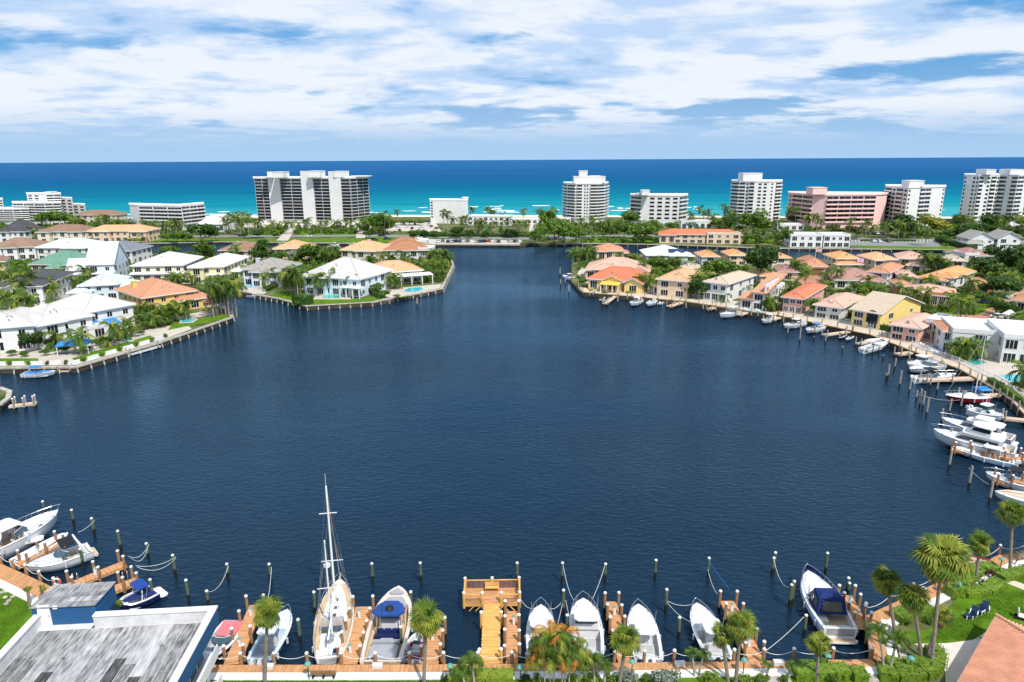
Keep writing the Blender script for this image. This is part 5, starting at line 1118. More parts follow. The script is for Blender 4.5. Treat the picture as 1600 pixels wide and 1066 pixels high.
    def ttop(s, x0, x1, w, z, m, sole=.4, thick=.1, poles=True):
        s.rbox('hardtop', x0, x1, w, z, z+thick, m, .3)
        if poles:
            for x in (x0+.4, x1-.5):
                for sg in (-1,1): s.part(MB().tube([(x,sg*w*.30,sole),(x,sg*w*.40,z)], .03, 5), 'top_post', chrome)
    def console(s, x, z, w=.8, l=.9, h=.95, m=None):
        s.part(MB().frus((x,x+l,w/2,w/2*.85,z,z),(x+.1,x+l*.75,w/2*.9,w/2*.75,z+h,z+h)), 'console', m or gelcoat); s.part(MB().frus((x+l*.45,x+l*.78,w/2*.85,w/2*.7,z+h+.003,z+h+.003),(x+l*.35,x+l*.45,w/2*.8,w/2*.7,z+h+.45,z+h+.45)), 'windshield', glassb)
    def antenna(s, x, y, z, h=2.4): s.part(MB().tube([(x,y,z),(x-.25,y*1.05,z+h)], .02, 4, r1=.008), 'antenna', whitep)
    def windscreen(s, x0, x1, w, z, h, m=None, back=.9):
        """raked wrap-round screen: dark glass with a white top frame"""
        mb = MB(); p0 = [(x0,-w/2,z),(x1-.35,-w*.40,z),(x1,-w*.2,z),(x1,w*.2,z),(x1-.35,w*.40,z),(x0,w/2,z)]; p1 = [(x0-.05,-w*.47,z+h*.75),(x1-.35-back*.7,-w*.36,z+h),(x1-back,-w*.18,z+h),(x1-back,w*.18,z+h),(x1-.35-back*.7,w*.36,z+h),(x0-.05,w*.47,z+h*.75)]
        mb.add(p0+p1, [(i,i+1,7+i,6+i) for i in range(5)]+[(i,6+i,7+i,i+1) for i in range(5)][:0]); s.part(mb, 'windshield', m or glassb); s.part(MB().tube(p1, .035, 5), 'windshield_frame', gelcoat)
LM_B = []
def console_boat(label, bow, stern, B=2.7, fb=.95, hullm=gelcoat, top=gelcoat, cabin=False, motors=2, deckm=gelcoat, motorm=whitep, t0=.62, ttop=True, rail=True, solem=None, name='motorboat', ant=True):
    b = Boat(name, label, 'boat', bow, stern, B, fb, hullm, deckm=deckm, pw=2.7); L = b.L; b.deck(t0, solem=solem or mat('grey_white_sole', (.42,.44,.46), .6, .05, 2)); b.rub(whitep)
    if rail: b.rail(.62, .35)
    b.console(L*.36, .35, B*.34, L*.11, 1.0); b.seat(L*.25, 0, B*.42, .35, mat('pale_cushion', (.52,.52,.50), .8, .05, 2)); b.seat(L*.04, 0, B*.62, .35, mat('pale_cushion', (.52,.52,.50)), .42, .25)
    if ttop: b.ttop(L*.22, L*.52, B*.66, 2.35, top)
    if ant: b.antenna(L*.28, B*.25, 2.4); b.antenna(L*.28, -B*.25, 2.4)
    b.hatch(.82, .45, m=gelcoat); b.outboard([(-.35,.35),(0,)][motors == 1] if motors < 3 else (-.6,0,.6), motorm); return b
def sportfisher(label, bow, stern, B=3.3, hullm=gelcoat, fb=1.25, rail=True, bridge=True, motors=0, t0=.42):
    b = Boat('sport_fishing_boat', label, 'boat', bow, stern, B, fb, hullm, pw=2.9); L = b.L; b.deck(t0, solem=mat('grey_white_sole', (.42,.44,.46), .6, .05, 2)); b.rub(whitep)
    if rail: b.rail(.5, .6)
    z = b.zs(.5); w = B*.78
    b.part(MB().frus((L*t0,L*.72,w/2,w*.28,z-.15,b.zs(.72)-.05),(L*t0,L*.62,w*.46,w*.25,z+.62,z+.55)), 'cabin', gelcoat)
    b.part(MB().frus((L*.60,L*.705,w*.36,w*.27,z+.02,z+.12),(L*.55,L*.625,w*.37,w*.27,z+.52,z+.50)), 'windshield', glass)
    b.rbox('hardtop', L*t0-.6, L*.60, w*.98, z+1.35, z+1.45, gelcoat, .35)
    b.part(MB().frus((L*t0+.1,L*.58,w*.44,w*.30,z+.60,z+.56),(L*t0+.1,L*.55,w*.42,w*.30,z+1.349,z+1.349)), 'side_glass', glassb)
    b.seat(L*.30, 0, B*.5, .35, mat('pale_cushion', (.52,.52,.50))); b.part(MB().box(.25,.7,-B*.3,B*.3,.36,.95), 'transom_locker', gelcoat)
    for sg in (-1,1): b.antenna(L*.42, sg*w*.4, z+1.4, 2.6)
    b.hatch(.80,.55,m=gelcoat); b.hatch(.62+.26,.3,m=gelcoat)
    if motors: b.outboard((-.45,.45))
    return b
def cruiser(label, bow, stern, B=3.2, hullm=gelcoat, fb=1.2, canvas=None, arch=True, platform=True, t0=.48, cush=None, stripe=None, name='cabin_cruiser', encl=False, hardtop=None, rail=True, bt=None):
    b = Boat(name, label, 'boat', bow, stern, B, fb, hullm, bt); L = b.L; b.deck(t0, sole=fb*.45, solem=teak); b.rub(chrome)
    if rail: b.rail(.42, .6)
    z = b.zs(.5); w = B*.82; cush = cush or mat('pale_cushion', (.52,.52,.50))
    b.part(MB().frus((L*t0,L*.86,w/2,w*.10,z-.1,b.zs(.86)),(L*t0+.1,L*.80,w*.42,w*.08,z+.38,b.zs(.80)+.10)), 'cabin_top', gelcoat)
    b.windscreen(L*(t0-.1), L*(t0+.12), w*.98, z+.25, .75)
    b.hatch(.74,.5); b.hatch(.64,.38,.45); b.hatch(.64,.38,-.45)
    b.seat(L*.36,-B*.2,.7,fb*.45,cush); b.seat(L*.06,0,B*.6,fb*.45,cush,.5,.3); b.part(MB().box(L*.18,L*.30,B*.12,B*.36,fb*.45,fb*.45+.45), 'lounge', cush)
    if arch:
        mb = MB()
        for sg in (-1,1): mb.tube([(L*.10,sg*B*.44,fb),(L*.18,sg*B*.42,fb+1.2),(L*.21,sg*B*.32,fb+1.75)], .11, 6)
        mb.tube([(L*.21,-B*.33,fb+1.75),(L*.215,0,fb+1.85),(L*.21,B*.33,fb+1.75)], .12, 6); b.part(mb, 'radar_arch', gelcoat)
    if canvas and not encl:
        b.rbox('canvas_top', L*.22, L*(t0+.0), B*.72, fb+1.72, fb+1.80, canvas, .2)
        for x in (L*.24, L*(t0-.03)):
            for sg in (-1,1): b.part(MB().tube([(x,sg*B*.42,fb),(x,sg*B*.33,fb+1.73)], .02, 4), 'canvas_pole', chrome)
    if canvas and encl:
        zt = fb+1.55; b.part(MB().frus((L*.24,L*(t0+.06),B*.40,B*.37,fb+.05,fb+.1),(L*.29,L*(t0-.0),B*.33,B*.27,zt,zt-.1)), 'canvas_enclosure', canvas)
        b.part(MB().frus((L*.29,L*(t0-.0),B*.33,B*.27,zt+.003,zt-.097),(L*.33,L*(t0-.05),B*.20,B*.15,zt+.20,zt+.12)), 'canvas_top', canvas)
        b.part(MB().add([(L*.244,-B*.27,fb+.35),(L*.244,B*.27,fb+.35),(L*.272,B*.23,zt-.3),(L*.272,-B*.23,zt-.3)], [(0,3,2,1)]), 'clear_panel', mat('smoked_vinyl', (.10,.095,.085), .12, .2, 2, spec=.6))
        for sg in (-1,1): b.part(MB().add([(L*.29,sg*(B*.388),fb+.45),(L*(t0-.01),sg*B*.368,fb+.48),(L*(t0-.04),sg*B*.325,zt-.3),(L*.31,sg*B*.345,zt-.3)], [(0,1,2,3) if sg < 0 else (0,3,2,1)]), 'clear_panel', mat('smoked_vinyl', (.10,.095,.085)))
    if hardtop: b.rbox('hardtop', L*.16, L*(t0+.02), B*.74, fb+1.7, fb+1.82, hardtop, .3)
    if platform: b.rbox('swim_platform', -L*.085, -.02, B*.84, .34, .48, gelcoat, .3); b.part(MB().box(-L*.075,-.1,-B*.36,B*.36,.481,.50), 'platform_teak', teak)
    if stripe:
        for sg in (-1,1): b.part(MB().tube([(L*i/12, sg*(b.hb(i/12)*.99+.012), b.zs(i/12)*.78) for i in range(12)], .09, 4), 'hull_stripe', stripe)
    return b
def bowrider(label, bow, stern, B=2.4, fb=.85, hullm=gelcoat, cover=None, canopy=None, cush=None, t0=.8, tower=False, motors=0):
    b = Boat('bowrider', label, 'boat', bow, stern, B, fb, hullm, pw=2.6); L = b.L; b.deck(t0, sole=.35, solem=mat('grey_white_sole', (.42,.44,.46), .6, .05, 2)); b.rub(chrome); cush = cush or mat('pale_cushion', (.52,.52,.50))
    if cover: b.part(MB().frus((L*.05,L*.9,B*.40,B*.12,fb+.05,b.zs(.9)+.02),(L*.2,L*.8,B*.25,B*.1,fb+.35,fb+.42)), 'boat_cover', cover)
    else:
        for sg in (-1,1): b.seat(L*.36,sg*B*.22,.55,.35,cush); b.part(MB().box(L*.62,L*.76,sg*B*.24-.25,sg*B*.24+.25,.36,.75), 'bow_cushion', cush)
        b.seat(L*.14,0,B*.62,.35,cush); b.part(MB().box(.02,L*.12,-B*.36,B*.36,fb+.04,fb+.16), 'sun_pad', cush); b.windscreen(L*.46,L*.56,B*.78,fb+.02,.42,back=.35)
    if canopy:
        b.rbox('canopy', L*.22, L*.56, B*.8, fb+1.35, fb+1.43, canopy, .2)
        for x in (L*.28,L*.5):
            for sg in (-1,1): b.part(MB().tube([(L*.40,sg*B*.44,fb),(x,sg*B*.36,fb+1.36)], .022, 4), 'canopy_pole', chrome)
    if tower:
        mb = MB(); 
        for sg in (-1,1): mb.tube([(L*.5,sg*B*.44,fb),(L*.44,sg*B*.36,fb+1.0),(L*.42,sg*B*.2,fb+1.25)], .05, 5)
        mb.tube([(L*.42,-B*.2,fb+1.25),(L*.42,B*.2,fb+1.25)], .05, 5); b.part(mb, 'wake_tower', whitep)
    if motors: b.outboard((0,)) 
    return b
def jetski(label, bow, stern, m):
    b = Boat('jet_ski', label, 'jet ski', bow, stern, 1.15, .55, m, rubber, pw=2.4); L = b.L; b.deck(0.02, m=gelcoat); b.part(MB().frus((L*.08,L*.55,.24,.22,.55,.6),(L*.12,L*.5,.16,.18,.95,.9)), 'seat', rubber); b.part(MB().frus((L*.55,L*.9,.34,.1,.6,.7),(L*.55,L*.68,.22,.14,1.1,1.0)), 'cowl', m); b.part(MB().tube([(L*.56,-.38,1.15),(L*.6,0,1.08),(L*.56,.38,1.15)], .03, 5), 'handlebar', rubber); return b

# ---- foreground, left to right
redhull = mat('maroon_gelcoat', (.22,.012,.02), .2, .05, 1, spec=.5); bluehull = mat('sky_blue_gelcoat', (.25,.47,.66), .2, .04, 1, spec=.5); palebl = mat('pale_blue_gelcoat', (.52,.66,.78), .2, .04, 1, spec=.5)
navyh = mat('navy_gelcoat', (.012,.02,.08), .15, .05, 1, spec=.5); beigeh = mat('blush_beige_gelcoat', (.62,.51,.43), .2, .04, 1, spec=.5); greyc = mat('cool_grey_cushion', (.29,.30,.33), .85, .06, 2); pinkc = mat('faded_red_canvas', (.62,.16,.18), .85, .1, 1)
pool_blue = mat('royal_blue_top', (.015,.055,.22), .35, .15, 1)
bowrider('red and white bowrider with faded red cover beside the blue building', (321,1032), (366,971), 2.7, .95, redhull, cush=greyc).part(MB().frus((.15,2.2,1.05,1.0,1.0,1.0),(.35,2.0,.85,.8,1.28,1.25)), 'folded_cover', pinkc)
console_boat('light blue centre console boat with white hard top', (449,953), (404,1031), 2.6, .95, bluehull, motors=2, deckm=palebl, t0=.60)
ph = console_boat('small maroon and white deck boat behind the fan palm', (661,985), (645,1036), 2.4, .75, gelcoat, ttop=False, motors=1, rail=False, t0=.85, ant=False)
for x in (.06,.50): ph.part(MB().box(ph.L*x,ph.L*x+.45,-.8,.8,.75,.98), 'maroon_cushion', mat('maroon_cushion', (.20,.02,.05), .8, .1, 2))
# big dayboat with blue top
yb = Boat('day_yacht', 'beige open day yacht with blue hard top and grey sun pads', 'yacht', (623,917), (594,1034), 4.1, 1.45, beigeh, tr=.90, pw=2.6); L = yb.L; yb.deck(.74, m=beigeh, sole=.75, gw=.34, solem=teak); yb.rub(chrome); B = 4.1
yb.rbox('bow_sun_pad', L*.86, L*.95, 1.5, yb.zs(.9)+.06, yb.zs(.9)+.2, greyc, .25, .7); yb.rbox('fore_sun_pad', L*.67, L*.83, 2.7, yb.zs(.76)+.05, yb.zs(.76)+.22, greyc, .3, 1.8)
yb.rbox('hardtop', L*.40, L*.62, 3.2, 2.95, 3.10, pool_blue, .6, 2.5)
for x in (L*.43, L*.58):
    for sg in (-1,1): yb.part(MB().tube([(x,sg*1.2,.8),(x,sg*1.1,2.95)], .07, 6), 'top_post', chrome)
yb.part(MB().lathe([(.42,3.1),(.42,3.2),(.3,3.32),(.05,3.36)], 12, (L*.50,0)), 'radar_dome', rubber); yb.part(MB().tube([(L*.46,.6,3.1),(L*.46,.6,4.0)], .03, 5), 'antenna', rubber)
for k in (-1,0,1): yb.seat(L*.395, k*.75, .62, .75, navy, .6, .6)
yb.part(MB().box(L*.335,L*.37,-1.25,1.25,.76,1.45), 'galley_block', navyh); yb.rbox('wind_screen_base', L*.48, L*.60, 2.2, .76, 1.75, gelcoat, .3, 1.6); yb.part(MB().frus((L*.53,L*.62,1.0,.7,1.76,1.76),(L*.50,L*.55,.95,.7,2.5,2.5)), 'windshield', glassb)
yb.rbox('table', L*.285, L*.325, 1.3, 1.15, 1.25, greyc, .12); yb.seat(L*.25,0,2.5,.75,greyc,.7,.4); yb.rbox('aft_sun_pad', L*.05, L*.23, 2.6, .9, 1.35, greyc, .2); yb.rbox('swim_platform', -L*.05, -.02, 3.6, .45, .6, beigeh, .4)
# ketch
kt = Boat('sailing_ketch', 'white two masted sailing ketch with tall mast and teak decks', 'sailboat', (531,905), (514,1028), 3.7, 1.15, gelcoat, navyh, tr=.62, pw=2.0, rake=.2); L = kt.L; kt.deck(.03, m=gelcoat); kt.rub(teak)
for sg in (-1,1):
    mb = MB(); n = 14
    for i in range(n+1): t = .1+.82*i/n; mb.v += [(L*t, sg*(kt.hb(t)-.08), kt.zs(t)+.035), (L*t, sg*max(.03, kt.hb(t)-.62), kt.zs(t)+.065)]
    for i in range(n): mb.f.append((2*i,2*i+2,2*i+3,2*i+1) if sg < 0 else (2*i,2*i+1,2*i+3,2*i+2)); mb.m.append(0)
    kt.part(mb, 'side_deck', teak)
kt.part(MB().frus((L*.34,L*.78,1.15,.55,1.2,1.4),(L*.36,L*.75,1.0,.45,1.75,1.75)), 'coachroof', gelcoat); kt.part(MB().frus((L*.27,L*.37,1.2,1.2,1.2,1.2),(L*.30,L*.36,1.05,1.0,2.4,2.35)), 'dodger', mat('taupe_canvas', (.36,.33,.31), .9, .1, 2)); kt.part(MB().box(L*.268,L*.272,-.95,.95,1.5,2.1), 'dodger_window', glassb)
kt.part(MB().box(L*.08,L*.25,-.95,-.55,1.2,1.55).box(L*.08,L*.25,.55,.95,1.2,1.55), 'cockpit_bench', gelcoat); kt.part(MB().tube([(L*.15,0,1.2),(L*.15,0,2.0)], .06, 6).lathe([(.04,1.98),(.45,2.0),(.45,2.03),(.04,2.05)], 12, (L*.15,0)), 'steering_wheel', chrome)
for x in (.45,.55,.66): kt.hatch(x,.42,m=glassb) if False else kt.part(MB().box(L*x-.22,L*x+.22,-.22,.22,1.755,1.80), 'hatch', glassb)
def mast(px_base, px_top, par, zb, name, r=.11, spread=()):
    # real height from the picture heights of foot and head
    a = G(*px_base, zb); zt = zat(*px_top, a.y); q = Matrix.Rotation(-par.t.rotation_euler.z, 4, 'Z') @ (a-Vector((par.a.x, par.a.y, 0)))
    x = q.x; par.part(MB().tube([(x,0,zb),(x,0,zt)], r, 8, r1=r*.7), name, whitep)
    for f in spread: h = zb+(zt-zb)*f; w = par.B*.30*(1.15-f*.5); par.part(MB().tube([(x-.1,-w,h+.05),(x,0,h),(x-.1,w,h+.05)], .045, 5), 'spreader', whitep)
    return x, zt
mx_, mzt = mast((523,944), (514,760), kt, 1.75, 'main_mast', .125, (.38,.78)); kt.part(MB().tube([(mx_,0,mzt),(mx_,0,mzt+1.3)], .02, 4), 'antenna', whitep)
nx_, nzt = mast((516,990), (509,845), kt, 1.3, 'mizzen_mast', .095, (.5,)); kt.part(MB().lathe([(.05,nzt-3),(.32,nzt-2.95),(.32,nzt-2.7),(.05,nzt-2.6)], 10, (nx_+.4,0)), 'radar_dome', whitep)
kt.part(MB().tube([(mx_,0,3.0),(mx_-L*.30,0,2.9)], .10, 6).tube([(mx_-.2,0,3.2),(mx_-L*.29,0,3.12)], .19, 7), 'boom_with_sail', mat('cream_sail_cover', (.68,.66,.60), .9, .05, 2)); kt.part(MB().tube([(nx_,0,2.9),(.3,0,2.85)], .09, 6), 'mizzen_boom', whitep)
mb = MB()
for sg in (-1,1):
    for t, top in ((.56,mzt),(.52,mzt*.78),(.60,mzt*.78)): mb.tube([(L*t,sg*(kt.hb(t)-.05),kt.zs(t)),(mx_,0,top)], .016, 3, cap=False)
    for t, top in ((.14,nzt),(.2,nzt*.7)): mb.tube([(L*t,sg*(kt.hb(t)-.05),kt.zs(t)),(nx_,0,top)], .014, 3, cap=False)
mb.tube([(L*1.02,0,1.7),(mx_,0,mzt)], .05, 5); mb.tube([(.1,0,1.2),(nx_,0,nzt)], .016, 3); kt.part(mb, 'rigging', chrome); kt.rail(.05,.6,fwd=.2); kt.part(MB().tube([(L*.97,0,1.6),(L*1.06,0,1.75)], .10, 5), 'bowsprit', teak)
kt.part(MB().box(.0,.25,-.9,-.4,1.6,1.9), 'stern_locker', navy)
b1 = sportfisher('white boat with bow rail, left one of the central pair', (845,946), (846,1034), 2.75, motors=0)
b2 = sportfisher('white boat with flybridge top beside the orange leaved palms', (911,936), (920,1022), 3.1)
b3 = console_boat('wide white open boat with grey cockpit and outboards', (997,945), (1014,1031), 2.9, 1.05, motors=2, t0=.52)
b4 = console_boat('white boat angled beside dock with black outboards', (1088,943), (1127,1031), 2.75, 1.0, motors=2, motorm=rubber, t0=.50)
cz = cruiser('large white cruiser with navy canvas enclosure and teak platform', (1262,893), (1314,983), 3.7, gelcoat, 1.45, navy, False, True, .50, stripe=mat('pale_blue_stripe', (.30,.42,.62), .3, 0), encl=True)
for sg in (-1,1):
    mb = MB(); n = 6
    for i in range(n+1): t = .80+.2*i/n; y = sg*max(0, cz.hb(t)-.06); mb.v += [(cz.L*t+.35*((i/n)**3),y,cz.zs(t)+.05),(cz.L*t+.35*((i/n)**3),y,cz.zs(t)+.5)]
    for i in range(n): mb.f.append((2*i,2*i+2,2*i+3,2*i+1)); mb.m.append(0)
    cz.part(mb, 'bow_rail_canvas', navy)
# left dock boats
cruiser('long white motor yacht with black windows at the left edge', (91,798), (-34,862), 3.9, gelcoat, 1.75, None, True, True, .45, hardtop=gelcoat, bt=navyh)
sp = bowrider('slender white speedboat with grey deck between two docks', (106,833), (22,878), 2.3, .9, gelcoat, cover=mat('white_vinyl', (.62,.62,.62), .6, .05, 2))
cruiser('white cruiser with black canvas top and radar arch', (41,885), (141,855), 3.0, gelcoat, 1.15, black, True, True, .48)
dgy = MB(); p = G(47,846,.9); dg = thing('swim_float', 'small white float lifted between docks at left', 'float', p, .55); MB().prism([(-1.4,-.55),(1.2,-.55),(1.4,-.3),(1.4,.3),(1.2,.55),(-1.4,.55)], 0, .22).obj('float_body', gelcoat, dg)
wb = bowrider('navy and white wakeboard boat with blue canopy and cover', (185,944), (242,921), 2.6, .95, navyh, cover=navy, canopy=mat('bright_navy_canvas', (.01,.05,.24), .8, .1, 1), tower=True); wb.rbox('swim_platform', -.9, -.02, 2.2, .3, .42, gelcoat, .2)
bowrider('blue and white boat with blue cover by the left seawall', (87,580), (36,583), 2.6, .95, gelcoat, cover=mat('bright_blue_awning', (.03,.20,.55)), canopy=mat('bright_blue_awning', (.03,.20,.55)))
bowrider('small white open boat under the lavender house seawall', (407,461.5), (388,461), 2.3, .8, gelcoat, cush=rubber)
# boats along the canals and right shore
bowrider('small blue boat moored in the narrow canal', (118,453), (140,453), 2.5, .9, navyh, canopy=gelcoat); 
console_boat('white boat on a lift at the right peninsula tip', (881,429), (893,435), 2.7, 1.1, zr=None) if False else console_boat('white boat on a lift at the right peninsula tip', (880,430), (895,434), 2.7, 1.1, rail=False, ant=False)
jetski('black jet ski, left one below the coral roofed house', (937,470), (944,464), rubber); jetski('black jet ski, right one below the coral roofed house', (944,470.5), (951,465), black)
console_boat('white centre console boat left of two below the pool', (986,474), (1000,468), 2.8, 1.1, ant=False); console_boat('smaller white centre console boat, right of the pair', (1012,475), (1022,469), 2.5, 1.0, ant=False, ttop=False)
jetski('white jet ski on a float below the peach house', (1027,475.5), (1036,471), gelcoat)
cruiser('white cruiser with cabin top moored below beige roofed house', (1125,491.5), (1154,485.5), 3.0, gelcoat, 1.2, None, False, True, .45, hardtop=gelcoat, rail=True)
console_boat('white boat docked below the terracotta striped house', (1192,501), (1208,496), 2.6, 1.0, ant=False)
console_boat('white and navy boat with white hard top near coral roof', (1225,508.5), (1255,503), 2.8, 1.05, ant=False); console_boat('blue topped white boat below the pale pink roofed house', (1261,516), (1284,509), 2.8, 1.05, ant=False, top=mat('sky_blue_canvas', (.12,.25,.45), .8, .1, 1))
jetski('navy jet ski on a float near the yellow gabled house', (1311,528), (1321,523), navyh); jetski('grey jet ski on a float near the yellow gabled house', (1322,530.5), (1332,525), greyc)
console_boat('white fishing boat on lift, below yellow gabled house', (1386,534), (1349,545), 2.8, 1.1, ant=False, ttop=False); bowrider('grey covered boat behind the white lifted fishing boat', (1382,529), (1355,533), 2.4, .9, gelcoat, cover=mat('white_vinyl', (.62,.62,.62)))
sportfisher('white fishing boat with high tower nearest the salmon house', (1419,569), (1459,562), 3.0, motors=0); cruiser('white cruiser with glass screen between two boats', (1421,576), (1474,568), 3.0, gelcoat, 1.1, None, True, False, .45)
cruiser('white boat with black cockpit canvas and outboards beside dock', (1494,584), (1430,590), 2.9, gelcoat, 1.1, black, False, False, .45).outboard((-.5,.5))
rs = Boat('sailboat', 'red hulled sailboat with blue sail cover and thin mast', 'sailboat', (1477,617.5), (1544,618.5), 3.2, 1.2, redhull, tr=.66, pw=1.9, rake=.2); L = rs.L; rs.deck(.03, m=gelcoat); rs.rub(whitep); rs.part(MB().frus((L*.3,L*.72,.95,.5,1.2,1.35),(L*.32,L*.68,.8,.4,1.7,1.7)), 'coachroof', gelcoat); rs.part(MB().frus((L*.02,L*.3,1.2,1.2,2.6,2.6),(L*.04,L*.28,.9,.9,2.85,2.85)), 'bimini', mat('bright_blue_awning', (.03,.20,.55)))
for x in (.04,.28):
    for sg in (-1,1): rs.part(MB().tube([(L*x,sg*1.2,1.2),(L*x,sg*1.1,2.6)], .025, 4), 'bimini_pole', chrome)
rx_, rzt = mast((1517,612), (1518,520), rs, 1.7, 'mast', .09, (.55,)); rs.part(MB().tube([(rx_,0,2.9),(L*.06,0,2.95)], .16, 6), 'boom_with_sail', mat('bright_blue_awning', (.03,.20,.55))); rs.rail(.05,.6); mb = MB(); mb.tube([(L,0,1.6),(rx_,0,rzt)], .03, 4); mb.tube([(.1,0,1.2),(rx_,0,rzt)], .015, 3)
for sg in (-1,1): mb.tube([(rx_-.2,sg*1.4,1.2),(rx_,0,rzt)], .015, 3)
rs.part(mb, 'rigging', chrome)
bb2 = sportfisher('white fishing boat with hard top moored stern out at right', (1568,650), (1518,638), 3.0, motors=2)
def trawler(label, bow, stern, B, fb, fly=True):
    b = Boat('motor_yacht', label, 'yacht', bow, stern, B, fb, gelcoat, navyh, pw=2.4); L = b.L; b.deck(.12, sole=fb*.5, solem=teak); b.rub(mat('blue_stripe', (.03,.06,.25), .4, 0)); b.rail(.40,.75); z = b.zs(.45); w = B*.84
    b.part(MB().frus((L*.16,L*.74,w*.48,w*.30,z-.15,b.zs(.74)-.1),(L*.16,L*.62,w*.46,w*.30,z+1.25,z+1.1)), 'saloon', gelcoat)
    b.part(MB().frus((L*.20,L*.705,w*.487,w*.345,z+.32,z+.35),(L*.20,L*.655,w*.475,w*.335,z+.92,z+.82)), 'saloon_window', glass)
    b.rbox('flybridge_deck', L*.14, L*.64, w*1.0, z+1.25, z+1.42, gelcoat, .5, w*.75)
    b.part(MB().frus((L*.30,L*.58,w*.46,w*.34,z+1.42,z+1.42),(L*.30,L*.52,w*.44,w*.34,z+2.0,z+2.05)), 'bridge_coaming', gelcoat)
    if fly:
        b.part(MB().frus((L*.31,L*.53,w*.43,w*.33,z+2.0,z+2.0),(L*.31,L*.48,w*.42,w*.33,z+2.75,z+2.75)), 'bridge_window', glass); b.rbox('bridge_roof', L*.26, L*.53, w*.98, z+2.75, z+2.9, gelcoat, .5, w*.8)
    b.part(MB().box(L*.155,L*.158,-w*.30,-w*.04,z+.3,z+1.05).box(L*.155,L*.158,w*.04,w*.30,z+.3,z+1.05), 'aft_window', glass); b.rbox('swim_platform', -L*.06, -.02, B*.85, .4, .55, gelcoat, .3); b.antenna(L*.3, w*.3, z+2.9); b.hatch(.82,.6,m=gelcoat); return b
trawler('large white motor yacht with enclosed bridge, nearest at right', (1458,671), (1588,704), 4.4, 1.7)
trawler('white motor yacht moored just behind the large one', (1471,653), (1584,684), 3.8, 1.6, False)
console_boat('small white and green skiff beside the brown dock', (1489,698), (1586,722), 2.4, .85, palebl, ttop=True, motors=1, ant=False, rail=False, t0=.55)
cruiser('white boat with black engine cover beside short dock', (1540,738), (1612,757), 2.9, gelcoat, 1.05, black, False, True, .5)
tb = Boat('covered_boat', 'boat under a tan canvas cover at the right edge', 'boat', (1554,768), (1650,786), 2.9, 1.0, gelcoat, navyh); tb.deck(.03); tb.part(MB().frus((0,tb.L*.99,1.42,.08,1.02,1.42),(tb.L*.12,tb.L*.8,.7,.2,1.75,1.75)), 'canvas_cover', mat('tan_canvas', (.58,.48,.36), .9, .08, 1.5))
# ================================================================ DOCKS
dock((401,945),(362,1038),1.45,'finger dock between the red and the light blue boat',n=4); dock((569,948),(543,1038),1.75,'finger dock between the ketch and the beige yacht',n=5)
dock((682,980),(672,1038),1.5,'short finger dock right of the beige yacht',n=3); dock((800,955),(800,1038),1.1,'narrow reddish dock beside the new yellow pier',n=4)
dock((955,940),(976,1037),1.15,'finger dock between two white boats in the middle',n=5); dock((1136,939),(1183,1034),1.45,'finger dock right of the angled white boat',n=5); dock((1320,930),(1352,984),1.3,'small dock beside the navy canvas cruiser',n=4)
dock((64,830),(-30,872),1.2,'dock in front of the motor yacht at left',n=3); dock((98,846),(24,884),1.2,'dock between speedboat and white cruiser',n=3); dock((195,880),(96,920),1.3,'long dock reaching out at left beside ropes',n=3); dock((216,905),(176,921),1.3,'short dock end beside the navy wakeboard boat',n=2)
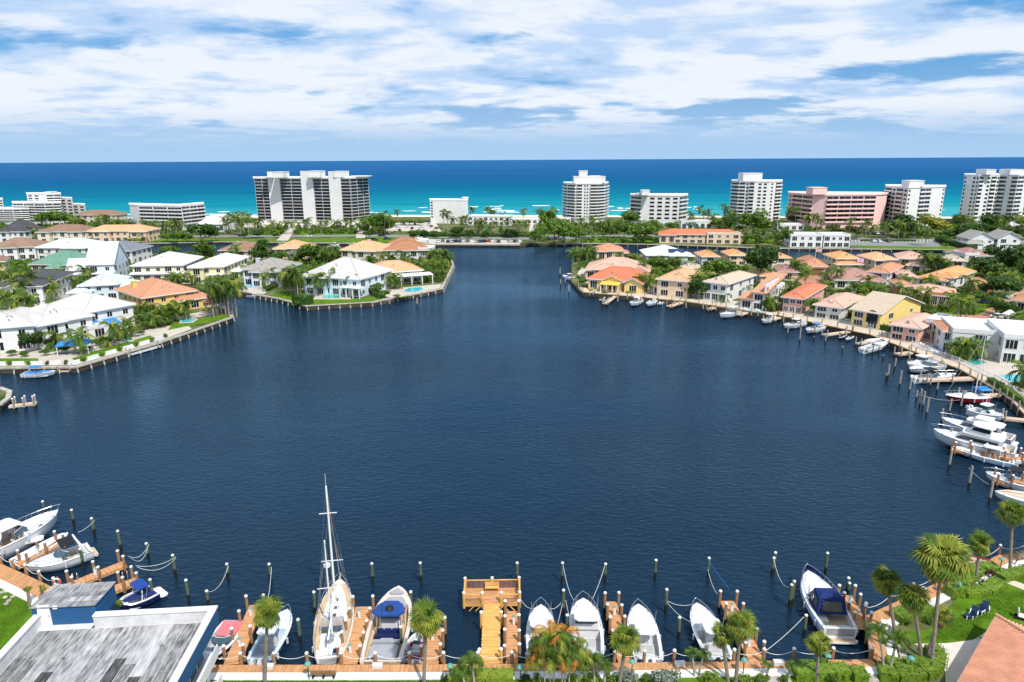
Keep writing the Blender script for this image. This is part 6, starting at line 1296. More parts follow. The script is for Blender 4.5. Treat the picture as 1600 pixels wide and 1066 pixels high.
# new yellow pier with railed T head
def tpier():
    z = 1.05; a, b = G(768.5,943,z), G(766,1044,z); u = (b-a).normalized(); L_ = (b-a).length
    t = thing('fishing_pier', 'new yellow wooden pier with railed platform at its end', 'pier', (a.x,a.y,0), math.atan2(u.y,u.x)); mb = MB(); w = 1.75; k = int(L_/.145)
    for i in range(k): x = (i+.5)*L_/k; e = random.uniform(-.03,.03); mb.box(x-.067,x+.067,-w/2+e,w/2+e,z-.04,z+random.uniform(0,.01))
    mb.obj('deck_boards', newwood, t, kind='stuff'); hd = MB(); W = (G(812,943,z)-G(725,943,z)).length/2; D = 2.6
    for i in range(int(2*W/.145)): y = -W+(i+.5)*.145; hd.box(-D,-.01,y-.067,y+.067,z-.04,z+random.uniform(0,.01))
    hd.obj('platform_boards', deckwood, t, kind='stuff'); MB().box(-D,L_,-w/2+.1,-w/2+.22,z-.35,z-.041).box(-D,L_,w/2-.22,w/2-.1,z-.35,z-.041).box(-D,-D+.12,-W,W,z-.35,z-.041).box(-.14,-.02,-W,-w/2,z-.35,z-.041).box(-.14,-.02,w/2,W,z-.35,z-.041).obj('joist', newwood, t)
    pm = post_mesh(('pier',), [(-2,.5,wetwood),(.5,z+1.25,newwood)], .15)
    for x, y in [(-D,-W),(-D,0),(-D,W),(-.1,-W),(-.1,W),(-.05,-w/2-.1),(-.05,w/2+.1),(L_*.33,-w/2-.1),(L_*.33,w/2+.1),(L_*.9,-w/2-.1),(L_*.9,w/2+.1)]:
        o = link('pile', pm, t, (x,y,0)); link('cap', cap_mesh(), o, (0,0,z+1.25))
    rb = MB()
    def rl(x0,y0,x1,y1):
        MB().obox(((x0+x1)/2,(y0+y1)/2),(x1-x0,y1-y0),math.hypot(x1-x0,y1-y0)/2,.07,z+.95,z+1.0).obj('handrail', newwood, t); n = int(math.hypot(x1-x0,y1-y0)/.13)
        for i in range(1,n): f = i/n; rb.box(x0+(x1-x0)*f-.02,x0+(x1-x0)*f+.02,y0+(y1-y0)*f-.02,y0+(y1-y0)*f+.02,z+.01,z+.95)
    rl(-D,-W,-D,W); rl(-D,-W,-.1,-W); rl(-D,W,-.1,W); rl(-.1,-W,-.1,-w/2-.1); rl(-.1,w/2+.1,-.1,W); rb.obj('baluster', deckwood, t, kind='stuff')
    MB().box(-D+.25,-D+.7,-.75,.75,z+.40,z+.46).box(-D+.2,-D+.25,-.75,.75,z+.5,z+.9).box(-D+.3,-D+.4,-.6,-.5,z,z+.4).box(-D+.3,-D+.4,.5,.6,z,z+.4).obj('bench', newwood, t)
    for y in (-W+.5, -w/2-.8, w/2+.8, W-.5): MB().tube([(-.08,y,.1),(-.08,y+(.6 if y < 0 else -.6),z-.3)], .06, 4).obj('brace', newwood, t)
tpier()
# right shore docks
for p0, p1, w, lb in (((1401,553),(1430,549.5),1.6,'pale dock stub left of three white boats'),((1441,592.5),(1528,590.5),1.9,'long pale dock below the cruisers and black canvas boat'),((1287,523),(1331,517),1.4,'pale dock beside the jet skis'),((1500,619),(1562,616),1.3,'pale dock behind the red hulled sailboat'),((1565,652),(1622,658),1.3,'pale dock beside the stern out fishing boat'),((1045,478.5),(1070,470.5),1.6,'slanting pale dock below the peach house'),((1107,482.5),(1125,477.5),1.5,'short pale dock below the beige roofed house'),((1154,492),(1178,484),1.5,'pale dock beside the cabin top cruiser'),((1196,501),(1222,494.5),1.5,'pale dock below the terracotta striped house'),((1340,537),(1385,527),1.2,'pale dock beside the lifted fishing boat'),((946,474),(962,462),1.2,'gangway beside the black jet skis')):
    dock(p0, p1, w, lb, tan, 2 if w < 1.6 else 3, 1.0, 1.4, False, greywood)
dock((1487,701),(1606,719),1.4,'brown dock beside the large motor yacht at right',n=5); dock((1552,749),(1612,757),1.4,'short brown dock beside the black canvas boat',n=3)
dock((199,554),(249,540),1.2,'low white floating dock below the big white house',gelcoat,2,.6,1.6,False,greywood); dock((90,579),(118,577.5),1.0,'low floating dock beside the blue covered boat',tan,2,.5,1.2,False,greywood)
dock((57,629),(14,634),1.2,'small dock with white topped posts at left edge',tan,3,1.0,1.4,True,greywood)
# free standing mooring piles
for s_, kw in (('357,880,906;424,882,909;583,880,912;658,880,911;808,881,911;878,880,911;945,880,909;1023,875,906;1106,872,903;326,925,950;493,925,962;470,968,1006;643,925,958;880,922,962;885,962,992;1040,922,958;1060,965,1000;628,980,1015', {}),
   ('1208,862,897;1206,871,900;1289,865,898;1236,908,948;1233,914,950;1256,960,996;1322,903,932;1324,910,934;116,796,822;148,811,838;190,830,862;233,848,876;275,867,901;296,907,942;131,859,888;240,905,938;71,783,805', {}),
   ('1230,510,526;1249,512,536;1271,525,533;1289,522,539;1316,540,550;1363,540,556;1379,555,563;1384,583,594;1387,570,593;1397,560,579;1405,580,607;1420,592,616;1431,610,628;1436,609,638;1441,612,640;1447,621,652;1470,639,664;1482,623,650;1500,612,642;1483,670,694;1481,745,736;1513,729,764;1545,754,788;1482,704,735;1527,598,626;1463,596,616;1452,592,608', dict(m=greywood, cap=False)),
   ('875,418,432;876,436,448;883,436,446;889,446,460;921,452,466;941,467,480;965,463,476;980,458,472;1098,474,488;1071,473,486;1118,476,490;1173,485,498;1134,480,494;609,465,480;652,466,480;1208,494,506;1320,512,528', dict(m=greywood, cap=False, r=.2))):
    for it in s_.split(';'):
        x, y0, y1 = [float(q) for q in it.split(',')]
        if y1 > y0: pile(x, y0, y1, **kw)
rq = random.Random(31)
for p_, u_ in resample([G(x, y, 0) for x, y in [(940,463),(1072,475),(1135,484),(1240,502),(1360,528),(1425,553),(1500,582)]], 6.5):
    q_ = p_+Vector((u_.y,-u_.x,0))*rq.uniform(4,10)+u_*rq.uniform(-2,2); x_, y_ = proj(q_); t_ = proj(q_+Vector((0,0,rq.uniform(1.6,3.0)))); pile(x_, t_[1], y_, greywood, .17, cap=False)
# ropes
W_ = 'white mooring rope'
rp_((357,884),(326,925),2.6,2.6,.8); rp_((424,886),(415,942),2.6,1.2,.8); rp_((812,934),(836,950),1.8,1.6,.5); rp_((880,937),(858,951),1.6,1.6,.4); rp_((880,884),(897,938),2.6,1.7,.7); rp_((945,884),(926,935),2.6,1.7,.3); rp_((880,938),(869,984),1.5,1.3,.1); rp_((884,938),(893,974),1.5,1.3,.2)
rp_((1040,937),(1084,944),1.4,1.5,.4); rp_((1041,939),(1083,973),1.4,1.3,.4); rp_((1106,890),(1121,928),1.6,2.2,.4); rp_((1107,876),(1141,922),2.6,2.2,.1,words='blue mooring rope',m=mat('blue_rope',(.03,.15,.45),.8,0)); rp_((1209,874),(1232,918),2.6,2.6,.8); rp_((1256,964),(1195,1018),2.6,2.3,.2); rp_((148,813),(122,832),2.6,1.6,.2)
rp_((233,850),(200,869),2.6,2.3,.8); rp_((232,852),(205,872),2.4,2.0,1.1); rp_((275,870),(212,884),2.6,2.2,.5); rp_((275,872),(214,886),2.5,2.0,.9); rp_((1545,757),(1514,731),2.6,2.6,.2); rp_((1436,616),(1500,625),2.0,2.2,.5)

# boats along the far island seawall, a few pixels each
for i, (x, y, l_) in enumerate(((370,380.5,'white centre console on the far seawall, leftmost of the row'),(403,381,'white boat on the far seawall by the clipped tree'),(441,381.3,'white boat at the foot of the pale driveway'),(456,381.6,'second white boat right of the pale driveway'),(521,382.3,'white boat on the far seawall below the dark tower'),(551,382.5,'white boat on the far seawall, rightmost of the row'))):
    console_boat(l_, (x-6,y), (x+7,y+.2), 2.8, 1.1, ant=False, rail=False, motors=1)
# ================================================================ FOREGROUND: BOARDWALK
def boardwalk(pts, wid, label, postn, z=1.32, white_w=.85, step=None):
    P = [G(x, y, z) for x, y in pts]; c = P[len(P)//2].copy(); t = thing('boardwalk', label, 'boardwalk', (c.x,c.y,0)); mb = MB()
    for p, u in resample(P, .15):
        nv = Vector((u.y,-u.x,0)); m_ = p+u*.075+nv*wid/2-c; mb.obox((m_.x,m_.y),(nv.x,nv.y),wid/2+random.uniform(-.02,.02),.069,z-.05,z+random.uniform(0,.01))
    mb.obj('deck_boards', deckwood, t, kind='stuff'); fb = MB(); wm = MB()
    for a, b in zip(P[:-1], P[1:]):
        u = (b-a); nv = Vector((u.y,-u.x,0)).normalized(); m_ = (a+b)/2-c; fb.obox((m_.x,m_.y),(u.x,u.y),u.length/2,.06,z-.4,z-.051)
        q = m_+nv*(wid+white_w/2+.03); e = random.uniform(0,.004); wm.obox((q.x,q.y),(u.x,u.y),u.length/2+.1,white_w/2,z-.3,z+.03+e)
    fb.obj('fascia', deckwood, t); wm.obj('concrete_walk', mat('white_concrete', (.66,.65,.62), .85, .08, .5), t)
    pmh = post_mesh(('bw',), [(-2,.6,wetwood),(.6,z+1.15,postwood)], .16); R_ = resample(P, step or 3.2)
    tops = []
    for p, u in R_+[(P[-1], (P[-1]-P[-2]).normalized())]:
        q = p-c; o = link('post', pmh, t, (q.x-u.y*.0+(-u.y)*.12, q.y+u.x*.12, 0)); link('cap', cap_mesh(.165), o, (0,0,z+1.15)); tops.append(Vector((q.x-u.y*.12, q.y+u.x*.12, z+.95)))
    for a, b in zip(tops[:-1], tops[1:]):
        n = 8; MB().tube([a.lerp(b,i/n)+Vector((0,0,-.42*4*(i/n)*(1-i/n))) for i in range(n+1)], .022, 5).obj('rope', ropem, t)
    return t
boardwalk([(-60,842),(0,880.5),(40,898),(84,919),(118,944)], 1.7, 'left boardwalk curving past the docked cruisers', 0)
boardwalk([(325,1039),(480,1039),(640,1038.5),(800,1037.5),(960,1036),(1100,1034),(1240,1032),(1362,1030)], .95, 'long straight boardwalk with roped posts below the boats', 0, step=3.0)
boardwalk([(1362,1030),(1352,963),(1462,912),(1532,881),(1562,867),(1640,861),(1720,850)], 1.35, 'right boardwalk with roped posts climbing along the lawn', 0, step=3.6)
# lamp posts with green domes
gdome = mat('verdigris_dome', (.10,.30,.26), .6, .15, 3)
def lamp(px, y0, y1):
    z = 1.3; p = G(px, y1, z); h = max(1.4, zat(px, y0, p.y)-z); t = link('lamp_post', None, None, p); auto(t, 'green domed lamp post', 'lamp', 'green domed lamp posts along the boardwalk')
    MB().tube([(0,0,0),(0,0,h)], .045, 6).obj('pole', mat('dark_green_metal', (.02,.06,.045), .5, .1, 2), t); MB().lathe([(.30,h),(.28,h+.08),(.16,h+.2),(.02,h+.24)], 10).obj('lamp_shade', gdome, t)
for x, a, b in ((483,1038,1062),(704,1041,1064),(813,1043,1066),(1161,1035,1053),(1291,1031,1046),(1420,1033,1050),(1495,912,932),(1477,915,928),(1562,875,892),(987,1035,1056)): lamp(x, a, b)
# bench
p = G(506,1060,1.3); t = thing('park_bench', 'dark wooden bench facing the water beside a lamp post', 'bench', p)
MB().box(-1.1,1.1,-.1,.35,.42,.48).obj('seat', postwood, t); MB().box(-1.1,1.1,-.2,-.13,.55,.95).obj('backrest', postwood, t)
lg = MB().box(-.05,.05,-.18,.35,0,.42).mesh('leg', rubber)
for x in (-.9,0,.9): link('leg', lg, t, (x,0,0))
# life ring on a post
p = G(93,921,1.4); t = thing('life_ring', 'white life ring on a post by the left boardwalk', 'life ring', p); mb = MB(); k = 14
for i in range(k+1): a = 2*math.pi*i/k; mb.v += [(.36*math.cos(a)+.09*math.cos(a)*math.cos(b), -.12+.09*math.sin(b), 1.0+.36*math.sin(a)+.09*math.sin(a)*math.cos(b)) for b in [j*math.pi/3 for j in range(6)]]
for i in range(k):
    for j in range(6): mb.f.append((i*6+j,i*6+(j+1)%6,(i+1)*6+(j+1)%6,(i+1)*6+j)); mb.m.append(0 if (i//2)%3 else 1)
mb.obj('ring', [whitep, mat('orange_band', (.6,.12,.03), .6, 0)], t, True); MB().box(-.06,.06,-.06,.06,0,1.5).obj('post', postwood, t)
# ladders on the long left dock
for x, y in ((118,908),(196,905)):
    p = G(x, y, 1.0); l = thing('dock_ladder', 'chrome ladder on the long left dock' if x < 150 else 'chrome ladder on the short dock by the wakeboard boat', 'ladder', p, .4)
    for s in (-.22,.22): MB().tube([(s,.3,0),(s,.3,.7),(s,.1,.85),(s,-.1,.7),(s,-.1,-.9)], .03, 5).obj('rail', chrome, l)
    for k in range(3): MB().box(-.22,.22,-.13,-.07,-.2-.28*k,-.16-.28*k).obj('rung', chrome, l)
# ================================================================ BLUE BUILDING
def blue_building():
    blue = mat('deep_blue_paint', (.016,.085,.21), .7, .10, .4); wp = mat('white_roof_coating', (.58,.58,.585), .8, .16, 1.2)
    ZP = 8.7; c = G(338.5,947,ZP); l = G(58,956,ZP); rr = G(274,1066,ZP); v = (c-rr); v.z = 0; v.normalize(); u = Vector((v.y,-v.x,0)); W = abs((c-l).dot(u)); D = 24.0
    t = thing('blue_building', 'flat roofed blue and white building with weathered strip roofing', 'building', (c.x,c.y,LZ), math.atan2(u.y,u.x)); H = ZP-LZ; zr = H-1.15     # local: x right, y away; origin at the far right corner
    MB().box(-W+.3,-1.2,-D,-.45,-.3,zr-.2).obj('wall', whitep, t); MB().box(-W-.0,0,-D,0,zr-.5,zr-.15).obj('blue_fascia', blue, t)
    a = G(57,976,zr+LZ); b = G(151,976,zr+LZ); M = Matrix.Rotation(-math.atan2(u.y,u.x), 4, 'Z') @ Matrix.Translation(-Vector((c.x,c.y,LZ))); A = M @ a; B_ = M @ b; PX = B_.x+.02; yw0 = (A.y+B_.y)/2-.05
    pm = MB(); pm.box(PX,0,-.42,0,zr-.149,H-.12); pm.box(-.42,0,-D,-.421,zr-.149,H-.12); pm.box(-W,-W+.42,-D,yw0,zr-.149,H-.12); pm.obj('parapet', [wp], t)
    MB().box(.003,.03,-D,.03,zr-.148,H-.14).box(PX,.002,.003,.03,zr-.148,H-.14).obj('blue_band', blue, t)
    cp = MB(); cp.box(PX,.08,-.5,.08,H-.118,H); cp.box(-.5,.08,-D,-.501,H-.118,H); cp.box(-W-.06,-W+.5,-D,yw0,H-.118,H); cp.obj('coping', whitep, t)
    MB().box(-W+.42,-.42,-D,-.421,zr-.148,zr-.06).obj('roof', mat('roof_base', (.40,.40,.41), .95, .3, .8), t)
    shades = [mat('roof_sheet_'+n, q, .95, .35, 3.0, streak=(1.3,.30,1), rv=.22, rgb2=r_) for n, q, r_ in (('pale',(.24,.24,.245),(.42,.42,.425)),('grey',(.13,.13,.135),(.36,.36,.365)),('worn',(.08,.08,.085),(.30,.30,.305)),('dark',(.025,.025,.028),(.13,.13,.135)),('patch',(.40,.40,.41),(.48,.48,.485)))]
    rnd = random.Random(4); sw = .92; n = int((W-1.0)/sw)
    for i in range(n):
        x0 = -W+.5+i*(W-1.0)/n; y = -.5
        while y > -D+1:
            ln = rnd.uniform(2.2,6.5); f = 1-i/n; ch = rnd.random()
            m_ = shades[3] if ch < .10+.22*(f > .5) and y < -4 else shades[4] if ch > .87 else rnd.choice(shades[:3]); 
            z = zr-.055+rnd.uniform(0,.02); yy = max(-D, y-ln); 
            MB().box(x0+.012, x0+(W-1.0)/n-.012, yy+.015, y-.015, zr-.0595, z).obj('roof_sheet', m_, t); y -= ln
    sm_ = MB()
    for i in range(n+1): x = -W+.5+i*(W-1.0)/n; sm_.box(x-.022, x+.022, -D+1, -.5, zr-.06, zr-.022+.004*(i%2))
    sm_.obj('seam', mat('pale_seam', (.46,.46,.465), .9, .2, 2), t, kind='stuff')
    vp = MB().lathe([(.09,-.05),(.09,.4),(.16,.42),(.16,.5)], 8).mesh('roof_vent', mat('vent_grey', (.30,.30,.30), .6, .1, 1))
    for x, y in ((-3.2,-3.5),(-6.5,-8.2),(-10.3,-4.4),(-8.0,-13.0),(-4.4,-11.5)): link('roof_vent', vp, t, (x,y,zr-.02))
    # stair penthouse with a shed roof
    a = G(57,976,zr+LZ); b = G(151,976,zr+LZ); M = Matrix.Rotation(-math.atan2(u.y,u.x), 4, 'Z') @ Matrix.Translation(-Vector((c.x,c.y,LZ))); A = M @ a; B_ = M @ b
    yw = (A.y+B_.y)/2; x0, x1 = A.x, B_.x; back = yw+3.3; oy = c.y; zf = zat(104,947.5,(a.y+b.y)/2)-LZ; zb = zat(130,913.5,(a.y+b.y)/2+3.3)-LZ
    MB().add([(x0,yw,zr-.05),(x1,yw,zr-.05),(x1,back,zr-.05),(x0,back,zr-.05),(x0,yw,zf),(x1,yw,zf),(x1,back,zb),(x0,back,zb)], [(0,1,5,4),(1,2,6,5),(2,3,7,6),(3,0,4,7),(4,5,6,7)]).obj('stair_penthouse', blue, t)
    for k in range(5):
        for j in range(2):
            f0, f1 = k/5, (k+1)/5; xs = (x0-.12+(x1-x0+.24)*j/2, x0-.12+(x1-x0+.24)*(j+1)/2-.01); dy = back-yw+.3; dz = zb-zf; ya, yb = yw-.15+dy*f0, yw-.15+dy*f1-.012
            za, zb2 = zf+.06+dz*f0+.02*k*0, zf+.06+dz*f1; e = .012*((k+j)%3)
            MB().add([(xs[0],ya,za-.05),(xs[1],ya,za-.05),(xs[1],yb,zb2-.05),(xs[0],yb,zb2-.05),(xs[0],ya,za+e),(xs[1],ya,za+e),(xs[1],yb,zb2+e),(xs[0],yb,zb2+e)], [(0,3,2,1),(4,5,6,7),(0,1,5,4),(1,2,6,5),(2,3,7,6),(3,0,4,7)]).obj('roof_sheet', shades[(k+j)%2], t)
    d = MB().box(x0+.45,x0+1.45,yw-.06,yw+.02,zr,zr+1.95).obj('door', whitep, t); MB().box(x0+1.3,x0+1.36,yw-.12,yw-.06,zr+.9,zr+1.05).obj('handle', chrome, d); MB().box(x0+1.75,x0+2.1,yw-.12,yw+.02,zr+1.6,zr+1.85).obj('wall_lamp', whitep, t)
    MB().box(x0+.1,x1-.2,yw-.7,yw-.02,zr-.02,zr+.03).obj('threshold_slab', wp, t)
    # right side: balconies with white slabs and dark glass doors
    for fl in range(2):
        z0 = .4+fl*2.9
        for k in range(5):
            y1 = -.8-k*4.4; MB().box(-1.195,-1.14,y1-3.3,y1-.4,z0,z0+2.2).obj('glass_door', glassb, t)
            MB().box(-1.139,-1.10,y1-3.4,y1-3.3,z0-.05,z0+2.3).box(-1.139,-1.10,y1-1.9,y1-1.8,z0,z0+2.2).box(-1.139,-1.10,y1-.4,y1-.3,z0-.05,z0+2.3).box(-1.139,-1.10,y1-3.4,y1-.3,z0+2.2,z0+2.3).obj('door_frame', whitep, t)
        MB().box(-1.19,-.12,-D,-.5,z0-.18,z0-.02).box(-.2,-.12,-D,-.5,z0-.02,z0+.85).obj('balcony', whitep, t)
    LM.append((c.x-5, c.y, 'the blue building'))
blue_building()
# ================================================================ ORANGE TILED ROOF, BOTTOM RIGHT
def orange_roof():
    ZE = 3.3; c = G(1556,962,ZE); a = G(1496,1066,ZE); b = G(1606,976,ZE); v = (c-a); v.z = 0; v.normalize(); u = Vector((v.y,-v.x,0)); 
    t = thing('tiled_house', 'house with salmon orange ribbed tile roof at the bottom right', 'house', (c.x,c.y,LZ), math.atan2(u.y,u.x)); W, D = 18.0, 26.0; H = ZE-LZ; hp = W/2*.36    # local: x right, y away, corner at origin
    T = mat('salmon_barrel_tile', (.72,.36,.23), .8, .14, .9, rv=.05); MB().box(.8,W-.8,-D+.8,-.8,-.3,H-.05).obj('wall', w_peach, t)
    ap = (W/2,-W/2,H+hp); e = (W/2,-D+W/2,H+hp)
    vs = [(0,0,H),(W,0,H),(W,-D,H),(0,-D,H),ap,e]; MB().add(vs, [(1,0,4),(2,1,4,5),(3,2,5),(0,3,5,4)]).add([(x,y,z-.22) for x,y,z in vs[:4]]+vs[:4], [(0,1,2,3),(0,4,5,1),(1,5,6,2),(2,6,7,3),(3,7,4,0)]).obj('roof', T, t)
    # barrel rows running up the slopes, joined per slope
    r1 = MB(); n = int(D/.30)
    for i in range(n):
        y = -.15-i*.30; f = min(1, -y/(W/2), (D+y)/(W/2)); 
        if f > .02: r1.tube([(0,y,H+.03),(W/2*f,y,H+hp*f+.03)], .085, 5)
    r1.obj('roof_tiles', T, t, kind='stuff'); r2 = MB()
    for i in range(int(W/.30)):
        x = .15+i*.30; f = min(1, x/(W/2), (W-x)/(W/2))
        if f > .02: r2.tube([(x,0,H+.03),(x,-W/2*f,H+hp*f+.03)], .085, 5)
    r2.obj('roof_tiles', T, t, kind='stuff')
    MB().tube([(0,0,H+.1),ap[:2]+(H+hp+.1,)], .15, 6).obj('hip_cap', T, t); MB().tube([(ap[0],ap[1],H+hp+.1),(e[0],e[1],H+hp+.1)], .16, 6).obj('ridge_cap', T, t)
    MB().box(-.05,.05,-D,.05,H-.25,H-.02).box(.05,W,-.05,.05,H-.25,H-.02).obj('gutter', whitep, t)
    g = MB(); gable_roof(g, 1.2, 9.5, -D-2, -W*.62, H+.7, .36, .1, 0, 0, 'y', 0) if False else None
orange_roof()
# ================================================================ FOREGROUND PALMS
def fan_frond_mesh(v, dead=False):
    def mk():
        rnd = random.Random(v*3+5); mb = MB(); fan(mb, 0, 0, .50, .66, I4, 0, 21, rnd); return mb.mesh('frond', [pm_dead if dead else (pm_green, pm_yel, pm_dark, pm_yel)[v]])
    return cached(('ffr', v, dead), mk)
def big_fan_palm(crown_px, base_px, rad_px, label, z=LZ, n=58, dead=6, boots=True, bend=0.0, wind=0.0):
    p = G(*base_px, z); s = scl(*crown_px, 6); h = zat(*crown_px, p.y)-z; cx = ray(*crown_px); top = Vector((cx.x/cx.y*p.y, p.y, z+h)); rad = rad_px/s
    t = thing('fan_palm', label, 'palm tree', p, 0, 'tall fan palms along the boardwalk'); d = top-p
    pts = [Vector((d.x*max(f,0)**(1+bend), d.y*f, d.z*f)) for f in (-.02,.2,.4,.6,.8,.97)]; pts[0] = Vector((0,0,-.2)); MB().tube(pts, .17, 9, r1=.13).obj('trunk', barkp, t)
    if boots: MB().lathe([(.14,h-1.3),(.26,h-.9),(.28,h-.3),(.12,h)], 9, (d.x,0)).obj('leaf_bases', mat('brown_leaf_base', (.20,.14,.08), .95, .4, 5), t)
    rnd = random.Random(int(crown_px[0]*7)); L_ = rad/1.02
    for i in range(n):
        el = math.asin(rnd.uniform(-.80,.97)); az = i*2.39996+rnd.uniform(-.2,.2)
        if wind: az += -wind*math.sin(az)*.6
        o = link('frond', fan_frond_mesh(rnd.choice([0,0,1,1,2,3,3])), t, (d.x,d.y,h)); o.rotation_euler = (rnd.uniform(-.5,.5), -el, az); o.scale = (L_*rnd.uniform(.72,1.18),)*3
    for i in range(dead):
        o = link('dead_frond', fan_frond_mesh(rnd.choice([0,1]), True), t, (d.x,d.y,h-.2)); o.rotation_euler = (0, rnd.uniform(.9,1.4), rnd.uniform(0,6.3)); o.scale = (L_*rnd.uniform(.8,1.05),)*3
    return t
big_fan_palm((418,957),(413,1075),23,'fan palm in front of the light blue boat')
big_fan_palm((666,966),(662,1072),26,'fan palm in front of the small maroon deck boat')
big_fan_palm((978,1000),(967,1076),24,'fan palm beside the middle finger dock')
big_fan_palm((1158,977),(1149,1070),24,'taller of two fan palms by the angled white boat')
big_fan_palm((1128,992),(1138,1064),19,'shorter leaning fan palm by the angled white boat', n=30)
big_fan_palm((1279,1006),(1276,1064),20,'fan palm below the navy canvas cruiser', n=38)
big_fan_palm((1385,905),(1398,985),22,'fan palm leaning left beside the small dock')
big_fan_palm((1427,934),(1441,1034),24,'fan palm left of the tallest palm')
big_fan_palm((1472,868),(1455,1042),36,'tallest windblown fan palm with hanging tan dead fronds', n=60, dead=22, wind=1.0)
big_fan_palm((1473,962),(1449,1032),18,'small curved fan palm below the tallest palm', n=30, bend=1.2)
big_fan_palm((1531,848),(1525,908),20,'fan palm by the dark leaved planting at right', n=40)
big_fan_palm((1582,803),(1578,894),21,'fan palm standing high against the water at right', n=42)
big_fan_palm((1632,825),(1582,884),24,'leaning palm whose crown is beyond the right edge', n=36)
big_fan_palm((67,918),(62,938),7,'tiny palm right of two beside the left boardwalk', n=18, dead=2, boots=False); big_fan_palm((43,921),(46,946),7,'tiny palm left of two on the left lawn', n=18, dead=2, boots=False)
def feather_frond_mesh(v, m):
    def mk():
        rnd = random.Random(v*9+2); mb = MB(); frond(mb, 0, .55, 1.0, I4, 0, 17, .15, 1.0, 7, rnd); return mb.mesh('frond', [m])
    return cached(('fth', v, m.name), mk)
def feather_palm(crown_px, base_px, rad_px, label, mats=(pm_green, pm_dark, pm_green), n=20, z=LZ, group='feather palms at the water edge', r=.10):
    p = G(*base_px, z); s = scl(*crown_px, 4); h = max(.4, zat(*crown_px, p.y)-z); cx = ray(*crown_px); d = Vector((cx.x/cx.y*p.y-p.x, 0, h)); t = thing('feather_palm', label, 'palm tree', p, 0, group)
    MB().tube([(0,0,-.2),(d.x*.3,0,h*.4),(d.x,0,h)], r*1.2, 7, r1=r*.8).obj('trunk', mat('smooth_palm_trunk', (.36,.33,.29), .9, .2, 2), t); rnd = random.Random(int(crown_px[0]*5))
    for i in range(n):
        o = link('frond', feather_frond_mesh(rnd.randrange(3), rnd.choice(mats)), t, (d.x,0,h)); o.rotation_euler = (rnd.uniform(-.3,.3), rnd.uniform(-.75,.55), i*2.4+rnd.uniform(-.3,.3)); o.scale = (rad_px/s*rnd.uniform(1.05,1.45),)*3
    return t
feather_palm((1372,986),(1381,1052),24,'left feather palm at the boardwalk corner'); feather_palm((1402,997),(1389,1053),24,'right feather palm at the boardwalk corner')
feather_palm((1081,1020),(1085,1058),15,'left one of two small feather palms by outboards'); feather_palm((1100,1023),(1091,1057),14,'right one of two small feather palms by outboards')
feather_palm((1194,1035),(1192,1054),9,'small feather palm left of pale path'); feather_palm((1203,1039),(1198,1055),9,'second small feather palm left of pale path'); feather_palm((1236,1040),(1232,1058),13,'bushy feather palm right of pale path')
feather_palm((737,1036),(742,1078),24,'feather palm beside the yellow pier foot'); feather_palm((720,1046),(728,1080),16,'low feather palm beside the yellow pier foot')
ml_ = (pm_green, lf_orange, pm_yel, pm_dark)
for i, (cx, cy, bx, r_) in enumerate(((846,1012,852,22),(862,1002,866,26),(880,1008,878,24),(895,1014,888,22),(858,1030,860,26),(884,1030,882,24),(905,1034,900,20),(838,1034,846,18))):
    feather_palm((cx,cy-6),(bx,1078+i%3*2),r_*1.35,['leftmost upper stem of the orange tinged palm clump','highest stem of the orange tinged palm clump','upper middle stem of the orange tinged palm clump','upper right stem of the orange tinged palm clump','lower middle stem of the orange tinged palm clump','low right stem of the orange tinged palm clump','rightmost low stem of the orange tinged palm clump','leftmost low stem of the orange tinged palm clump'][i], ml_, 19, group='stems of the orange tinged palm clump', r=.05)
feather_palm((925,1032),(930,1076),22,'green feather palm right of the orange clump'); feather_palm((946,1040),(944,1078),16,'low green feather palm left of middle fan palm')
# yuccas, hedges, shrubs
def spiky(px, py, r_, label, m=lf_yel, n=26, z=LZ, h=.5):
    p = G(px, py, z); s = scl(px, py); rad = r_/s; t = thing('spiky_plant', label, 'plant', p); rnd = random.Random(int(px))
    def mk():
        mb = MB(); mb.add([(0,-.06,0),(.5,-.07,.05),(1,0,-.05),(.5,.07,.05),(0,.06,0)], [(0,1,2,3,4)]); return mb.mesh('blade', m)
    me = cached(('blade', m.name), mk)
    for i in range(n): o = link('blade', me, t, (0,0,h*.5)); o.rotation_euler = (0,-rnd.uniform(.1,1.35),i*2.4); o.scale = (rad*rnd.uniform(.8,1.15),)*3
    return t
spiky(1318,1050,9,'yellow spiky yucca in the clipped hedge bed'); spiky(1416,1052,8,'yellow spiky yucca in the right hedge ring'); spiky(1319,1064,8,'low yellow green spiky plant before the hedge', lf_lime)
for i, (x, y) in enumerate(((1508,921),(1517,914),(1529,906),(1540,900),(1548,899),(1535,914),(1522,922),(1552,906))): spiky(x, y, 9, ['leftmost','second','third','fourth','topmost right','lower middle','lower left','rightmost'][i]+' dark purple leaved plant in the right bed', lf_red, 24)
hg_ = (lf_mid, lf_lite, lf_dark)
hedge([(1240,1058),(1300,1056),(1324,1054)], .9, 1.4, 'clipped hedge left of the right hand path', hg_); hedge([(1330,1060),(1352,1060)], .9, 1.4, 'small hedge block beside the right hand path', hg_)
hedge([(1372,1056),(1400,1060),(1440,1058),(1462,1045),(1465,1030),(1452,1018)], .9, 1.5, 'curving clipped hedge ring around the corner palms', hg_); hedge([(1384,1040),(1415,1047),(1450,1042)], .8, 1.3, 'inner clipped hedge under the tall palms', hg_)
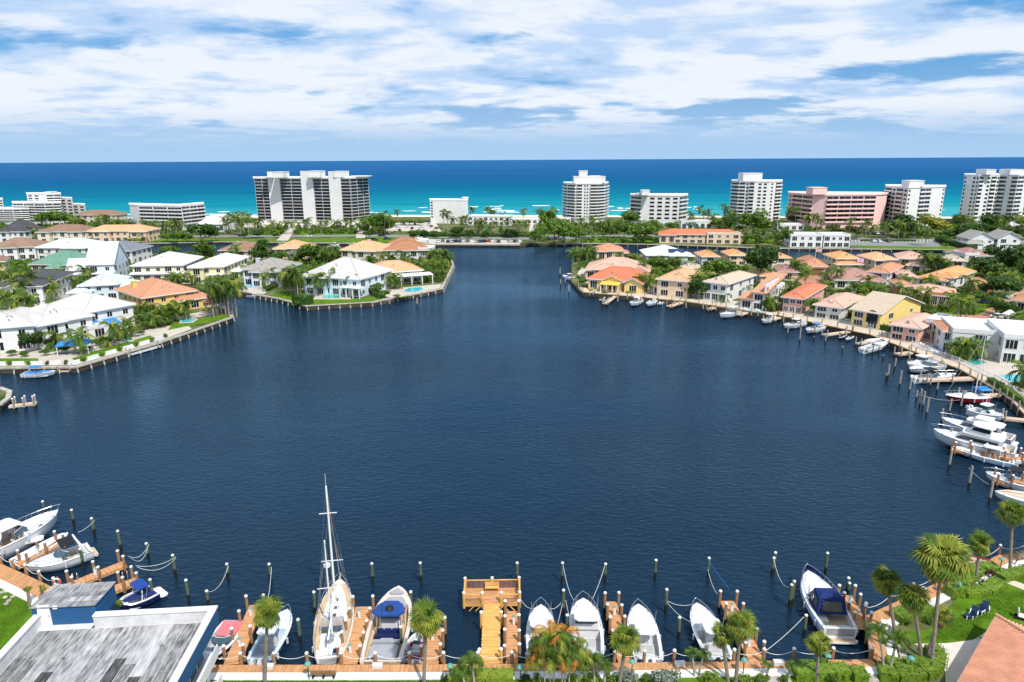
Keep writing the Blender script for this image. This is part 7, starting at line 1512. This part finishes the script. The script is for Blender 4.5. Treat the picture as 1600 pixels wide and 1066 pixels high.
hedge([(1480,932),(1500,928)], 1.2, 1.5, 'rounded hedge beside the domed lamp post', hg_); hedge([(1500,918),(1530,892),(1556,890)], .7, 1.6, 'hedge behind the purple plants', hg_); hedge([(1505,930),(1540,926),(1562,912)], .6, 1.6, 'low hedge in front of the purple plants', hg_); hedge([(1562,907),(1590,899),(1630,891)], .7, 1.4, 'low hedge along the white concrete walk', hg_)
hedge([(1398,970),(1425,962),(1450,955)], .9, 1.8, 'hedge beside the sloping boardwalk under palms', hg_); hedge([(702,1066),(750,1066),(802,1066)], 1.0, 1.5, 'bright yellow croton hedge below the pier', (lf_yel, lf_lime, lf_olive)); hedge([(1240,1048),(1300,1046)], .3, 2.4, 'low groundcover strip below the cruiser', (lf_lite, lf_mid, lf_lite))
g2 = dict(group='clipped shrubs along the bottom lawn', name='shrub')
for x, y, w, h, k in ((985,1066,36,20,'silver'),(1038,1066,46,22,'silver'),(695,1066,12,14,'dark'),(820,1068,18,18,'dark'),(840,1070,22,20,'light'),(1010,1066,18,16,'green'),(1110,1066,34,16,'light'),(1165,1068,28,16,'light'),(1190,1068,28,18,'green'),(1225,1066,16,14,'green'),(925,1068,30,22,'light'),(895,1070,26,20,'lime'),(955,1068,26,18,'green'),(1300,1066,20,14,'green'),(188,948,10,12,'lime'),(150,950,12,10,'green'),(1450,974,16,12,'green'),(1412,975,18,14,'green')): tree(x, y, w, h, k, True, **g2)
# grass: short blades over the near lawns
def blades():
    rnd = random.Random(11); mb = MB()
    for (x0,x1,y0,y1,n) in ((-40,70,905,1040,9000),(1440,1600,925,1000,9000),(330,700,1061,1066,2500)):
        for i in range(n):
            p = G(rnd.uniform(x0,x1), rnd.uniform(y0,y1), LZ+.04); q = proj(p)
            if x0 > 1000 and (q[1] < 1000-.62*(q[0]-1440) or (q[0] > 1535 and q[1] > 968)): continue
            if x0 < 0 and q[0] > 60-(q[1]-930)*.55*(q[1] > 940): continue
            a = rnd.uniform(0,6.3); h = rnd.uniform(.05,.13); mb.add([p+Vector((.03*math.cos(a),.03*math.sin(a),0)), p-Vector((.03*math.cos(a),.03*math.sin(a),0)), p+Vector((rnd.uniform(-.05,.05),rnd.uniform(-.05,.05),h))], [(0,1,2)])
    mb.obj('grass_blades', leafmat('grass_blade', (.10,.20,.012)), kind='stuff')
blades()
# loungers and chairs on the lawn
stripe = mat('dark_blue_cushion', (.012,.03,.08), .85, .1, 3)
for i, (x, y) in enumerate(((1511,966),(1521,962.5),(1530,959),(1539,955))):
    p = G(x, y, LZ); t = thing('garden_chair', ['leftmost all dark blue garden chair on the lawn','second garden chair from left with white arms','third garden chair from left on the lawn','rightmost garden chair with white frame on the lawn'][i], 'chair', p, -.9+[-.7,.2,-.15,.3][i], 'garden chairs on the lawn'); t.scale = (.8,.8,.8)
    MB().box(-.35,.35,-.35,.4,.3,.42).obj('seat', stripe, t); MB().add([(-.35,.4,.3),(.35,.4,.3),(.35,.75,1.0),(-.35,.75,1.0),(-.35,.5,.3),(.35,.5,.3),(.35,.85,1.0),(-.35,.85,1.0)], [(0,1,2,3),(7,6,5,4),(3,2,6,7),(0,3,7,4),(1,5,6,2)]).obj('backrest', stripe, t)
    lg = cached(('gleg',), lambda: MB().box(-.04,.04,-.04,.04,0,.55).mesh('leg', whitep))
    for sx in (-.38,.38):
        for sy in (-.3,.4): link('leg', lg, t, (sx,sy,0))
    if i:
        for sx in (-.38,.38): MB().box(sx-.05,sx+.05,-.4,.5,.55,.60).obj('armrest', whitep, t)
p = G(1598,968,LZ); t = thing('patio_chair', 'white chair at the right edge of the lawn', 'chair', p, 1.0); MB().box(-.35,.35,-.35,.4,.35,.42).obj('seat', whitep, t); MB().box(-.35,.35,.4,.47,.4,1.0).obj('backrest', whitep, t); [link('leg', bpy.data.meshes['leg'], t, (sx,sy,0), 0, (1,1,.6)) for sx in (-.3,.3) for sy in (-.3,.35)]
# big blue shade tent and blue loungers by the white house
def tent(px, py, w, label, m, h=2.6):
    p = G(px, py, LZ); t = thing('shade_tent', label, 'tent', p, .35); MB().add([(-w,-w*.6,h),(w,-w*.6,h),(w,w*.6,h),(-w,w*.6,h),(-w*.3,0,h+1.1),(w*.3,0,h+1.1)], [(0,1,5,4),(1,2,5),(2,3,4,5),(3,0,4)]).add([(-w,-w*.6,h-.3),(w,-w*.6,h-.3),(w,w*.6,h-.3),(-w,w*.6,h-.3),(-w,-w*.6,h),(w,-w*.6,h),(w,w*.6,h),(-w,w*.6,h)], [(0,1,5,4),(1,2,6,5),(2,3,7,6),(3,0,4,7)]).obj('canopy', m, t)
    pm = cached(('tpost',), lambda: MB().box(-.07,.07,-.07,.07,0,2.3).mesh('post', whitep))
    for sx in (-.92,.92):
        for sy in (-.55,.55): link('post', pm, t, (sx*w,sy*w,0))
tent(118,552,3.4,'bright blue peaked shade tent on the white house terrace', am); tent(1574,505,1.6,'small white peaked tent beside brick driveway', whitep)
for i in range(9):
    x, y = [(1444,541),(1449,543.5),(1455,546),(1461,551),(1468,554),(1166,486),(1171,483),(1188,489),(1184,487.5)][i]; p = G(x, y, LZ); o = thing('sun_lounger', 'x', 'lounger', p, .6 if i < 5 else .2); auto(o, 'white sun lounger' if i < 5 else 'pale blue sun lounger', 'lounger', 'sun loungers by the right pools')
    m_ = whitep if i < 5 else mat('pale_blue_fabric', (.30,.55,.70), .8, .1, 1); MB().box(-.35,.35,-.9,.5,.28,.36).obj('seat', m_, o); MB().add([(-.35,.5,.30),(.35,.5,.30),(.35,1.0,.8),(-.35,1.0,.8),(-.35,.55,.24),(.35,.55,.24),(.35,1.05,.74),(-.35,1.05,.74)], [(0,1,2,3),(7,6,5,4),(0,3,7,4),(1,5,6,2),(3,2,6,7)]).obj('backrest', m_, o); MB().box(-.3,-.24,-.8,.9,0,.28).box(.24,.3,-.8,.9,0,.28).obj('frame', whitep, o)
# flag hanging by the right boardwalk
pole(1512,884,866,'short pole with pink striped flag on right boardwalk', [red_f, wh_f])

# power pedestals and dock boxes on the docks
def ped(px, py, z=1.05):
    p = G(px, py, z); t = link('power_pedestal', None, None, p); auto(t, 'small white power pedestal', 'pedestal', 'power pedestals on the docks'); MB().box(-.12,.12,-.12,.12,0,.85).obj('body', whitep, t); MB().frus((-.15,.15,.15,.15,.85,.85),(-.06,.06,.06,.06,.98,.98)).obj('lid', gdome, t)
for x, y in ((392,962),(375,1010),(562,965),(548,1020),(676,1000),(803,975),(960,960),(970,1012),(1143,956),(1170,1010),(1328,944),(150,898),(60,866),(52,838)): ped(x, y)
def dbox(px, py, rz, z=1.33):
    p = G(px, py, z); t = link('dock_box', None, None, p, rz); auto(t, 'white storage box', 'box', 'storage boxes on the boardwalk'); t.scale = (.75,.75,.75); MB().box(-.6,.6,-.28,.28,0,.45).obj('body', offwhite, t); MB().frus((-.63,.63,.31,.31,.45,.45),(-.6,.6,.2,.2,.57,.57)).obj('lid', offwhite, t)
for x, y, r_ in ((420,1044,0),(590,1043,0),(938,1041,0),(1062,1040,0),(1216,1038,0),(1440,925,.6),(1510,897,.6)): dbox(x, y, r_)
# ================================================================ LABELS OF REPEATS: nearest landmark, then place in the row seen from the camera
ORD = ['first','second','third','fourth','fifth','sixth','seventh','eighth','ninth','tenth','eleventh','twelfth','thirteenth','fourteenth','fifteenth','sixteenth','seventeenth','eighteenth','nineteenth','twentieth']
NUM = ['zero','one','two','three','four','five','six','seven','eight','nine','ten','eleven','twelve','thirteen','fourteen','fifteen','sixteen','seventeen','eighteen','nineteen','twenty']
for px, py, ph in ((560,955,'the beige day yacht'),(520,960,'the sailing ketch'),(430,980,'the light blue boat'),(790,940,'the yellow pier'),(845,990,'the central white boats'),(1010,985,'the wide white open boat'),(1105,985,'the angled white boat'),(1290,940,'the navy canvas cruiser'),(350,1000,'the red bowrider'),(90,865,'the black canvas cruiser'),(215,925,'the navy wakeboard boat'),(40,815,'the left motor yacht'),(1525,685,'the large right motor yacht'),(1510,613,'the red hulled sailboat'),(1440,580,'the black canvas outboard boat'),(1570,765,'the tan covered boat'),
    (730,378,'the far car park'),(655,355,'the beach car park'),(1375,380,'the far right car park'),(870,375,'the green waterside grove'),(1568,440,'the big banyan like trees'),(1187,430,'the huge round dark tree'),(690,410,'the left point palm grove'),(350,485,'the yellow villa turret'),(1505,545,'the palms by the white cube'),(1500,510,'the brick driveway'),(1450,410,'the tall royal palms'),(905,398,'the right peninsula tip'),(900,1060,'the orange palm clump'),(1030,1066,'the silver round shrubs'),(1140,1066,'the two fan palms'),(1200,1066,'the pale path'),(1440,970,'the sloping boardwalk')):
    lm(px, py, ph)
def name_repeats():
    bpy.context.view_layer.update(); G_ = {}
    for o, words, cat, group in AUTO:
        q = o.matrix_world.translation; x, y = proj(q)
        ph = min(LM, key=lambda l: (l[0]-q.x)**2+(l[1]-q.y)**2)[2]; G_.setdefault((words, ph), []).append((x, o, cat, group))
    for (words, ph), L_ in G_.items():
        L_.sort(key=lambda e: e[0]); n = len(L_)
        for i, (x, o, cat, group) in enumerate(L_):
            if n == 1: s = words+' nearest '+ph
            elif n == 2: s = ('left' if i == 0 else 'right')+' one of two, '+words+' nearest '+ph
            elif i == 0: s = 'leftmost '+words+' nearest '+ph
            elif i == n-1: s = 'rightmost '+words+' nearest '+ph
            else: s = ORD[i]+' '+words+' from left nearest '+ph
            tag(o, s, cat, group)
name_repeats()
